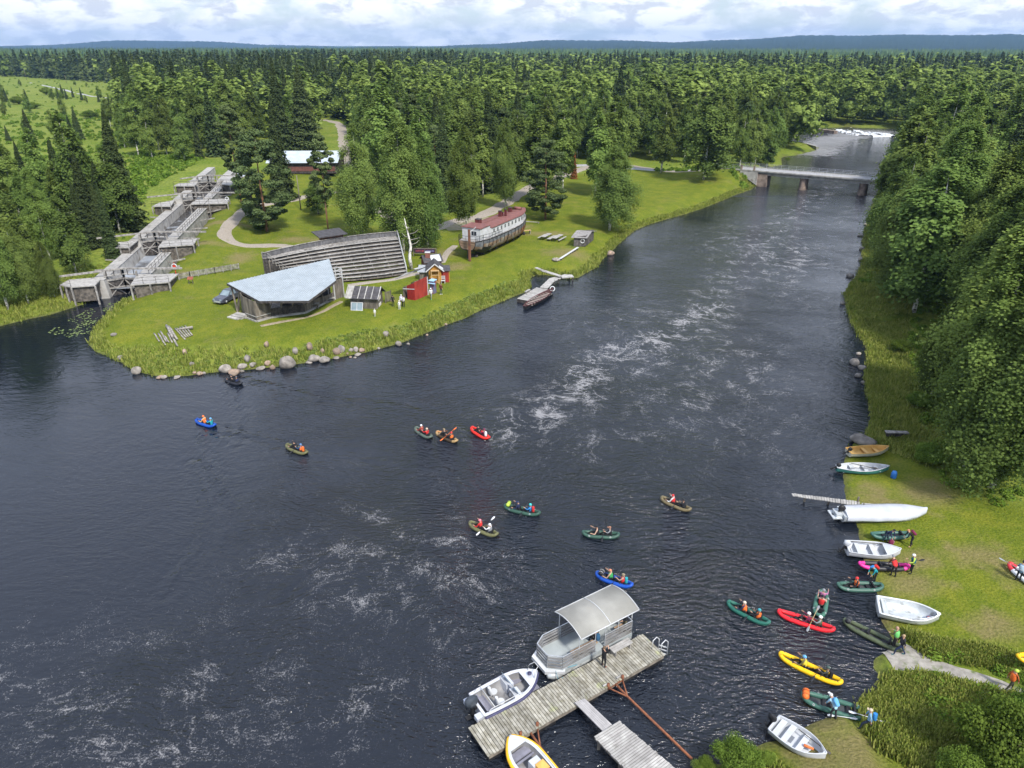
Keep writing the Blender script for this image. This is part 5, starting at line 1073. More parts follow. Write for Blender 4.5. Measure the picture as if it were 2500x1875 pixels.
# hut behind with chimney and pale roof panels
A=at(h7(735,640),zg+.1); B=at(h7(1130,600),zg+.1)+Vector((-.3,0,0)); A=Vector((A.x,A.y,zg)); e,A,B,d,n,zz=gable('kiosk_hut','dark brown hut with chimney and pale roof panels behind the yellow hut',A,B,2.6,1.7,.75,mat('brown_boards',(.20,.09,.06),(.10,.05,.04),2,.8),m_felt,.3,None,'hut')
b=MB(); p_=A+d*.7+n*.9; b.box((p_.x,p_.y,zz+2.5),(.8,.6,.9)); b.box((p_.x,p_.y,zz+2.98),(.9,.7,.08),0,1); put(b,'chimney',[mat('brick_chimney',(.22,.09,.07),None,4),m_white],e)
b=MB(); ze=1.7-.75*.3/1.3; r=.33; p0=A.lerp(B,.38);p1=A.lerp(B,.98); roofslab(b,p0-n*.2+Vector((0,0,zz+ze+.09)),p1-n*.2+Vector((0,0,zz+ze+.09)),p0+n*1.1+Vector((0,0,zz+2.38)),p1+n*1.1+Vector((0,0,zz+2.38)),.03,0,.35,1); put(b,'roof_panel',[m_white,m_steel],e)
# sign board near the snag
q=G(*h7(720,330)); e=empty('notice_board',q,R(-3),'wide dark notice board in a timber frame on the lawn left of the ship','sign'); b=MB()
for x_ in(-2.1,2.1): b.beam((x_,0,-.2),(x_,0,1.5),.12)
b.beam((-2.15,0,1.45),(2.15,0,1.45),.12,.1); b.beam((-2.1,0,.55),(2.1,0,.55),.08,.08); b.build('frame',m_bwood,e)
b=MB(); b.box((0,-.04,1.),(3.8,.05,.75)); b.build('panel',mat('dark_banner',(.035,.025,.05),(.06,.02,.03),3,.6),e)
b=MB(); rs_=random.Random(4)
for k in range(20):
    if k in(9,10): continue
    b.box((-1.62+k*.17,-.075,1.0+rs_.uniform(-.03,.03)),(.09,.012,rs_.uniform(.12,.3)),0,0 if k<9 else 1)
b.box((0,-.075,1.0),(.03,.012,.6),0,2)
b.build('lettering',[mat('red_lettering',(.45,.08,.10),None,5),mat('blue_lettering',(.25,.28,.55),None,5),m_white],e)
q=G(*h7(575,650)); bench_table(q,R(48),'small white bench between the snag and the brown hut',L_=1.9,top=.45,w_=.45,m=m_white)
# ---------------- old ship on the grass
sa=at(c6(455,785),3.4); se=at(c6(1150,470),3.4); sb=Vector((sa.x-.2,sa.y+.6,1.5)); sdv=Vector((se.x-sa.x,se.y-sa.y,0)); SL=sdv.length; rz=math.atan2(sdv.y,sdv.x)
zg=hz(sb.x,sb.y); ship=empty('museum_ship',(sb.x,sb.y,zg),rz,'old wooden passenger ship with white cabin and dull red roof standing on the lawn','ship')
Bm=5.0; dk=3.0
def ssec(x,n=13):
    t=x/SL; wv=Bm/2*(min(1,(t*3.2+.52))**.6 if t<.2 else 1)*(1 if t<.62 else max(.03,1-((t-.62)/.38)**2.2)); k=.35+(1.25*max(0,(.16-t)/.16)**1.3+1.1*max(0,(t-.86)/.14)**2); sh=dk+.25*(2*t-1)**2*(1 if t<.5 else 2.4); r=[]
    for i in range(n):
        a=-math.pi+math.pi*i/(n-1); c,s_=math.cos(a),math.sin(a); yy=wv*(1 if c>0 else -1)*abs(c)**.55; zz=sh+(sh-k)*s_*(.98) if abs(s_)>0 else sh; r.append((x,yy,zz))
    return r
xs=[0,.4,1,2,3.5]+[3.5+(SL-3.5)*k/16 for k in range(1,17)]
b=MB(); rings=[ssec(x) for x in xs]; b.loft(rings,0,False,False)
for i,f in enumerate(b.f): 
    x_=sum(b.v[j][0] for j in f)/4; z_=sum(b.v[j][2] for j in f)/4; b.m[i]=2 if z_>dk-.75 else (1 if x_>SL*.72 else (3 if x_<SL*.18 and z_<1.7 else 0))
b.add(rings[0],[tuple(range(12,-1,-1))],0); b.build('hull',[m_hull,m_hullrust,m_hullg,m_black],ship)
b=MB(); 
for i in range(len(rings)-1): a,c=rings[i],rings[i+1]; b.add([a[0],a[-1],c[-1],c[0]],[(3,2,1,0)])
b.build('deck',m_grey,ship)
b=MB()
for sg in(0,-1): b.tube([Vector(r_[sg])+Vector((0,0,0)) for r_ in rings],.08,6)
b.tube([Vector(v) for v in rings[0]],.07,6); b.build('rubbing_strake',m_black,ship)
b=MB(); 
for x_ in [2+k*1.45 for k in range(int((SL-4)/1.45))]:
    s_=ssec(x_); b.tube([Vector(s_[0])+Vector((0,-.05,0)),Vector(s_[1])+Vector((0,-.06,0)),Vector(s_[2])+Vector((0,-.05,0))],.05,4); b.tube([Vector(s_[-1])+Vector((0,.05,0)),Vector(s_[-2])+Vector((0,.06,0)),Vector(s_[-3])+Vector((0,.05,0))],.05,4)
s_=ssec(SL*.47); b.tube([Vector(v)+Vector((0,-.05,0)) for v in s_[:7]],.07,5)
b.build('frame_ribs',m_black,ship)
# cabins: rear block then the long house
hw=1.85; b=MB(); c0,c1_=1.5,5.0; zc=dk+2.25; b.prism([(c0,-hw),(c1_,-hw),(c1_,hw),(c0,hw)],dk+.02,zc); b.build('rear_cabin',m_white,ship)
b=MB(); b.prism([(c0-.15,-hw-.15),(c1_+.1,-hw-.15),(c1_+.1,hw+.15),(c0-.15,hw+.15)],zc+.002,zc+.12,0); b.build('rear_roof',m_shiproof,ship)
hp=[]; 
for x_ in [c1_+.003]+[c1_+(SL-.8-c1_)*k/12 for k in range(1,13)]: t=x_/SL; w_=min(hw+.25,abs(ssec(x_)[0][1])-.25); hp.append((x_,max(.25,w_)))
b=MB(); pl=[(x_,-w_) for x_,w_ in hp]+[(x_,w_) for x_,w_ in reversed(hp)]; zl=dk+1.75; b.prism(pl,dk+.05,zl); b.build('long_cabin',m_white,ship)
b=MB(); rr_=[]
for x_,w_ in hp:
    w2=w_+.18; rr_.append([(x_,-w2,zl+.0),(x_,-w2,zl+.1),(x_,-w2*.5,zl+.32),(x_,0,zl+.38),(x_,w2*.5,zl+.32),(x_,w2,zl+.1),(x_,w2,zl+.0)])
b.loft(rr_,0,True,True,False)
for k in range(0,int(SL-7)*2):
    x_=c1_+.4+k*.5
    if x_>SL-1.5: break
    w_=np.interp(x_,[h_[0] for h_ in hp],[h_[1] for h_ in hp])+.16; b.beam((x_,-w_,zl+.13),(x_,0,zl+.41),.05,.04,1); b.beam((x_,0,zl+.41),(x_,w_,zl+.13),.05,.04,1)
b.build('roof',[m_shiproof,mat('roof_seams',(.25,.12,.10),None,2)],ship)
for x_ in [c1_+1+k*1.42 for k in range(int((SL-8.5)/1.42)+1)]:
    w_=float(np.interp(x_,[h_[0] for h_ in hp],[h_[1] for h_ in hp]))
    for sg in(-1,1): b=MB(); b.box((x_,sg*(w_+.012),dk+1.1),(.46,.05,.62),0,0); b.box((x_,sg*(w_+.04),dk+1.1),(.05,.02,.62),0,1); b.build('window',[m_glass,m_white],ship)
b=MB(); b.box((c0-.02,-.55,dk+1.35),(.05,.95,.7)); b.box((c0-.05,-.55,dk+1.35),(.02,.06,.7),0,1); b.build('window',[m_glass,m_white],ship)
b=MB()
for sg in(-1,1):
    rail(b,[Vector((r_[0][0],sg*abs(r_[0][1])*.99,r_[0][2])) for r_ in rings[0:9]],.95,1.5,.035,2)
rail(b,[Vector((-.03,-abs(rings[0][0][1]),rings[0][0][2])),Vector((-.35,0,rings[0][0][2])),Vector((-.03,abs(rings[0][0][1]),rings[0][0][2]))],.95,1.2,.035,2); b.build('railing',m_black,ship)
for x_,y_,s1_,h_ in((5.6,.9,.9,.9),(SL*.55,.2,.55,1.1),(SL*.59,-.45,.36,1.3),(SL*.57,-.1,.18,.8),(SL*.75,.5,.65,.9)):
    b=MB(); b.box((x_,y_,zl+.25+h_/2),(s1_,s1_,h_),0,0); b.box((x_,y_,zl+.3+h_),(s1_+.1,s1_+.1,.08),0,1); b.build('chimney',[mat('funnel_brown',(.12,.03,.03),None,2),m_dwood],ship)
b=MB(); b.tube([(SL*.86,.9,zl+.6),(SL*.86,-.6,zl+.6)],.3,10); b.build('roof_drum',m_shiproof,ship)
b=MB(); b.beam((-.9,-1.0,-.2),(-.9,-1.0,5.6),.34,.3); b.build('mooring_post',mat('brown_post',(.20,.085,.05),(.09,.05,.04),1.5,.8),ship); b=MB(); b.beam((-.9,-1.0,5.0),(-.3,-2.0,6.),.1); b.build('lamp_arm',m_white,ship)
b=MB(); b.prism([(.1,-.08),(.9,-.08),(.9,.08),(.1,.08)],.1,2.4); b.build('rudder',m_black,ship)
b=MB()
for k in range(9): x_=2+k*(SL-4)/8; b.box((x_,0,.22),(.35,1.7,.5),0)
b.build('cradle_block',m_dwood,ship)
q=G(*c6(1150,590)); bench_table(q,R(20),'orange-brown picnic bench just right of the ship bow',L_=1.8,top=.7,w_=.7,m=m_lwood,cat='table',name='picnic_table')
q=G(*c6(1215,465)); e=empty('low_rail',q,R(-12),'low wooden log rail on the lawn beyond the ship bow','rail'); b=MB(); b.beam((-1.6,0,.35),(1.6,0,.3),.16); b.beam((-1.4,0,0),(-1.4,0,.35),.12); b.beam((1.4,0,0),(1.4,0,.3),.12); b.build('beam',m_grey,e)
# two picnic sets
def picnic(x,y,rz,label,L_):
    q=G(x,y); e=empty('picnic_table',q,rz,label,'picnic table','picnic tables on the lawn')
    b=MB(); 
    for k in(-.3,0,.3): b.box((0,k,.75),(L_,.27,.06))
    b.build('tabletop',m_pale,e)
    for sg in(-1,1): b=MB(); b.box((0,sg*1.0,.45),(L_,.34,.06)); b.build('bench',m_pale,e)
    for sx in(-1,1): b=MB(); b.beam((sx*L_*.35,-1.1,.4),(sx*L_*.35,1.1,.4),.08); b.beam((sx*L_*.35,-.9,0),(sx*L_*.35,-.3,.72),.09); b.beam((sx*L_*.35,.9,0),(sx*L_*.35,.3,.72),.09); b.build('leg',m_dwood,e)
picnic(*c6(1385,650),R(62),'picnic table nearer the ship, the left of the two on the lawn',3.2)
picnic(*c6(1520,665),R(62),'picnic table nearer the small grey hut, the right of the two on the lawn',3.4)
# small hut by the water
A=G(*c6(1712,742)); B=G(*c6(1850,748)); Cc=G(*c6(1945,672)); n_=(Cc-B); zg=A.z; e=empty('grey_hut',(A+B)/2,0,'small grey square hut with board roof and a lifebuoy on its wall near the bank','hut')
b=MB(); hh=1.9
for p_,q_ in((A,B),(B,B+n_),(B+n_,A+n_),(A+n_,A)): boards(b,p_,q_,zg-.1,zg+hh,.06,.2)
put(b,'wall',mat('dark_grey_boards',(.12,.11,.105),(.06,.055,.055),2,.85,island=.3),e)
dx_=(B-A).normalized(); dy_=n_.normalized(); r0=A.lerp(A+n_,.5)-dx_*.4; r1=B.lerp(B+n_,.5)+dx_*.4; b=MB(); roofslab(b,A-dx_*.45-dy_*.5+Vector((0,0,hh-.05)),B+dx_*.45-dy_*.5+Vector((0,0,hh-.05)),r0+Vector((0,0,hh+.55)),r1+Vector((0,0,hh+.55)),.08,0,.35); roofslab(b,B+n_+dx_*.45+dy_*.5+Vector((0,0,hh-.05)),A+n_-dx_*.45+dy_*.5+Vector((0,0,hh-.05)),r1+Vector((0,0,hh+.55)),r0+Vector((0,0,hh+.55)),.08,0,.35); put(b,'roof',[mat('grey_board_roof',(.26,.25,.25),(.17,.165,.165),2,.85),m_grey],e)
lifebuoy(A.lerp(B,.72)+Vector((0,-.12,1.15)),'white lifebuoy hanging on the wall of the small grey hut',(0,-1,0),False)
a=G(*c6(1545,915)); c=G(*c6(1762,775)); e=empty('long_bench',a,math.atan2((c-a).y,(c-a).x),'long low white plank bench on the grass below the grey hut','bench'); L_=(c-a).length; b=MB(); b.box((L_/2,0,.42),(L_,.4,.08)); b.build('seat',m_white,e); b=MB(); 
for k in range(8): b.box((L_*(k+.5)/8,0,.2),(.2,.3,.38))
b.build('leg',m_dwood,e)
q=G(*c6(1503,905)); e=empty('fire_ring',q,0,'round stone fire ring at the end of the long white bench','fire ring'); b=MB()
for k in range(9): t=k*.698; b.ball((.55*math.cos(t),.55*math.sin(t),.15),(.26,.24,.2),7,5)
b.build('stones',m_stone,e); b=MB(); b.tube([(0,0,.02),(0,0,.1)],.4,10); b.build('ashes',m_black,e)
# logs on the grass
def logpx(p,q,r,label=None,h=0):
    a=G(*l0(*p));c=G(*l0(*q)); e=empty('log',a,math.atan2((c-a).y,(c-a).x),label or 'bleached log lying in the grass near the tip of the point','log',None if label else 'logs laid out at the tip of the point'); L_=(c-a).length; b=MB(); z=r+h; b.tube([(0,0,z),(L_*.3,.03,z),(L_*.7,-.02,z),(L_,0,z)],[r,r*1.05,r*.95,r*.85],8); b.build('stem',m_log,e)
logpx((1275,245),(1370,420),.17,'thickest of the raised logs in the pile, the left one',.15); logpx((1310,260),(1435,445),.15,'raised log with a dark cut end, right next to the thickest one',.15); logpx((1370,420),(1440,540),.12,'log lying in front of the raised pair, pointing to the water')
logpx((1085,340),(1165,470),.09,'thin pale log lying apart at the left end of the pile')
for p,q in (((1180,310),(1270,470)),((1150,345),(1260,535)),((1240,380),(1310,480)),((1290,340),(1360,480)),((1400,270),(1550,430)),((1430,265),(1570,400)),((1470,250),(1600,390)),((1505,240),(1630,380)),((1550,230),(1660,370))): logpx(p,q,.10)
a=G(*l0(1430,305)); c=G(*l0(1670,275)); e=empty('log',a,math.atan2((c-a).y,(c-a).x),'log with a white cut end lying across the right part of the pile','log'); b=MB(); b.tube([(0,0,.3),((c-a).length*.5,.1,.32),((c-a).length,0,.34)],[.08,.12,.2],8); b.build('stem',m_log,e)
# boulders
def boulder(c,w_,h_,label=None,m=None,seed=0,onwater=False,grp='boulders along the waterline of the point'):
    rs=random.Random(seed*7+3); x,y=P(*c,0.1); z=max(-.05,hz(x,y)-.05) if not onwater else -.1
    e=bpy.data.objects.new('boulder',None); b=MB(); nn,mm=12,8; rings=[]
    ph=[rs.uniform(0,6) for _ in range(6)]
    for j in range(mm+1):
        a=-math.pi/2+math.pi*j/mm; r_=[]
        for k in range(nn):
            t=2*math.pi*k/nn; q=1+.13*math.sin(2*t+ph[0]+a)+.09*math.sin(3*t+ph[1]-2*a)+.05*math.sin(5*t+ph[2]+3*a); ca=max(.03,math.cos(a)); r_.append((w_/2*ca*math.cos(t)*q,w_/2*.8*ca*math.sin(t)*q,h_*(.42+.55*math.sin(a))*(1+.1*math.sin(t*2+ph[3]))))
        rings.append(r_)
    pk=(rs.random()<.35); 
    if label is None: grp=('pinkish ' if pk else 'grey ')+grp
    b.loft(rings); o=b.build('boulder',m or (m_stonep if pk else m_stone),None,label or ('pinkish' if pk else 'grey')+' boulder at the waterline of the grassy point','boulder',grp if (label is None or grp=='boulders along the right bank') else None); o.location=(x,y,z); o.rotation_euler=(0,0,rs.uniform(0,3))
boulder(c5(742,1530),2.0,1.5,'largest pale rounded boulder at the water edge of the point',m_stone,1)
boulder(c5(190,1570),1.5,1.0,'broad grey boulder at the left end of the rock cluster, behind a pinkish one',m_stone,2)
boulder(c5(268,1590),1.6,.7,'flat pinkish boulder at the left end of the rock cluster',m_stonep,3)
for i,(x,y,w_,h_) in enumerate([(340,1545,1.1,.6),(390,1500,1.,.9),(435,1530,.9,.5),(505,1545,1.2,.4),(610,1545,.7,.6),(570,1520,.8,.6),(335,1570,.6,.3),(820,1440,.9,.9),(985,1475,1.5,.8),(935,1490,.9,.3),(1075,1475,1.7,.6),(1065,1425,.6,.7),(1190,1425,1.,.9),(1232,1410,.9,1.),(1180,1450,.9,.3),(1320,1400,.7,.5),(1363,1400,.7,.7),(1378,1422,.9,.35),(1415,1395,.8,.5),(1285,1420,.4,.3),(1310,1440,.5,.2),(1565,1365,.5,.3),(1745,1330,1.1,.6),(1830,1325,.5,.3),(1635,1285,1.,.8),(2000,1245,.4,.3),(2170,1150,.5,.3),(570,1425,.8,.7),(950,1415,1.,1.0),(150,1555,.5,.4),(1350,1445,.5,.2)]): boulder(c5(x,y),w_,h_,None,None,10+i)
for i,(x,y,w_,h_) in enumerate([(590,720,.9,.5),(820,920,1.2,.9),(1165,985,.9,.3),(1230,990,.7,.4),(1425,985,.9,.3),(1770,935,.9,.4),(1695,930,.6,.3),(1830,925,.5,.3),(500,430,.9,.4),(1570,760,.7,.7),(1660,855,.6,.5)]): boulder(l0(x,y),w_,h_,None,None,50+i)
boulder(c6(2150,835),1.6,.9,'single boulder in the water below the lone weeping birch',m_stonep,80)
x8=cr(2000,400,2.212)
for i,(x,y,w_,h_) in enumerate([(252,328,1.6,.6),(222,388,1.8,.7),(225,518,1.5,.8),(168,608,1.9,1.),(125,755,1.2,.7),(190,1080,1.9,1.2),(232,1105,1.3,.8),(210,1145,1.2,.7),(212,1025,1.,.5),(235,1180,.8,.5),(230,460,1.8,1.0)]): boulder(x8(x,y),w_*.72,h_*.72,'dark boulder at the foot of the right bank, below the birches',m_stone,90+i,False,'boulders along the right bank')
# ---------------- footbridge dock, church boat
def planks(b,A_,B_,C_,D_,z,th=.05,w_=.14,mi=0,rs=random.Random(2),along=True):
    """boards laid across from edge A-B to edge D-C"""
    A_,B_,C_,D_=[Vector((v[0],v[1],0)) for v in(A_,B_,C_,D_)]; n_=max(1,int((B_-A_).length/w_)); dz=[0]*n_
    for k in range(n_):
        t0=k/n_; t1=(k+1)/n_-.16/n_; zz=z+rs.uniform(-.006,.006); o_=rs.uniform(-.03,.03); ex=(D_-A_).normalized()*o_
        vs=[A_.lerp(B_,t0)+ex,A_.lerp(B_,t1)+ex,D_.lerp(C_,t1)+ex,D_.lerp(C_,t0)+ex]; vs=[Vector((v.x,v.y,zz)) for v in vs]; b.add(vs+[v-Vector((0,0,th)) for v in vs],[(0,1,2,3),(7,6,5,4),(0,4,5,1),(2,6,7,3),(1,5,6,2),(3,7,4,0)],mi)
e=empty('far_dock',at(c6(1300,1290),0),0,'pale floating dock with an angled gangway reaching the grassy cove','dock')
b=MB(); q=[at(c6(*p),.55) for p in((1035,1362),(1175,1388),(1405,1252),(1268,1228))]; b.prism([(v.x,v.y) for v in q],.0,.50,1); planks(b,q[0],q[3],q[2],q[1],.56,.05,.3); put(b,'float',[m_pale,m_dwood],e)
b=MB(); q=[at(c6(*p),.75) for p in((1310,1225),(1400,1238),(1480,1150),(1570,1112),(1540,1088),(1420,1120))]; b.prism([(v.x,v.y) for v in q],.62,.75); put(b,'gangway',m_pale,e)
b=MB(); q=[at(c6(*p),.95) for p in((1550,1090),(1575,1112),(1715,1100),(1690,1075),(1600,1070))]; b.prism([(v.x,v.y) for v in q],.8,.95); put(b,'landing',m_pale,e)
b=MB(); p_=[at(c6(1260,992),1.45),at(c6(1350,1030),1.3),at(c6(1560,1095),1.0)]; b.beam(p_[0],p_[1],.6,.08); b.beam(p_[1],p_[2],.8,.08); put(b,'walk_plank',m_pale,e)
b=MB(); 
for p in((1480,1160),(1530,1150),(1700,1115),(1660,1110)): v=at(c6(*p),.5); b.beam((v.x,v.y,-1),(v.x,v.y,.8),.18)
put(b,'pile',m_dwood,e)
v=at(c6(1457,1245),.8); lifebuoy(v,'white lifebuoy at the gangway of the far dock, above the long dark boat',(0,-1,.5),False)
v=at(c6(1160,1295),.58); bench_table(v,R(60),'small pale bench on the far dock',L_=1.4,top=.4,w_=.35)
# ------------------------------------------------------------ bridge and upstream works
bd=(BR1-BR0); bL=bd.length; bu=bd.normalized(); bn=Vector((-bu.y,bu.x,0)); br=empty('road_bridge',BR0,math.atan2(bu.y,bu.x),'low concrete road bridge with thin railings across the river','bridge'); zb_=0.; x1=bL+6
b=MB(); b.box((x1/2,0,-.22),(x1,5.6,.28)); b.box((x1/2,-2.75,.0),(x1,.3,.3)); b.box((x1/2,2.75,0),(x1,.3,.3)); b.build('deck',m_conc,br)
b=MB(); b.box((x1/2,0,-.068),(x1+6,5.0,.02)); b.build('carriageway',m_asph,br)
b=MB(); 
for y_ in(-1.9,0,1.9): b.box(((x1+6)/2,y_,-.75),(x1-8,.5,.8))
b.build('girder',m_conc,br)
def bx(px): # deck distance of a pier seen at waterline pixel
    v=at(px,0.)-Vector((BR0.x,BR0.y,0)); return v.dot(Vector((bu.x,bu.y,0)))
for p in ((790,1200),(1165,1235)):
    x_=bx(c3(*p))+.3; b=MB(); rg=[]
    for z,s_ in((-5.5,1.12),(-4.2,1.1),(-3.4,1.),(-1.15,.95)): rg.append([(x_+1.15*s_*math.cos(t*.5236),(2.3*s_)*math.sin(t*.5236),z) for t in range(12)])
    b.loft(rg); b.build('pier',m_concd,br)
x_=bx(c3(520,1190)); b=MB(); b.box((x_+.2,0,-2.6),(2.6,5.2,3.6)); b.build('abutment',m_concd,br); b=MB(); b.prism([(x_-6,-3.0),(x_-1.1,-3.0),(x_-1.1,3.0),(x_-6,3.0)],[-1.0,-3.8,-3.8,-1.],[-.4,-.4,-.4,-.4]); b.build('abutment_wing',m_conc,br)
for y_ in(-2.75,2.75):
    b=MB(); rail(b,[Vector((-8,y_,.1)),Vector((x1,y_,.15))],1.05,2.,.035,3); b.build('railing',m_steel,br)
b=MB()
for x_ in(2.5,6.): b.box((x_,-2.75,.7),(.5,.4,1.3))
b.build('end_post',m_concd,br)
a=at(c3(865,820),.5); c=at(c3(1012,838),.5); b=MB(); 
e=empty('river_weir',a,0,'low dark concrete weir wall beside the white rapids','weir'); b.beam(a,c,2.2,1.4); put(b,'wall',m_concd,e)
pts=[at(c3(*p),1.1) for p in((655,885),(720,893),(790,905),(840,918),(893,932))]; e=empty('timber_breakwater',pts[0],0,'curved timber breakwater wall on the green spit behind the bridge','breakwater'); b=MB()
for p_,q_ in zip(pts,pts[1:]): boards(b,p_,q_,-.5,1.2,.3,.8)
put(b,'wall',m_conc,e); b=MB()
for p_,q_ in zip(pts,pts[1:]): b.beam(p_+Vector((0,.3,.3)),q_+Vector((0,.3,.3)),.8,.15)
put(b,'walkway',m_pale,e)
# rapids: standing white water
rsx=np.random.RandomState(4); V=[]
pl_=[P(*c3(*p)) for p in((1010,822),(1180,830),(1340,850),(1395,865),(1250,868),(1080,850))]
xs_=np.array([p[0] for p in pl_]);ys_=np.array([p[1] for p in pl_]); gx2=np.arange(xs_.min(),xs_.max(),.9); gy2=np.arange(ys_.min(),ys_.max(),.9); X,Y=np.meshgrid(gx2,gy2); ins=inpoly(X,Y,pl_); Z=.25+.35*rsx.rand(*X.shape); Z[~ins]=-.3
i=np.arange(X.size).reshape(X.shape); Fq=np.stack([i[:-1,:-1],i[:-1,1:],i[1:,1:],i[1:,:-1]],-1).reshape(-1,4); kp=((ins[:-1,:-1]|ins[1:,1:])&((wob(X,Y,7)+.5*wob(X,Y,2.6,4))[:-1,:-1]>-.12)).ravel(); tag(link('rapids',npmesh('rapids',np.stack([X,Y,Z],-1).reshape(-1,3),Fq[kp],[m_rapid],None,True)),kind='structure')
# poles
def pole(x,y,yt,label,group=None,arm=True):
    g_=G(x,y); h=topz(g_,x,yt); e=empty('utility_pole',g_,0,label,'utility pole',group); b=MB(); b.tube([(0,0,-.3),(0,0,h)],[.14,.1],7); b.build('post',m_bwood,e)
    if arm: b=MB(); b.beam((-.9,0,h-.4),(.9,0,h-.4),.14); b.build('crossarm',m_bwood,e)
pole(650,453,379,'bare wooden pole on the lawn by the gravel track',arm=False)
for p,t in (((170,508),440),((422,528),476),((725,522),458)): pole(*c1(*p),c1(0,t)[1],'utility pole at the edge of the far left field','poles along the far field')
# lily pads
rs=np.random.RandomState(12); pl_=PP([(150,690),(215,655),(255,650),(236,675),(212,695),(190,720),(160,730),(100,720)],0); C=scatter(pl_,260); C=C[sdist(C[:,0],C[:,1])<-.1]; C=C[wob(C[:,0],C[:,1],6)>-.25]
V=[];
for x_,y_ in C:
    r_=rs.uniform(.08,.2); a=rs.uniform(0,6); V+= [(x_+r_*math.cos(a+k*1.5708),y_+r_*math.sin(a+k*1.5708),.02+rs.uniform(0,.02)) for k in range(4)]
V=np.array(V); tag(link('lily_pads',npmesh('lily_pads',V,np.arange(len(V)).reshape(-1,4),[mat('lily_leaf',(.20,.25,.08),(.10,.15,.05),1,.5)])),'yellow-green water lily pads floating below the lowest lock gate','lily pads',None,'stuff')
# boat ramp
ribbon('concrete_ramp',[P(*r3(960,640),.12),P(*r3(1120,640),.2),P(*r3(1300,690),.5),P(*r3(1600,760),.9),P(*r3(1850,850),1.),P(*r3(2120,950),1.1),P(*r3(2400,1040),1.1)],lambda t:3.0-.5*t,mat('muddy_concrete',(.33,.31,.28),(.20,.185,.165),2.2,.9,dirt=((.10,.13,.04),1.3,.55),bump=.5),.05)
# ------------------------------------------------------------ hulls
def hull(b,L_,W,D,tw=.8,bowp=2.2,n=13,th=.05,rise=.25,mo=0,mi_=1,mg_=2,flat=.5,full=.45,keel=0.,gun=.04):
    def sec(t,inset):
        wv=W/2*((tw+(1-tw)*math.sin(min(1,t/full)*math.pi/2)) if t<full else max(.015,1-((t-full)/(1-full))**bowp)); wv=max(.012,wv-inset)
        sh=D+rise*max(0,(t-.35)/.65)**2; kz=keel+.55*D*max(0,(t-.72)/.28)**2+inset*1.2; x=-L_/2+L_*t-(inset if t>.9 else 0)+(inset if t<.03 else 0); r=[]
        for i in range(9):
            a=-math.pi+math.pi*i/8; c,s_=math.cos(a),math.sin(a); r.append((x,wv*(1 if c>=0 else -1)*abs(c)**flat,sh+(sh-kz)*(-abs(s_)**.8)))
        return r
    ts=[0,.03,.08,.16,.26,.38,.5,.6,.7,.78,.85,.91,.96,1.]
    O=[sec(t,0) for t in ts]; I=[sec(t,th) for t in ts[1:-1]]; I=[[(x if k else x,y,z) for k,(x,y,z) in enumerate(r)] for r in I]
    b.loft(O,mo,False,False); b.add([p for r in I for p in r],[(i*9+k+1,i*9+k,(i+1)*9+k,(i+1)*9+k+1) for i in range(len(I)-1) for k in range(8)],mi_,True)
    b.add(O[0],[tuple(range(8,-1,-1))],mo); b.add(I[0],[tuple(range(9))],mi_)
    OO=O[1:-1]
    for s_ in(0,8):
        vs=[p for p in (r[s_] for r in OO)]+[p for p in (r[s_] for r in I)]; m_=len(OO); b.add(vs,[((k,k+1,m_+k+1,m_+k) if s_==0 else (k+1,k,m_+k,m_+k+1)) for k in range(m_-1)],mg_)
    b.add([O[0][0],O[0][8],I[0][8],I[0][0]],[(0,1,2,3)],mg_); b.add([O[-2][0],O[-1][0],O[-1][8],O[-2][8]],[(0,1,2,3)],mg_); b.add([I[-1][0],O[-2][0],O[-2][8],I[-1][8]],[(0,1,2,3)],mg_)
    b.add([O[0][0],O[1][0],I[0][0]],[(0,1,2)],mg_); b.add([O[0][8],O[1][8],I[0][8]],[(2,1,0)],mg_)
    g_=MB(); 
    for s_ in(0,8): g_.tube([Vector(r[s_])+Vector((0,0,.01)) for r in O],gun,6,0)
    g_.tube([Vector(O[0][0]),Vector(O[0][8])],gun,6,0)
    return O,g_
def outboard(e,x,z,m=m_black,s_=1.,tilt=0.):
    o=bpy.data.objects.new('outboard_motor',None); COL.objects.link(o); o.parent=e; o.location=(x,0,z); o.rotation_euler=(0,tilt,0)
    b=MB(); rg=[]
    for z_,a_,b_ in((.18,.14,.11),(.28,.24,.16),(.45,.27,.18),(.60,.24,.16),(.68,.13,.1)): rg.append([(-.18*s_+a_*s_*math.cos(t*.628)*1.15,b_*s_*math.sin(t*.628),z_*s_) for t in range(10)])
    b.loft(rg); b.build('cowling',m,o)
    b=MB(); b.beam((-.16*s_,0,.2*s_),(-.16*s_,0,-.55*s_),.13*s_,.1*s_); b.box((-.24*s_,0,-.38*s_),(.42*s_,.22*s_,.03)); b.tube([(.0,0,-.6*s_),(-.34*s_,0,-.6*s_)],[.03,.05],6); b.box((-.02,0,0),(.16,.2,.2)); b.build('leg',m_black,o)
    return o
def between(a,c,z=0):
    """stern pixel a, bow pixel c -> centre, heading, length"""
    A=at(a,z);C_=at(c,z); v=C_-A; return (A+C_)/2,math.atan2(v.y,v.x),v.length
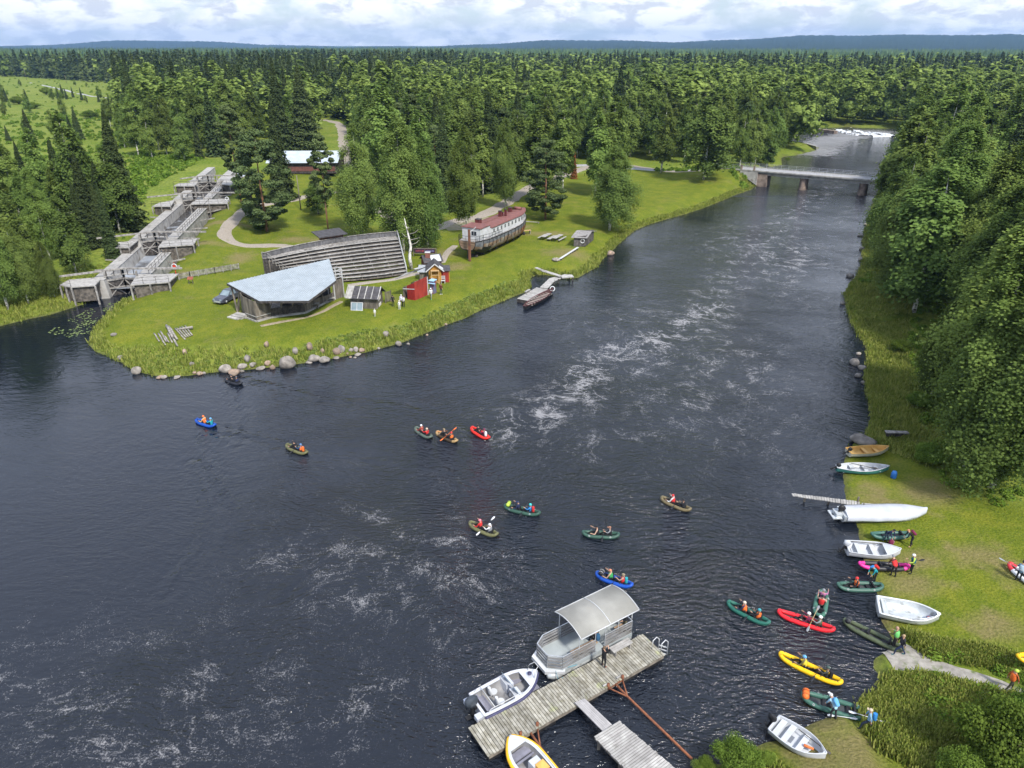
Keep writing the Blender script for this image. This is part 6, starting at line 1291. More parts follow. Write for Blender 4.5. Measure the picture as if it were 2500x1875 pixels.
def rowboat(name,label,a,c,W,D,mo,mi_,mg_,thw,cat='rowboat',z=None,keelz=0,motor=None,group=None,tilt=0,**k):
    zz=.35; C_,rz,L_=between(a,c,zz); zg=max(-.12,hz(C_.x,C_.y)) if z is None else z
    e=empty(name,(C_.x,C_.y,zg),rz,label,cat,group); e.rotation_euler=(tilt,0,rz)
    b=MB(); O,g_=hull(b,L_,W,D,**k); b.build('hull',[mo,mi_,mg_],e); g_.build('gunwale',mg_,e)
    for t in thw:
        i=min(range(len(O)),key=lambda i:abs((O[i][0][0]+L_/2)/L_-t)); w_=abs(O[i][0][1])*1.86; b=MB(); b.box((-L_/2+L_*t,0,D*.72),(.32,w_,.06)); b.build('thwart',mi_,e)
    b=MB(); w_=W*.5; b.box((-L_*.08,0,D*.2),(L_*.62,w_,.04)); b.build('floorboards',mi_,e)
    if motor: outboard(e,-L_/2-.04,D*.75,*motor)
    return e,L_,O
m_yb=mat('pale_orange_gelcoat',(.62,.38,.12),(.52,.30,.09),1.5,.4); m_cream=mat('cream_gelcoat',(.62,.60,.50),(.48,.46,.38),1.5,.45)
m_wb=mat('white_gelcoat',(.50,.52,.55),(.40,.42,.45),1.2,.4,dirt=((.38,.38,.36),1.4,.6)); m_teal=mat('teal_gelcoat',(.05,.19,.17),(.035,.13,.12),1.5,.4)
m_alu=mat('bare_aluminium',(.60,.63,.65),(.42,.45,.47),1.6,.42,metal=.35,dirt=((.30,.31,.30),2.2,.56)); m_gfl=mat('grey_boat_floor',(.25,.25,.26),(.17,.165,.165),2,.7)
def oar(e,p,q,nm='oar'):
    b=MB(); b.tube([p,Vector(p).lerp(Vector(q),.75)],.028,6); b.box(Vector(p).lerp(Vector(q),.88)[:],(.55,.15,.03),math.atan2(q[1]-p[1],q[0]-p[0])); b.build(nm,m_dwood,e)
e,L_,O=rowboat('rowboat','beached rowing boat with orange-yellow inside and a cream hull',r2(628,395),r2(985,372),1.45,.52,m_cream,m_yb,m_yb,(.42,.1,.7),motor=(m_black,.75,.9),tw=.78)
e,L_,O=rowboat('rowboat','beached white rowing boat with teal green hull and dark oars across it',r2(522,535),r2(990,548),1.5,.5,m_teal,m_wb,m_wb,(.3,.55,.78),motor=(m_black,.75,1.),tw=.35)
oar(e,(-1.2,-.3,.56),(1.2,-.15,.56)); oar(e,(-.9,.5,.6),(1.3,-.45,.6))
e,L_,O=rowboat('motorboat','white open motorboat with raised side console edge pulled ashore below the packraft',r2(612,1262),r2(1092,1308),1.7,.6,m_wb,m_wb,m_wb,(.22,.5),cat='motorboat',motor=(m_wb,.95,.4),tw=.85,full=.5)
oar(e,(-1.6,.6,.66),(1.2,.62,.66))
b=MB(); O_=[o_ for o_ in O[8:]]; b.add([o_[0] for o_ in O_]+[o_[8] for o_ in O_],[(k,k+1,len(O_)+k+1,len(O_)+k) for k in range(len(O_)-1)][::1]); b.f=[f[::-1] for f in b.f]; b.build('foredeck',m_wb,e)
e,L_,O=rowboat('aluminium_boat','large bare aluminium boat lying empty on the grass by the concrete ramp',r3(890,225),r3(1438,335),1.95,.6,m_alu,m_alu,mat('bright_rail',(.7,.73,.75),None,2,.3),(.12,),cat='motorboat',tw=.92,full=.5,gun=.06)
b=MB(); pp=[Vector(O[i][0])+Vector((0,0,.18 if 6<i<11 else .02)) for i in range(6,13)]; b.tube(pp,.03,6); b.build('hand_rail',m_steel,e); b=MB(); b.ball((L_*.36,0,.35),(.25,.2,.1),8,4); b.build('rope_coil',mat('blue_rope',(.05,.15,.4),(.3,.12,.08),8),e)
e,L_,O=rowboat('rowboat','white rowing boat with three thwarts and a black outboard at the bottom of the photo',r3(-50,1290),r3(415,1600),1.65,.55,m_wb,m_wb,m_wb,(.12,.3,.58),motor=(m_black,.85,.2),tw=.8)
b=MB(); b.tube([(.35,-.15,.5),(.85,.0,.5)],[.09,.07],7); b.build('fender',mat('orange_fender',(.75,.2,.06),None,2),e); b=MB(); b.box((-.55,0,.14),(.5,.5,.05)); b.build('mat',mat('grey_mat',(.2,.22,.26),None,3),e)
oar(e,(-.3,.55,.58),(1.6,.3,.6))
# covered boat
C_,rz,L_=between(r2(560,945),r2(1332,935),.6); zg=hz(C_.x,C_.y); cov=empty('covered_boat',(C_.x,C_.y,zg),rz,'long motorboat under a white tarpaulin beside the narrow jetty','motorboat'); b=MB(); O,g_=hull(b,L_,1.85,.75,tw=.85,full=.55,rise=.2); b.build('hull',[m_alu,m_alu,m_alu],cov); outboard(cov,-L_/2-.1,.62,m_black,1.05,.6)
b=MB(); rg=[]
for i,o_ in enumerate(O):
    x,y,z=o_[0]; w_=abs(y)+.05; hgt_=.16+.22*math.sin(min(1,i/6)*1.57)-.02*i*(i>9); sg_=.03*math.sin(i*2.3); rg.append([(x,-w_,z-.32+sg_),(x,-w_*1.01,z+.03),(x,-w_*.5,z+hgt_*.8+sg_),(x,0,z+hgt_),(x,w_*.5,z+hgt_*.8-sg_),(x,w_*1.01,z+.03),(x,w_,z-.32-sg_)])
rg=rg[1:]; rg=[[(min(p[0],L_/2-.05),p[1],p[2]) for p in r_] for r_ in rg]
b.loft(rg,0,False,False); b.add(rg[-1],[tuple(range(7))]); b.add(rg[0],[tuple(range(6,-1,-1))]); b.build('tarpaulin',mat('white_tarpaulin',(.46,.48,.53),(.37,.39,.44),.9,.6,bump=.5,bscale=1.2),cov)
b=MB(); b.box((-L_/2-.45,0,.45),(.8,1.2,.08)); b.box((-L_/2-.3,0,.62),(.5,.9,.3)); b.build('stern_platform',m_alu,cov)
# narrow jetty
e=empty('narrow_jetty',at(r2(740,860),.6),0,'narrow grey plank jetty reaching out beside the covered boat','jetty'); q=[at(r2(*p),.5) for p in((118,762),(130,785),(735,878),(735,838))]; b=MB(); planks(b,q[0],q[3],q[2],q[1],.62,.06,.22); put(b,'deck',m_pale,e)
b=MB(); q2=[at(r2(*p),.7) for p in((750,875),(750,848),(990,868),(990,878))]; b.prism([(v.x,v.y) for v in q2],.72,.80); put(b,'shore_plank',m_pale,e); b=MB(); v=at(r2(738,860),.6); b.beam(v+Vector((0,-.5,-.6)),v+Vector((0,-.5,.5)),.12); b.beam(v+Vector((0,.5,-.6)),v+Vector((0,.5,.5)),.12); 
for t in(.2,.55,.85): v=q[0].lerp(q[3],t); b.beam((v.x,v.y-.1,-1.2),(v.x,v.y-.1,.56),.14)
put(b,'post',m_bwood,e)
# stone, timber trough, blue barrel
boulder(r2(762,302),2.3,.9,'large flat grey rock behind the orange-yellow rowboat',m_stone,200)
a=G(*r2(955,240)); c=G(*r2(1160,240)); e=empty('timber_trough',(a+c)/2,math.atan2((c-a).y,(c-a).x),'grey square timber bench block on the grass above the rowboats','bench'); L_=(c-a).length; b=MB(); b.box((0,0,.5),(L_,.5,.1)); b.build('seat',m_grey,e); b=MB(); b.box((0,.05,.22),(L_*.9,.35,.46)); b.build('base',m_dwood,e)
q=G(*r2(1035,612)); e=empty('blue_barrel',q,0,'small blue plastic barrel on the grass beside the teal rowing boat','barrel'); b=MB(); b.tube([(0,0,0),(0,0,.08),(0,0,.5),(0,0,.62)],[.22,.25,.25,.2],12); b.build('body',mat('blue_plastic',(.03,.16,.5),None,3,.45),e); b=MB(); b.tube([(0,0,.62),(0,0,.68)],.19,12); b.build('lid',mat('blue_lid',(.05,.22,.6),None,3,.45),e)
# church boat at the far dock
C_,rz,L_=between(c6(1465,1275),c6(1125,1470),.3); e=empty('church_boat',(C_.x,C_.y,-.12),rz+math.pi,'long dark wooden rowing boat with many thwarts moored at the far dock','boat'); b=MB(); O,g_=hull(b,L_,1.75,.7,tw=.25,full=.5,bowp=1.9,rise=.3); b.build('hull',[m_black,mat('tarred_inside',(.10,.05,.05),(.06,.035,.035),3),m_dwood],e); g_.build('gunwale',mat('wine_red_rail',(.12,.035,.04),None,3),e)
for k in range(10): t=.14+k*.075; b=MB(); b.box((-L_/2+L_*t,0,.55),(.24,1.35,.05)); b.build('thwart',mat('worn_thwart',(.34,.28,.25),None,3) if k==0 else bpy.data.materials['worn_thwart'],e)
# ------------------------------------------------------------ main jetty
A=at(n1(150,1315),.62);B=at(n1(1640,512),.62);Cc=at(n1(1832,690),.62);D_=at(n1(318,1562),.62)
jt=empty('main_jetty',((A+Cc)/2).xy.to_3d(),0,'long weathered plank jetty in the foreground with a boat on each side','jetty')
b=MB(); planks(b,A,B,Cc,D_,.62,.05,.19); put(b,'deck',mat('mossy_deck_boards',(.34,.325,.28),(.19,.175,.135),3.,.85,island=.3,dirt=((.30,.31,.17),1.1,.60),bump=.3),jt)
b=MB(); jd=(B-A).normalized(); jn=(D_-A).normalized()
for s_ in(.04,.5,.96):
    p_=A.lerp(D_,s_);q_=B.lerp(Cc,s_); b.beam(p_+jd*.1-Vector((0,0,.19)),q_-jd*.1-Vector((0,0,.19)),.14,.22)
put(b,'joist',m_bwood,jt)
for t in(.06,.3,.54,.78,.94):
    for s_ in(.2,.8): p_=A.lerp(B,t).lerp(D_.lerp(Cc,t),s_); b=MB(); b.box((p_.x,p_.y,.12),(1.4,.7,.5),math.atan2(jd.y,jd.x)); put(b,'float',m_black,jt)
b=MB(); 
for p in((1440,880),(1325,948)): v=at(n1(*p),.75); b.beam(v-jd*.22,v+jd*.22,.08,.08); b.beam(v-Vector((0,0,.15)),v,.06)
put(b,'mooring_cleat',m_pale,jt)
b=MB(); v=at(n1(1725,640),.63); v2=at(n1(1800,665),.63)
for q_ in(v,v2):
    o_=(Cc-B).normalized(); 
    b.tube([q_-jd*.1,q_-jd*.05+Vector((0,0,.7)),q_+jd*.25+Vector((0,0,.85)),q_+jd*.5+Vector((0,0,.55)),q_+jd*.55+Vector((0,0,-.9))],.03,6)
for z in(.2,-.1,-.4): b.beam(v+jd*.55+Vector((0,0,z-.2)),v2+jd*.55+Vector((0,0,z-.2)),.05)
put(b,'swim_ladder',m_white,jt)
v=at(n1(1450,655),.63); e=empty('jetty_bench',v,math.atan2(jd.y,jd.x),'grey plank bench standing on the main jetty beside the tour boat','bench'); b=MB()
for k in(-.18,0,.18): b.box((0,k,.43),(1.6,.16,.05))
b.build('seat',m_pale,e)
for sx in(-.6,.6): b=MB(); b.box((sx,0,.2),(.08,.5,.41)); b.build('leg',m_grey,e)
# connecting gangway and lower jetty
q=[at(n1(*p),.78) for p in((1058,1100),(1145,1065),(1378,1288),(1300,1345))]; e=empty('gangway',((q[0]+q[2])/2).xy.to_3d(),0,'narrow smooth plank gangway linking the main jetty to the lower jetty','gangway'); b=MB(); 
for k in range(6): t0=k/6;t1=(k+.93)/6; vs=[q[0].lerp(q[1],t0),q[0].lerp(q[1],t1),q[3].lerp(q[2],t1),q[3].lerp(q[2],t0)]; b.add(vs+[v_-Vector((0,0,.07)) for v_ in vs],[(3,2,1,0),(4,5,6,7),(0,1,5,4),(1,2,6,5),(2,3,7,6),(3,0,4,7)])
put(b,'deck',mat('smooth_boards',(.37,.355,.355),(.28,.27,.27),2,.8,island=.12),e); b=MB(); b.beam(q[0].lerp(q[1],.5)-Vector((0,0,.16)),q[3].lerp(q[2],.5)-Vector((0,0,.16)),.5,.14); put(b,'bearer',m_dwood,e)
q=[at(n1(*p),.9) for p in((1222,1392),(1440,1256),(2010,1740),(1760,1950))]; e=empty('lower_jetty',((q[0]+q[1])/2).xy.to_3d(),0,'lower weathered jetty on posts cut off by the bottom of the photo','jetty'); b=MB(); planks(b,q[0],q[3],q[2],q[1],.9,.06,.15); put(b,'deck',m_pale,e)
b=MB(); 
for s_ in(.06,.94): b.beam(q[0].lerp(q[1],s_)-Vector((0,0,.17)),q[3].lerp(q[2],s_)-Vector((0,0,.17)),.12,.2)
for t in(.05,.4,.75):
    for s_ in(.1,.9): v=q[0].lerp(q[3],t).lerp(q[1].lerp(q[2],t),s_); b.beam((v.x,v.y,-1.5),(v.x,v.y,.8),.16)
put(b,'post',m_bwood,e)
# rusty mooring booms
def boom(label,base,fork,tip,w0,w1):
    e=empty('mooring_boom',at(base,.5),0,label,'mooring boom','rusty booms holding the jetty'); f=at(fork,.25); t=at(tip,.15); a=at(w0,.5); c=at(w1,.5); b=MB(); b.tube([at(base,.5),f,t],.075,8); put(b,'beam',m_rust,e)
    for q_ in(a,c): b=MB(); b.tube([q_,f],.05,6); put(b,'strut',m_rust,e)
    b=MB(); b.beam(a,c,.12); b.tube([a+Vector((0,0,-.1)),a+Vector((0,0,.35))],.09,8); b.tube([c+Vector((0,0,-.1)),c+Vector((0,0,.35))],.09,8); put(b,'bracket',m_rust,e)
boom('longer rusty steel boom running from the jetty to the shore bush',n1(1408,945),n1(1510,1050),n1(2060,1582),n1(1345,975),n1(1465,905))
boom('shorter rusty steel boom between the jetty and the yellow boat',n1(680,1355),n1(765,1480),n1(930,1700),n1(597,1388),n1(740,1308))
# ------------------------------------------------------------ aluminium motorboat at the jetty
C_,rz,L_=between(n1(225,1150),n1(735,880),.45); C_=C_-jn*.0; mb=empty('sport_motorboat',(C_.x,C_.y,-.12),rz,'sleek open aluminium motorboat with two white seats moored left of the jetty','motorboat')
W_=2.0; m_navy=mat('navy_hull_stripe',(.05,.05,.11),None,2,.4); m_alw=mat('painted_aluminium',(.58,.60,.66),(.50,.52,.57),1.5,.35,metal=.2)
b=MB(); O,g_=hull(b,L_,W_,.85,tw=.93,full=.5,bowp=2.6,rise=.25,th=.16,flat=.4,keel=.0,gun=.05)
for i,f in enumerate(b.f):
    if b.m[i]==0 and sum(b.v[j][2] for j in f)/len(f)>.5: b.m[i]=3
b.build('hull',[m_alw,m_gfl,m_alw,m_navy],mb); g_.build('gunwale',m_white,mb)
b=MB(); b.add([o_[0] for o_ in O[9:]]+[o_[8] for o_ in O[9:]],[((len(O)-9)+k,(len(O)-9)+k+1,k+1,k) for k in range(len(O)-10)]); b.v=[(x,y,z+.025) for x,y,z in b.v]; b.build('foredeck',m_alw,mb)
b=MB()
for s_ in(0,8): b.tube([Vector(r_[s_])+Vector((0,(.05 if s_ else -.05)*1.2,-.13)) for r_ in O],.11,8)
b.build('hull_band',m_navy,mb)
b=MB(); b.tube([(L_/2-.55,0,1.16),(L_/2-.55,0,1.22)],.14,10); b.build('hatch',m_navy,mb)
b=MB(); b.tube([(L_/2-.45,.35,1.1),(L_/2-.35,.3,1.55),(L_/2-.05,.2,1.65),(L_/2-.05,-.2,1.65),(L_/2-.35,-.3,1.55),(L_/2-.45,-.35,1.1)],.025,6); b.build('bow_rail',m_white,mb)
b=MB(); b.box((-.2,0,.2),(L_*.72,1.45,.06)); b.build('floor',m_gfl,mb)
for y_ in(-.42,.42):
    b=MB(); b.tube([(-.75,y_,.22),(-.75,y_,.55)],.06,8); rg=[[( -.75+.26*s_*math.cos(t*.6283),y_+.25*s_*math.sin(t*.6283),z) for t in range(10)] for z,s_ in((.55,.8),(.62,1),(.7,.95))]; b.loft(rg); rg=[[( -.98+.09*math.cos(t*.6283)+(z-.7)*-.12,y_+.24*s_*math.sin(t*.6283),z) for t in range(10)] for z,s_ in((.66,.9),(.9,1.),(1.1,.8),(1.18,.5))]; b.loft(rg); b.build('seat',m_white,mb)
b=MB(); b.prism([(.0,-.85),(.55,-.8),(.55,-.15),(.0,-.15)],[.2]*4,[1.0,.85,.85,1.0]); b.prism([(.0,.15),(.55,.15),(.55,.8),(.0,.85)],[.2]*4,[1.,.85,.85,1.]); b.build('console',m_alw,mb)
for y_ in(-.5,.5):
    b=MB(); b.add([(.35,y_-.35,.95),(.35,y_+.35,.95),(.1,y_+.3,1.45),(.1,y_-.3,1.45),(.32,y_-.35,.95),(.32,y_+.35,.95),(.07,y_+.3,1.45),(.07,y_-.3,1.45)],[(0,1,2,3),(7,6,5,4),(0,4,5,1),(1,5,6,2),(2,6,7,3),(3,7,4,0)]); b.build('windscreen',m_glassl,mb)
b=MB(); ring(b,(-.12,-.5,.92),.17,.02,(-1,0,.5),0,12); b.build('steering_wheel',m_black,mb)
b=MB(); b.box((-1.55,0,.42),(.5,1.4,.12)); b.box((-1.8,0,.62),(.1,1.4,.4)); b.build('rear_bench',mat('grey_cushion',(.22,.22,.27),None,3,.7),mb)
b=MB(); 
for y_ in(-.62,.62): b.box((1.25,y_*.85,.42),(1.3,.35,.06))
b.build('bow_seat',bpy.data.materials['grey_cushion'],mb)
b=MB(); 
for y_ in(-.85,.85): b.tube([(-L_/2+.3,y_,.9),(-L_/2+.5,y_,1.05),(.2,y_,1.08),(.6,y_*.98,1.0)],.022,6)
b.tube([(-L_/2+.75,-.85,1.05),(-L_/2+.75,.85,1.05)],.022,6); b.build('hand_rail',m_white,mb)
for y_ in(-.72,.72): b=MB(); b.box((-L_/2-.18,y_*.9,.62),(.55,.4,.3)); b.build('bathing_platform',m_alw,mb)
outboard(mb,-L_/2-.1,.72,mat('dark_grey_cowling',(.05,.06,.075),None,3,.3),1.45,0)
# ------------------------------------------------------------ yellow boat cut by the frame
C_,rz,L_=between(n1(830,1800),n1(500,1432),.5); yb=empty('yellow_boat',(C_.x+.05,C_.y,-.12),rz,'open boat with a bright yellow hull cut off by the bottom edge','motorboat'); m_yh=mat('bright_yellow_gelcoat',(.75,.42,.02),(.65,.35,.02),1.5,.35)
b=MB(); O,g_=hull(b,L_,1.75,.8,tw=.9,full=.5,bowp=2.4,rise=.3,th=.14,flat=.4); b.build('hull',[m_yh,m_gfl,m_wb],yb); g_.build('gunwale',m_wb,yb)
b=MB()
for s_ in(0,8): b.tube([Vector(r_[s_])+Vector((0,(.05 if s_ else -.05)*1.3,-.10)) for r_ in O],.12,8)
b.build('rubbing_strake',m_yh,yb)
b=MB(); b.add([o_[0] for o_ in O[9:]]+[o_[8] for o_ in O[9:]],[((len(O)-9)+k,(len(O)-9)+k+1,k+1,k) for k in range(len(O)-10)]); b.v=[(x,y,z+.025) for x,y,z in b.v]; b.build('foredeck',m_wb,yb)
b=MB(); b.box((.35,0,.5),(.12,1.3,.06)); b.box((.75,0,.5),(.5,1.2,.1)); b.build('thwart',bpy.data.materials['grey_cushion'],yb)
b=MB(); b.box((-.35,-.15,.6),(.45,.6,.75)); b.build('console',m_wb,yb); b=MB(); b.box((-.85,-.25,.75),(.6,.55,.6)); b.build('yellow_box',mat('amber_box',(.68,.38,.10),None,2,.5),yb); b=MB(); b.ball((-1.2,-.3,.75),(.35,.35,.3),8,5); b.build('net_heap',m_black,yb)
# ------------------------------------------------------------ tour boat
fa=at(n1(965,845),.5); fd=jd; fn=-jn; o_=A+jd*((fa-A).dot(jd))
tc_=empty('tour_boat',(fa+fn*.12).xy.to_3d(),math.atan2(fd.y,fd.x),'flat-decked tour pontoon boat with a curved grey canopy moored at the jetty','tour boat')
# local: x along jetty (bow at x=0 side), y = away from the jetty
TL=5.75; TW=2.25; dkz=.62
b=MB(); pl=[(.1,.0),(TL,.0),(TL,TW),(.1,TW),(-1.25,TW*.78),(-1.25,TW*.22+.1)]; pl=[(.0,0),(TL,0),(TL,TW),(.0,TW),(-.75,TW*.82),(-.75,TW*.3)]
b.prism(pl,.3,dkz); b.build('deck',mat('grey_deck_coating',(.33,.36,.37),(.28,.31,.32),1.3,.55),tc_)
for y_ in(.35,TW-.35): b=MB(); b.tube([(-.9,y_,.25),(-.4,y_,.12),(TL,y_,.12)],[.12,.34,.34],12); b.build('pontoon',m_alu,tc_)
b=MB(); pl2=[(-.35,-.1),(.1,-.16),(.1,0),(-.7,TW*.3)]; b.prism([(.05,-.18),(.2,-.02),(-.72,TW*.3),(-.72,TW*.82),(0,TW+.02),(-.1,TW+.2),(-1.0,TW*.88),(-1.0,TW*.22)],.34,.58); b.build('bow_fender',m_white,tc_)
loop=[(.0,.04),(-.72,TW*.3),(-.72,TW*.8),(.0,TW-.04),(TL-.05,TW-.04),(TL-.05,.04)]
b=MB(); pts=[Vector((x,y,dkz)) for x,y in loop]; rail(b,pts,1.05,1.3,.035,1); q_=[Vector((x,y,dkz)) for x,y in ((2.6,.04),(.0,.04))]; rail(b,q_,1.05,1.3,.035,1); rail(b,[Vector((3.4,.04,dkz)),Vector((TL-.05,.04,dkz))],1.05,1.3,.035,1); b.build('railing',m_steel,tc_)
b=MB(); 
allp=[(2.6,.04)]+loop+[(3.4,.04)]
for (x0,y0),(x1_,y1_) in zip(allp,allp[1:]): 
    for z in (.35,.62,.85): b.beam((x0,y0,dkz+z),(x1_,y1_,dkz+z),.025,.15)
    b.beam((x0,y0,dkz+.1),(x1_,y1_,dkz+.1),.025,.16)
b.build('side_panel',mat('dull_side_boards',(.24,.24,.25),(.16,.155,.15),1.4,.7),tc_)
# canopy
cx0,cx1=1.15,TL+.15; cz=dkz+2.15; b=MB(); rg=[]
for k in range(13):
    t=-1+2*k/12; y=TW/2+t*(TW/2+.28); z=cz+.36*(1-t*t); rg.append([(cx0,y,z),(cx1,y,z),(cx1,y,z-.035),(cx0,y,z-.035)])
b.loft(rg,0); b.build('canopy',mat('grey_canopy',(.29,.285,.26),(.23,.225,.205),.8,.5,spec=.4,dirt=((.28,.27,.24),1.2,.62)),tc_)
b=MB()
for x in(cx0,(cx0+cx1)/2,cx1): b.tube([(x,TW/2+t*(TW/2+.28),cz+.36*(1-t*t)+.015) for t in [-1+2*k/12 for k in range(13)]],.03,6)
for t in(-1,1): b.tube([(cx0,TW/2+t*(TW/2+.28),cz),(cx1,TW/2+t*(TW/2+.28),cz)],.035,6)
b.build('canopy_frame',m_white,tc_)
for x in(cx0+.15,2.6,3.4,4.5,TL-.1):
    for y in(.06,TW-.06): b=MB(); b.tube([(x,y,dkz),(x,y,cz+.05)],.028,6); b.build('canopy_post',m_steel,tc_)
for x0,x1_,y in((1.0,3.0,.42),(3.2,5.5,TW-.4),(4.7,5.6,.5)): b=MB(); b.box(((x0+x1_)/2,y,dkz+.45),(x1_-x0,.36,.06)); b.box(((x0+x1_)/2,y,dkz+.21),(x1_-x0-.2,.2,.42),0,1); b.build('bench',[mat('varnished_bench',(.38,.26,.17),None,3),m_grey],tc_)
b=MB(); b.tube([(-.4,.2,.6),(-.55,-.35,.3),(-.35,-.5,.65)],.02,5); b.tube([(.4,0,.6),(1.0,-.2,.66)],.03,5); b.build('mooring_rope',mat('blue_green_rope',(.15,.32,.38),None,3),tc_)
# ------------------------------------------------------------ pickup truck
fr=G(*c5(140,985)); rr=G(*c5(330,905)); hv=(fr-rr).normalized(); rz=math.atan2(hv.y,hv.x); cpos=fr-hv*2.45+Vector((-hv.y,hv.x,0))*(-.55)
cr_=empty('pickup_truck',cpos+Vector((-.5*0,.35,0)),rz,'dark blue-grey pickup truck parked half under the stage roof','pickup truck'); m_car=mat('dark_car_paint',(.05,.055,.08),(.045,.05,.07),1,.28,spec=.6)
b=MB(); prof=[(-2.55,.5),(-2.55,1.0),(-.55,1.05),(.75,1.05),(.95,1.04),(2.1,.95),(2.5,.78),(2.56,.45),(2.3,.32),(-2.4,.35)]
for s0,s1,w0,w1 in((-1,1,.88,.88),): 
    rg=[]
    for y,k in((-.88,.93),(-.84,1.),(.84,1.),(.88,.93)): rg.append([(x*(.985 if abs(y)>.85 else 1),y,.65+(z-.65)*k) for x,z in prof])
    b.loft(rg,0,True,True,False)
b.build('body',m_car,cr_)
b=MB(); lo_=[(-.75,-.80,1.05),(1.0,-.80,1.04),(1.0,.80,1.04),(-.75,.80,1.05)]; hi2=[(-.6,-.66,1.58),(.25,-.66,1.60),(.25,.66,1.60),(-.6,.66,1.58)]; b.loft([lo_,hi2],0,True,False,False); b.build('windows',m_glassl,cr_)
b=MB(); b.loft([[(x*1.0,y,z) for x,y,z in hi2],[(x*.9,y*.93,z+.07) for x,y,z in hi2]],0,True,True,False); 
for i in range(4): b.beam(lo_[i],hi2[i],.07)
b.beam((.1,-.81,1.05),(.0,-.68,1.6),.08); b.beam((.1,.81,1.05),(.0,.68,1.6),.08); b.build('roof',m_car,cr_)
b=MB(); b.loft([[(-2.45,-.8,1.02),(-.82,-.8,1.05),(-.82,.8,1.05),(-2.45,.8,1.02)],[(-2.3,-.68,1.5),(-.82,-.68,1.58),(-.82,.68,1.58),(-2.3,.68,1.5)]],0,True,True,False); b.build('bed_cover',m_car,cr_)
for x in(-1.6,1.6):
    for y in(-.8,.8): b=MB(); b.tube([(x,y-.1,.36),(x,y+.1,.36)],.36,16); b.tube([(x,y-.115,.36),(x,y+.115,.36)],.2,12,1); b.build('wheel',[m_black,m_steel],cr_)
for y in(-.6,.6): b=MB(); b.box((2.47,y,.78),(.14,.34,.16)); b.build('headlight',m_glassl,cr_)
b=MB(); b.box((2.55,0,.55),(.08,1.2,.26)); b.build('grille',m_steel,cr_)
for y in(-.95,.95): b=MB(); b.box((.75,y,1.12),(.12,.16,.14)); b.build('mirror',m_car,cr_)
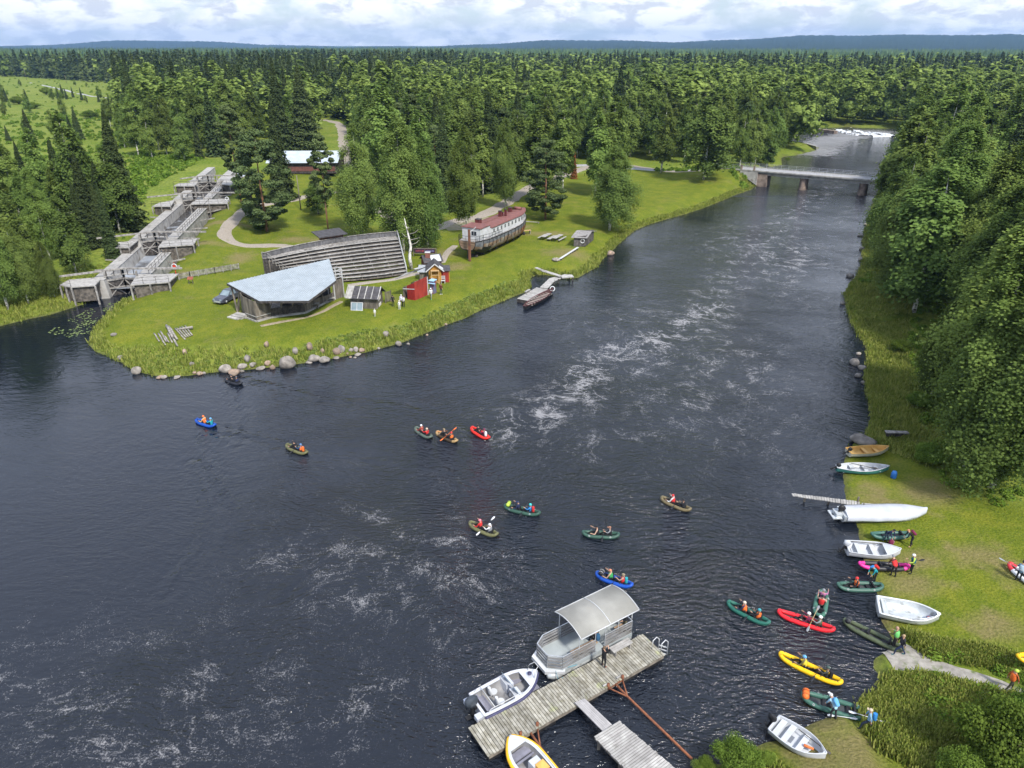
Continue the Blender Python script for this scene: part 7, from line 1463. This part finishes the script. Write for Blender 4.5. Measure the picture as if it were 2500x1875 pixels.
# ------------------------------------------------------------ people
def posej(kind,r=0):
    J={}; 
    def s(n,*p): J[n]=Vector(p)
    lean={'stand':0,'walk':.06,'bend':.75,'photo':-.05,'sit':-.02,'sit2':.12,'bench':.03,'hold':.15,'kid':0,'kneel':.5}[kind]
    if kind in('sit','sit2'): pel=Vector((0,0,.30))
    elif kind=='bench': pel=Vector((0,0,.55))
    elif kind=='kneel': pel=Vector((0,0,.55))
    else: pel=Vector((0,0,.95))
    up=Vector((math.sin(lean),0,math.cos(lean))); s('pel',*pel); s('sp',*(pel+up*.22)); s('ch',*(pel+up*.42)); s('nk',*(pel+up*.56)); hd=Vector((math.sin(lean*.6),0,math.cos(lean*.6)))
    s('hd',*(J['nk']+hd*.12+Vector((.02,0,0)))); s('ht',*(J['nk']+hd*.23+Vector((.02,0,0)))); s('ns',*(J['hd']+Vector((.115,0,.0))))
    for sg,n in((1,'l'),(-1,'r')):
        s('sh'+n,*(J['nk']-up*.06+Vector((0,.18*sg,0)))); hip=pel+Vector((0,.1*sg,-.04)); s('hp'+n,*hip)
        if kind in('sit','sit2'): kn=(.42,.15*sg,.46);an=(.80,.13*sg,.22);to=(.86,.15*sg,.36)
        elif kind=='bench': kn=(.42,.12*sg,.52);an=(.45,.12*sg,.09);to=(.6,.13*sg,.05)
        elif kind=='kneel': kn=(.32,.14*sg,.5) if sg>0 else (.1,.14*sg,.1); an=(.28,.14*sg,.09) if sg>0 else (-.3,.14*sg,.08); to=(.44,.14*sg,.04) if sg>0 else (-.42,.14*sg,.04)
        elif kind=='walk': kn=(.22*sg+.08,.1*sg,.52);an=(.33*sg-.05*(sg<0),.1*sg,.10);to=(.33*sg+.15,.11*sg,.04)
        elif kind=='bend': kn=(.05+.05*sg,.13*sg,.52);an=(-.05+.08*sg,.13*sg,.09);to=(.12+.08*sg,.14*sg,.04)
        else: kn=(.03,.11*sg,.52);an=(0,.12*sg,.09);to=(.16,.14*sg,.04)
        s('kn'+n,*kn); s('an'+n,*an); s('to'+n,*to); S=J['sh'+n]
        if kind in('sit','sit2'): el=S+Vector((.18,.12*sg,-.24+.1*sg*(1 if kind=='sit' else -1)));wr=S+Vector((.42,.12*sg,-.14+.14*sg*(1 if kind=='sit' else -1)))
        elif kind=='photo': el=S+Vector((.16,.07*sg,-.16));wr=S+Vector((.3,-.1*sg,.06))
        elif kind=='bend': el=S+Vector((.1,.04*sg,-.27));wr=S+Vector((.2,-.02*sg,-.5))
        elif kind in('hold','kneel'): el=S+Vector((.06,.07*sg,-.26));wr=S+Vector((.3,.03*sg,-.3))
        elif kind=='walk': el=S+Vector((-.12*sg,.06*sg,-.25));wr=S+Vector((.02-.16*sg,.05*sg,-.47))
        elif kind=='bench': el=S+Vector((.05,.06*sg,-.27));wr=S+Vector((.27,.0,-.33))
        else: el=S+Vector((-.02,.06*sg,-.28));wr=S+Vector((.05,.07*sg,-.52))
        s('el'+n,*el); s('wr'+n,*wr); d=(wr-el).normalized(); pm=wr+d*.07; s('pm'+n,*pm); side=d.cross(Vector((0,1,0))) if abs(d.y)<.9 else Vector((0,0,1)); side.normalize()
        for k in range(4): a=pm+side*(.03-.02*k)+d*.035; c=a+d*(.045-.006*abs(k-1))+Vector((0,-.012*sg,-.008)); s('f%d'%k+n,*a); s('g%d'%k+n,*c)
        s('th'+n,*(wr+d*.03+side*.05+Vector((0,-.015*sg,0))))
    E=[('pel','sp'),('sp','ch'),('ch','nk'),('nk','hd'),('hd','ht'),('hd','ns')]
    for n in 'lr':
        E+=[('pel','hp'+n),('hp'+n,'kn'+n),('kn'+n,'an'+n),('an'+n,'to'+n),('ch','sh'+n),('sh'+n,'el'+n),('el'+n,'wr'+n),('wr'+n,'pm'+n),('wr'+n,'th'+n)]+[e for k in range(4) for e in(('pm'+n,'f%d'%k+n),('f%d'%k+n,'g%d'%k+n))]
    return J,E
RAD={'pel':(.15,.12),'sp':(.135,.11),'ch':(.165,.12),'nk':(.06,.06),'hd':(.088,.1),'ht':(.075,.07),'ns':(.018,.018),'hp':.095,'kn':.06,'an':.045,'to':.035,'sh':.07,'el':.045,'wr':.03,'pm':.034,'th':.011}
PART={'nk':0,'hd':0,'ht':0,'ns':0,'wr':0,'pm':0,'th':0,'f':0,'g':0,'pel':2,'sp':1,'ch':1,'sh':1,'el':1,'hp':2,'kn':2,'an':2,'to':3}
BODY={}
def make_bodies():
    tmp=[]
    for kind in('stand','walk','bend','photo','sit','sit2','bench','hold','kneel'):
        J,E=posej(kind); nm=list(J); me=bpy.data.meshes.new('body_'+kind); me.from_pydata([J[n] for n in nm],[(nm.index(a),nm.index(c)) for a,c in E],[]); o=bpy.data.objects.new('body',me); COL.objects.link(o)
        md=o.modifiers.new('skin','SKIN'); md.use_smooth_shade=True; 
        for i,n in enumerate(nm):
            r_=RAD.get(n) or RAD.get(n[:2]) or .0095; r_=r_ if isinstance(r_,tuple) else (r_,r_); me.skin_vertices[0].data[i].radius=r_; me.skin_vertices[0].data[i].use_root=(i==0)
        o.modifiers.new('sub','SUBSURF').levels=1; tmp.append((kind,o,J,E))
    bpy.context.view_layer.update(); dg=bpy.context.evaluated_depsgraph_get()
    for kind,o,J,E in tmp:
        me=bpy.data.meshes.new_from_object(o.evaluated_get(dg)); me.name='body'; mi=[]
        segs=[(J[a],J[c],c) for a,c in E]+[(J['ch'],J['sp'],'sp')]
        for p in me.polygons:
            c=p.center; best=1e9;bp='ch'
            for a,q,n in segs:
                d=q-a; t=max(0,min(1,(c-a).dot(d)/max(d.length_squared,1e-8))); dd=(c-a-d*t).length-(.05 if n in('sp','ch') else 0)
                if dd<best: best=dd;bp=n; bt=t
            key=bp if bp in PART else (bp[:2] if bp[:2] in PART else bp[0]); v=PART.get(key,0)
            if key=='nk' and bt<.8: v=1
            if key=='wr' and bt<.75: v=1
            mi.append(v)
        me.polygons.foreach_set('material_index',mi); me.polygons.foreach_set('use_smooth',[True]*len(mi)); BODY[kind]=(me,J); bpy.data.objects.remove(o)
make_bodies()
_cm={}
def cm(c,r=.8):
    k=(tuple(c),r)
    if k not in _cm: _cm[k]=mat('cloth_%d'%len(_cm),tuple(c),tuple(a*.8 for a in c),8,r)
    return _cm[k]
SKIN=(.50,.30,.21); BLK=(.015,.016,.02); NAVY=(.02,.03,.08); WHT=(.72,.73,.75); RED=(.55,.03,.03); ORG=(.75,.16,.03); BLU=(.03,.20,.50); LBLU=(.12,.35,.62); GRN=(.04,.30,.09); LIM=(.45,.62,.08); TEAL=(.02,.30,.35); MAR=(.16,.02,.06); GRY=(.22,.23,.25); OLV=(.10,.10,.05); KHA=(.25,.20,.13); YEL=(.62,.50,.05)
def person(loc,rz,kind,label,shirt=NAVY,pants=BLK,head=None,hc=WHT,vest=None,pack=None,s_=1.,shoes=BLK,hair=(.10,.06,.04),group=None,skin=SKIN):
    e=empty('person',loc,rz,label,'person',group); e.scale=(s_,)*3; me,J=BODY[kind]; mi_=[0]*len(me.polygons); me.polygons.foreach_get('material_index',mi_); me=me.copy(); me.materials.clear()
    for c in(skin,shirt,pants,shoes): me.materials.append(cm(c))
    me.polygons.foreach_set('material_index',mi_); link('body',me,e); H=J['hd'];T=J['ht']; up=(T-H).normalized()
    b=MB(); c=H+up*.045
    if head=='helmet':
        b.ball(c,(.135,.12,.13),10,5,0,True); b.build('helmet',cm(hc,.35),e)
    elif head=='cap':
        b.ball(c,(.118,.108,.10),10,5,0,True); b.box(c+Vector((.14,0,.01)),(.12,.15,.015)); b.build('cap',cm(hc),e)
    else:
        b.ball(c-Vector((.015,0,.02)),(.112,.10,.115),10,5,0,True); b.build('hair',cm(hair),e)
    if vest is not None:
        b=MB(); pe,sp,ch,nk=J['pel'],J['sp'],J['ch'],J['nk']; rg=[]
        for p,rx,ry in((pe.lerp(sp,.45),.16,.185),(sp,.165,.195),(ch,.165,.205),(ch.lerp(nk,.55),.12,.16)):
            rg.append([p+Vector((rx*math.cos(t*.6283),ry*math.sin(t*.6283),0)) for t in range(10)])
        b.loft(rg); b.build('life_vest',cm(vest),e)
    if pack is not None:
        b=MB(); p=J['ch'].lerp(J['sp'],.35); a=(J['nk']-J['pel']).normalized(); bk=Vector((-a.z,0,a.x)); rg=[]
        for t,w_ in((-.26,.10),(-.2,.15),(.1,.155),(.22,.10)): 
            q=p+a*t+bk*.24; rg.append([q+Vector((0,w_*math.sin(k*.785),0))+bk*(.12*math.cos(k*.785)) for k in range(8)])
        b.loft(rg); b.build('backpack',cm(pack),e)
    return e
def paddle(loc,rz,tilt,label,L_=2.2,bc=BLK,sc=BLK,pitch=0,group=None):
    e=empty('kayak_paddle',loc,0,label,'paddle',group); e.rotation_euler=(0,tilt,rz); b=MB(); b.tube([(-L_/2+.2,0,0),(L_/2-.2,0,0)],.018,6); b.build('shaft',cm(sc,.4),e)
    for sg in(-1,1):
        b=MB(); rg=[[(sg*(L_/2-.42+t*.45),w_*math.cos(k*1.0472),.012*math.sin(k*1.0472)+sg*.02*t) for k in range(6)] for t,w_ in((0,.02),(.25,.075),(.7,.10),(1.,.06))]; b.loft(rg if sg>0 else [r_[::-1] for r_ in rg]); b.build('blade',cm(bc,.4),e)
    return e
# ------------------------------------------------------------ packrafts
def raft_mesh(b,L_,W,r,rise,n=40,pw=.75,endr=.75,mi=lambda t:0):
    pts=[];rr=[]
    for k in range(n):
        t=2*math.pi*k/n; c,s_=math.cos(t),math.sin(t); x=(L_/2-r)*(1 if c>0 else -1)*abs(c)**.8; y=(W/2-r)*(1 if s_>0 else -1)*abs(s_)**pw; q=abs(c)**3; pts.append(Vector((x,y,r+rise*abs(c)**5))); rr.append(r*(1-(1-endr)*q))
    f0=len(b.f); b.tube(pts,rr,12,0,True)
    for j in range(n):
        m_=mi(pts[j].x/(L_/2))
        for i in range(12): b.m[f0+j*12+i]=m_
    return pts,rr
def raft(label,a,c,col,seats=2,L_=None,W=.98,ncol=None,z=0,rise=.18,emblem=False,group=None,fl=(.06,.065,.07),kind='packraft',decor=None,seatc=None):
    C_,rz,Lp=between(a,c,.2); L_=L_ or Lp; e=empty(kind,(C_.x,C_.y,z),rz,label,'packraft',group); m_=cm(col,.42); b=MB()
    if ncol: raft_pts,rr=raft_mesh(b,L_,W,.16,rise,mi=lambda t:1 if abs(t)>.66 else 0)
    else: raft_pts,rr=raft_mesh(b,L_,W,.16,rise)
    b.build('tube',[m_,cm(ncol or col,.42)],e)
    b=MB(); n=len(raft_pts); vs=[(p.x*.93,p.y*.85,p.z*.45-.02) for p in raft_pts]; b.add(vs+[(0,0,.03)],[(k,(k+1)%n,n) for k in range(n)]); b.build('floor',cm(fl,.6),e)
    for k in range(seats):
        x=(-.62,.42)[k] if seats==2 else -.2; x*=L_/3.2; b=MB(); b.box((x,0,.13),(.42,W-.42,.14)); b.box((x-.24,0,.3),(.1,W-.44,.32),0,0,.15); b.build('seat',cm(seatc or BLK,.7),e)
    b=MB(); m=0
    for j in range(2,n,5): p=raft_pts[j]; b.box((p.x,p.y,p.z+rr[j]+.004),(.09,.07,.012)); 
    b.build('strap_patch',cm((.05,.05,.05),.6),e)
    if emblem:
        for j in(6,13,26,33): p=raft_pts[j]; sg=1 if p.y>0 else -1; b=MB(); ring(b,(p.x,p.y+sg*rr[j]*.72,p.z+rr[j]*.72),.055,.014,(0,sg,1),0,12); b.build('valve_emblem',m_white,e)
    return e,C_,rz,L_
def crew(e,C_,rz,L_,z,people,pads=True,both=True):
    xs=(-.75,.28) if L_>2.6 else (-.72,.12)
    d=Vector((math.cos(rz),math.sin(rz),0)); s_=Vector((-d.y,d.x,0))
    for i,pr in enumerate(people):
        if pr is None: continue
        off=pr.pop('x',xs[i]*L_/3.4); kind=pr.pop('kind','sit' if i%2==0 else 'sit2'); face=pr.pop('face',0); pc=pr.pop('pc',BLK); sc=pr.pop('sc',BLK); pl=pr.pop('pl',' '.join(('paddle of '+pr['label']).split()[:16])); pad=pr.pop('pad',True); ht=pr.pop('tilt',(.42 if kind=='sit' else -.42))
        q=C_+d*off; loc=Vector((q.x,q.y,z-.08)); person(loc,rz+face,kind,pr.pop('label'),**pr)
        if pad: f=Vector((math.cos(rz+face),math.sin(rz+face),0)); pos=loc+f*.45+Vector((0,0,.72)); paddle(pos,rz+face+math.pi/2+(.25 if i else -.2),ht,pl,2.1,pc,sc)
T='in the'
def two(label,a,c,col,p1,p2,**k):
    L_=k.pop('L_',None); r_=raft(label,a,c,col,L_=L_,z=-.05,**k); crew(*r_,-.05,[p1,p2]); return r_
DG=(.035,.085,.065); OL=(.13,.13,.06); BL=(.01,.07,.38)
two('small black packraft close to the boulders of the point',w4(385,158),w4(280,122),(.02,.022,.03),dict(label='rear paddler in black in the black packraft near the point',shirt=BLK,head='helmet',hc=(.1,.1,.12),vest=NAVY),dict(label='front paddler in black in the black packraft near the point',shirt=BLK,head='helmet',hc=(.05,.05,.06),vest=BLK),L_=3.0)
two('bright blue packraft, the one furthest left on the water',w4(208,440),w4(82,400),BL,dict(label='paddler with a teal jacket at the back of the leftmost blue packraft',shirt=TEAL,head='helmet',hc=LBLU,pad=False,x=-.9),dict(label='paddler with orange vest and white helmet in the leftmost blue packraft',shirt=(.6,.4,.2),vest=ORG,head='helmet',hc=ORG,x=.1),L_=3.0)
two('olive packraft alone left of the middle of the river',w4(828,625),w4(692,570),OL,dict(label='rear paddler with orange backpack in the lone olive packraft',shirt=(.02,.08,.2),head='helmet',hc=(.1,.2,.4),pack=ORG,vest=ORG),dict(label='front paddler in black in the lone olive packraft',shirt=BLK,head='helmet',hc=BLK),L_=3.1)
two('grey-green packraft at the left of the group of three in mid river',w4(1660,515),w4(1570,460),(.09,.12,.10),dict(label='rear paddler in red with pale helmet in the grey-green packraft',shirt=RED,head='helmet',hc=(.6,.45,.35)),dict(label='front paddler with white helmet in the grey-green packraft',shirt=(.3,.05,.04),head='helmet',hc=WHT,pad=False),L_=2.9)
r_=two('brown packraft edged with tan rope in the middle of the group of three',w4(1838,545),w4(1708,485),(.05,.035,.02),dict(label='rear paddler with orange vest in the tan-edged packraft',shirt=BLK,vest=ORG,head='helmet',hc=RED,pc=ORG,sc=ORG),dict(label='front paddler in black with khaki helmet in the tan-edged packraft',shirt=BLK,head='helmet',hc=KHA,pc=ORG,sc=ORG),L_=3.1,ncol=(.36,.24,.11))
two('bright red packraft at the right of the group of three',w4(2062,530),w4(1935,450),(.72,.03,.02),dict(label='rear paddler in dark maroon in the red packraft of the group of three',shirt=MAR,head='helmet',hc=MAR,pack=WHT,pad=False),dict(label='front paddler in black in the red packraft of the group of three',shirt=BLK,head='helmet',hc=BLK),L_=3.1)
r_=two('dark green packraft with a lime dry bag on its bow',w5(815,275),w5(475,200),DG,dict(label='rear paddler in blue with turquoise helmet and red pack behind the lime bag raft bow',shirt=BLU,pack=RED,head='helmet',hc=(.05,.5,.5)),dict(label='front paddler in navy in the raft with the lime dry bag',shirt=NAVY,head='cap',hc=NAVY),emblem=True)
def bag(C_,rz,off,z,label,col,m2=BLK,s_=1.,side=0):
    d=Vector((math.cos(rz),math.sin(rz),0)); q=C_+d*off+Vector((-d.y,d.x,0))*side; e=empty('dry_bag',(q.x,q.y,z),rz,label,'bag'); e.scale=(s_,)*3; b=MB(); b.tube([(0,-.3,.14),(0,-.24,.16),(0,.22,.16),(0,.3,.14)],[.08,.17,.17,.08],10); b.build('sack',cm(col,.5),e); b=MB(); 
    for y in(-.12,.12): ring(b,(0,y,.16),.175,.012,(0,1,0))
    b.build('strap',cm(m2),e)
bag(r_[1],r_[2],r_[3]*.36,.33,'black and lime dry bag strapped to the bow of the dark green packraft',LIM)
two('olive green packraft with two people in red and white in mid river',w5(430,470),w5(165,350),OL,dict(label='rear paddler in white top and white helmet in the mid-river olive packraft',shirt=WHT,head='helmet',hc=WHT,vest=GRY,pc=WHT),dict(label='front paddler in red with pink helmet in the mid-river olive packraft',shirt=RED,head='helmet',hc=(.7,.2,.25),pc=BLK))
two('olive brown packraft furthest right on the open river',w5(2172,245),w5(1888,125),(.16,.13,.07),dict(label='rear paddler in black with a helmet in the olive brown packraft',shirt=BLK,head='helmet',hc=BLK,vest=BLK),dict(label='front paddler in white and red in the olive brown packraft',shirt=WHT,vest=RED,head='helmet',hc=RED))
two('dark green packraft with white round emblems above the blue one',w5(1530,465),w5(1175,445),DG,dict(label='rear paddler in grey shirt and black vest in the emblem packraft',shirt=GRY,vest=BLK,head='cap',hc=(.3,.15,.1)),dict(label='bare-armed front paddler with black vest in the emblem packraft',shirt=(.5,.33,.25),vest=BLK,head='cap',hc=BLK,pad=False),emblem=True)
r_=two('royal blue packraft just above the tour boat',w5(1650,925),w5(1300,805),BL,dict(label='rear paddler with turquoise pack and red vest in the royal blue packraft',shirt=(.4,.25,.2),vest=RED,pack=TEAL,head='helmet',hc=KHA),dict(label='front paddler with green vest in the royal blue packraft',shirt=(.45,.3,.22),vest=GRN,head='helmet',hc=(.5,.2,.12)))
bag(r_[1],r_[2],r_[3]*.33,.3,'black and white bag on the bow of the royal blue packraft',BLK,WHT)
d6=lambda x,y:(x,y)
two('dark teal green packraft between the open water and the red one',d6(1660,1346),d6(1574,1302),(.02,.12,.09),dict(label='rear paddler with orange vest in the teal green packraft',shirt=BLK,vest=ORG,head='helmet',hc=(.05,.3,.35)),dict(label='front paddler with orange vest and pale helmet in the teal green packraft',shirt=NAVY,vest=ORG,head='helmet',hc=(.6,.5,.4)),L_=3.3)
two('long bright red packraft nearest the right shore',r3(470,405),r3(30,262),(.68,.02,.03),dict(label='rear paddler in grey-green with white helmet in the long red packraft',shirt=GRY,vest=OLV,head='helmet',hc=WHT,pc=GRY,sc=(.5,.4,.2)),dict(label='front paddler in maroon with white helmet in the long red packraft',shirt=MAR,head='helmet',hc=WHT,pad=False,x=-.2),L_=3.9)
r_=two('green packraft pointing straight away behind the long red one',r3(365,290),r3(405,70),(.06,.16,.12),dict(label='paddler with red vest and black helmet in the green packraft behind the red one',shirt=(.5,.33,.26),vest=RED,head='helmet',hc=BLK,x=-.05),dict(label='person with striped top at the bow of the green packraft behind the red one',shirt=(.4,.15,.3),head='helmet',hc=GRY,pad=False,x=.55),emblem=True,L_=3.1)
two('bright yellow packraft near the right shore',r3(520,870),r3(60,655),(.80,.48,.01),dict(label='rear paddler in black with a dark pack in the yellow packraft',shirt=(.05,.055,.05),pack=BLK,head='helmet',hc=(.05,.08,.07),x=-1.0),dict(label='front paddler with yellow vest and blue helmet in the yellow packraft',shirt=(.15,.13,.05),vest=YEL,head='helmet',hc=LBLU,x=.35,pad=False),L_=4.1)
# rafts at and on the shore
r_=raft('dark green packraft being boarded at the shore, white emblems on its side',r2(935,1590),r2(535,1585),(.05,.12,.095),z=-.03,emblem=True,L_=3.5,W=1.1)
crew(*r_,-.03,[None,dict(label='seated paddler with orange vest in the packraft being boarded at the shore',shirt=BLK,vest=ORG,head='helmet',hc=RED,x=.25)])
person(G(*r2(850,1555))+Vector((.1,.1,.05)),R(200),'bend','person in teal jacket with a red backpack stepping into the packraft at the shore',shirt=TEAL,pack=RED,head='cap',hc=BLU)
r_=raft('black packraft with bright pink ends on the grass',r2(1160,1440),r2(728,1420),(.03,.03,.035),z=.25,ncol=(.75,.04,.30),L_=3.9,W=.95); 
g_=G(*r2(1030,1500)); person(g_,R(95),'bend','person in red top and red vest bending over the pink-ended packraft',shirt=(.1,.02,.02),vest=RED,head='cap',hc=GRY)
g_=G(*r2(1190,1472)); person(g_,R(170),'hold','person in lime jacket and white hood holding a paddle beside the pink-ended packraft',shirt=LIM,vest=(.02,.10,.13),head='helmet',hc=WHT); paddle(g_+Vector((-.35,0,1.05)),R(5),-.12,'black paddle held by the person in the lime jacket',2.3)
r_=raft('dark green packraft lying on the grass between the covered boat and the white motorboat',r2(1168,1155),r2(830,1160),(.05,.13,.11),z=.32,L_=3.3)
g_=G(*r2(960,1195)); person(g_,R(-60),'bend','person in dark clothes bending over the packraft on the grass',shirt=NAVY,pants=(.05,.08,.11),head=None,hair=BLK)
e=empty('backpack',G(*r2(1010,1215)),.3,'dark red and black rucksack on the grass beside the dark green packraft','bag'); b=MB(); b.loft([[(.2*s_*math.cos(k*.785),.15*s_*math.sin(k*.785),z) for k in range(8)] for z,s_ in((0,.8),(.1,1.1),(.35,1.05),(.5,.6))]); b.build('sack',cm(MAR),e); b=MB(); b.box((.17,0,.25),(.1,.2,.25)); b.build('pocket',cm((.4,.2,.22)),e)
g_=G(*r2(1190,1232)); person(g_,R(165),'bend','person with black shorts and a maroon backpack leaning over the packraft by the covered boat',shirt=BLK,pants=BLK,pack=MAR,head=None,hair=(.45,.2,.1),shoes=SKIN)
r_=raft('olive packraft half in the water at the foot of the ramp',r3(1040,560),r3(670,375),(.08,.10,.055),z=.0,L_=4.1); bag(r_[1],r_[2],r_[3]*.40,.30,'black bag at the water end of the olive packraft by the ramp',BLK,GRY)
g_=G(*r3(1035,575)); person(g_,R(120),'hold','person with green and white vest standing at the end of the olive packraft',shirt=OLV,vest=(.15,.5,.15),head=None,hair=(.4,.25,.18))
g_=G(*r3(1085,640)); person(g_,R(165),'walk','person in black with orange shoulder straps on the ramp beside the olive packraft',shirt=BLK,vest=(.03,.03,.04),pants=NAVY,head=None,hair=(.35,.25,.15),shoes=(.03,.12,.15))
r_=raft('wide dark green packraft at the reeds with an orange bag on its bow',r3(750,1175),r3(290,1035),(.05,.13,.10),z=.03,L_=4.1,W=1.25,emblem=True); bag(r_[1],r_[2],r_[3]*.42,.28,'orange bag on the bow of the wide dark green packraft',ORG,(.3,.05,.02),1.2)
g_=G(*r3(490,1210)); person(Vector((g_.x,g_.y,max(g_.z,-.1))),R(115),'bend','person in pale blue with a bright blue backpack leaning over the wide green packraft',shirt=(.3,.5,.65),pack=LBLU,head='cap',hc=(.6,.6,.6),pants=(.03,.03,.04))
g_=G(*r3(790,1320)); person(g_,R(150),'walk','person with a blue backpack and straw hat walking behind the wide green packraft',shirt=(.2,.38,.55),pack=BLU,head='cap',hc=(.5,.42,.32),pants=(.02,.03,.06))
paddle(Vector((g_.x+.3,g_.y+.5,g_.z+.5)),R(-15),.15,'pale paddle carried by the person with the straw hat',2.2,WHT,WHT)
for k_,(p,q) in enumerate(((r3(575,1205),r3(650,1222)),)): 
    a=G(*p); paddle(a+Vector((0,0,.1)),R(-10),0,'white paddle lying under the wide green packraft',1.6,WHT,WHT)
r_=raft('white packraft with red patches cut by the right edge of the photo',r2(2330,1700),r2(2112,1530),(.65,.67,.7),z=.9,ncol=(.6,.04,.05),L_=3.6); g_=G(*r2(2150,1545)); person(g_,R(60),'hold','person in grey-blue with a dark cap carrying the white and red packraft',shirt=(.12,.2,.32),head='cap',hc=BLK,pants=BLK,vest=(.35,.45,.55)); paddle(g_+Vector((-.55,.1,1.3)),R(-35),.3,'grey paddle beside the white and red packraft',2.,(.3,.33,.37),GRY)
r_=raft('yellow packraft carried along the ramp, cut by the right edge of the photo',r3(2430,840),r3(2140,850),(.80,.48,.01),z=1.7,L_=3.2); g_=G(*r3(2065,965)); person(g_,R(5),'walk','person with lime helmet and orange vest carrying the yellow packraft up the ramp',shirt=(.4,.1,.03),vest=ORG,head='helmet',hc=LIM,pants=(.05,.05,.03))
# people on the lawn and jetty
def standp(c,rz,label,kind='stand',**k): person(G(*c),R(rz),kind,label,**k)
standp(g9(1438,268),-80,'person all in black standing left of the group beside the grey cabin gate',shirt=BLK,head='cap',hc=BLK)
standp(g9(1553,262),-70,'tall person in a lilac-white top and black trousers behind the child in white',shirt=(.6,.6,.72),head='cap',hc=WHT,pants=BLK)
standp(g9(1582,275),-110,'person in white jacket and black trousers on the right of the lawn group','hold',shirt=(.68,.68,.74),head=None,pants=BLK)
standp(g9(1525,305),-90,'child dressed all in white in front of the lawn group',shirt=WHT,pants=WHT,head='helmet',hc=WHT,s_=.75,shoes=WHT)
standp(g9(1193,400),-90,'small child in white alone on the lawn below the grey cabin',shirt=WHT,pants=(.5,.48,.45),head='helmet',hc=WHT,s_=.62,shoes=WHT)
standp(g9(1952,170),-100,'person in hooded white jacket and dark leggings next to the red shed',shirt=WHT,pants=GRY,head='helmet',hc=WHT,shoes=(.1,.5,.2),kind='walk')
standp(g9(2085,105),-90,'person in maroon top and dark jeans to the right of the red shed',shirt=(.10,.015,.02),pants=(.03,.05,.07),head=None,shoes=WHT,hair=(.15,.07,.05))
p_=at(n1(1302,798),.65); person(p_,R(40),'photo','person in black standing on the main jetty taking a picture with raised hands',shirt=BLK,pants=BLK,head=None,hair=(.12,.08,.05),shoes=(.2,.06,.04))
def onboat(x,y,z,rz,kind,label,**k):
    M_=Matrix.Translation(tc_.location)@Matrix.Rotation(tc_.rotation_euler.z,4,'Z'); v=M_@Vector((x,y,z)); person(v,tc_.rotation_euler.z+rz,kind,label,**k)
onboat(TL-.3,.45,dkz,R(170),'hold','person in dark jacket and camouflage trousers standing at the stern rail of the tour boat',shirt=BLK,pants=(.14,.13,.08),head=None)
onboat(4.2,TW-.4,dkz,R(-90),'bench','seated passenger in grey-blue under the tour boat canopy, further from the jetty',shirt=(.15,.19,.28),pants=(.2,.15,.12),head=None)
onboat(3.0,.5,dkz,R(90),'bench','seated passenger in black with a blue bag under the tour boat canopy near the jetty',shirt=BLK,pants=BLK,pack=(.03,.10,.2),head=None)
bpy.context.view_layer.update()
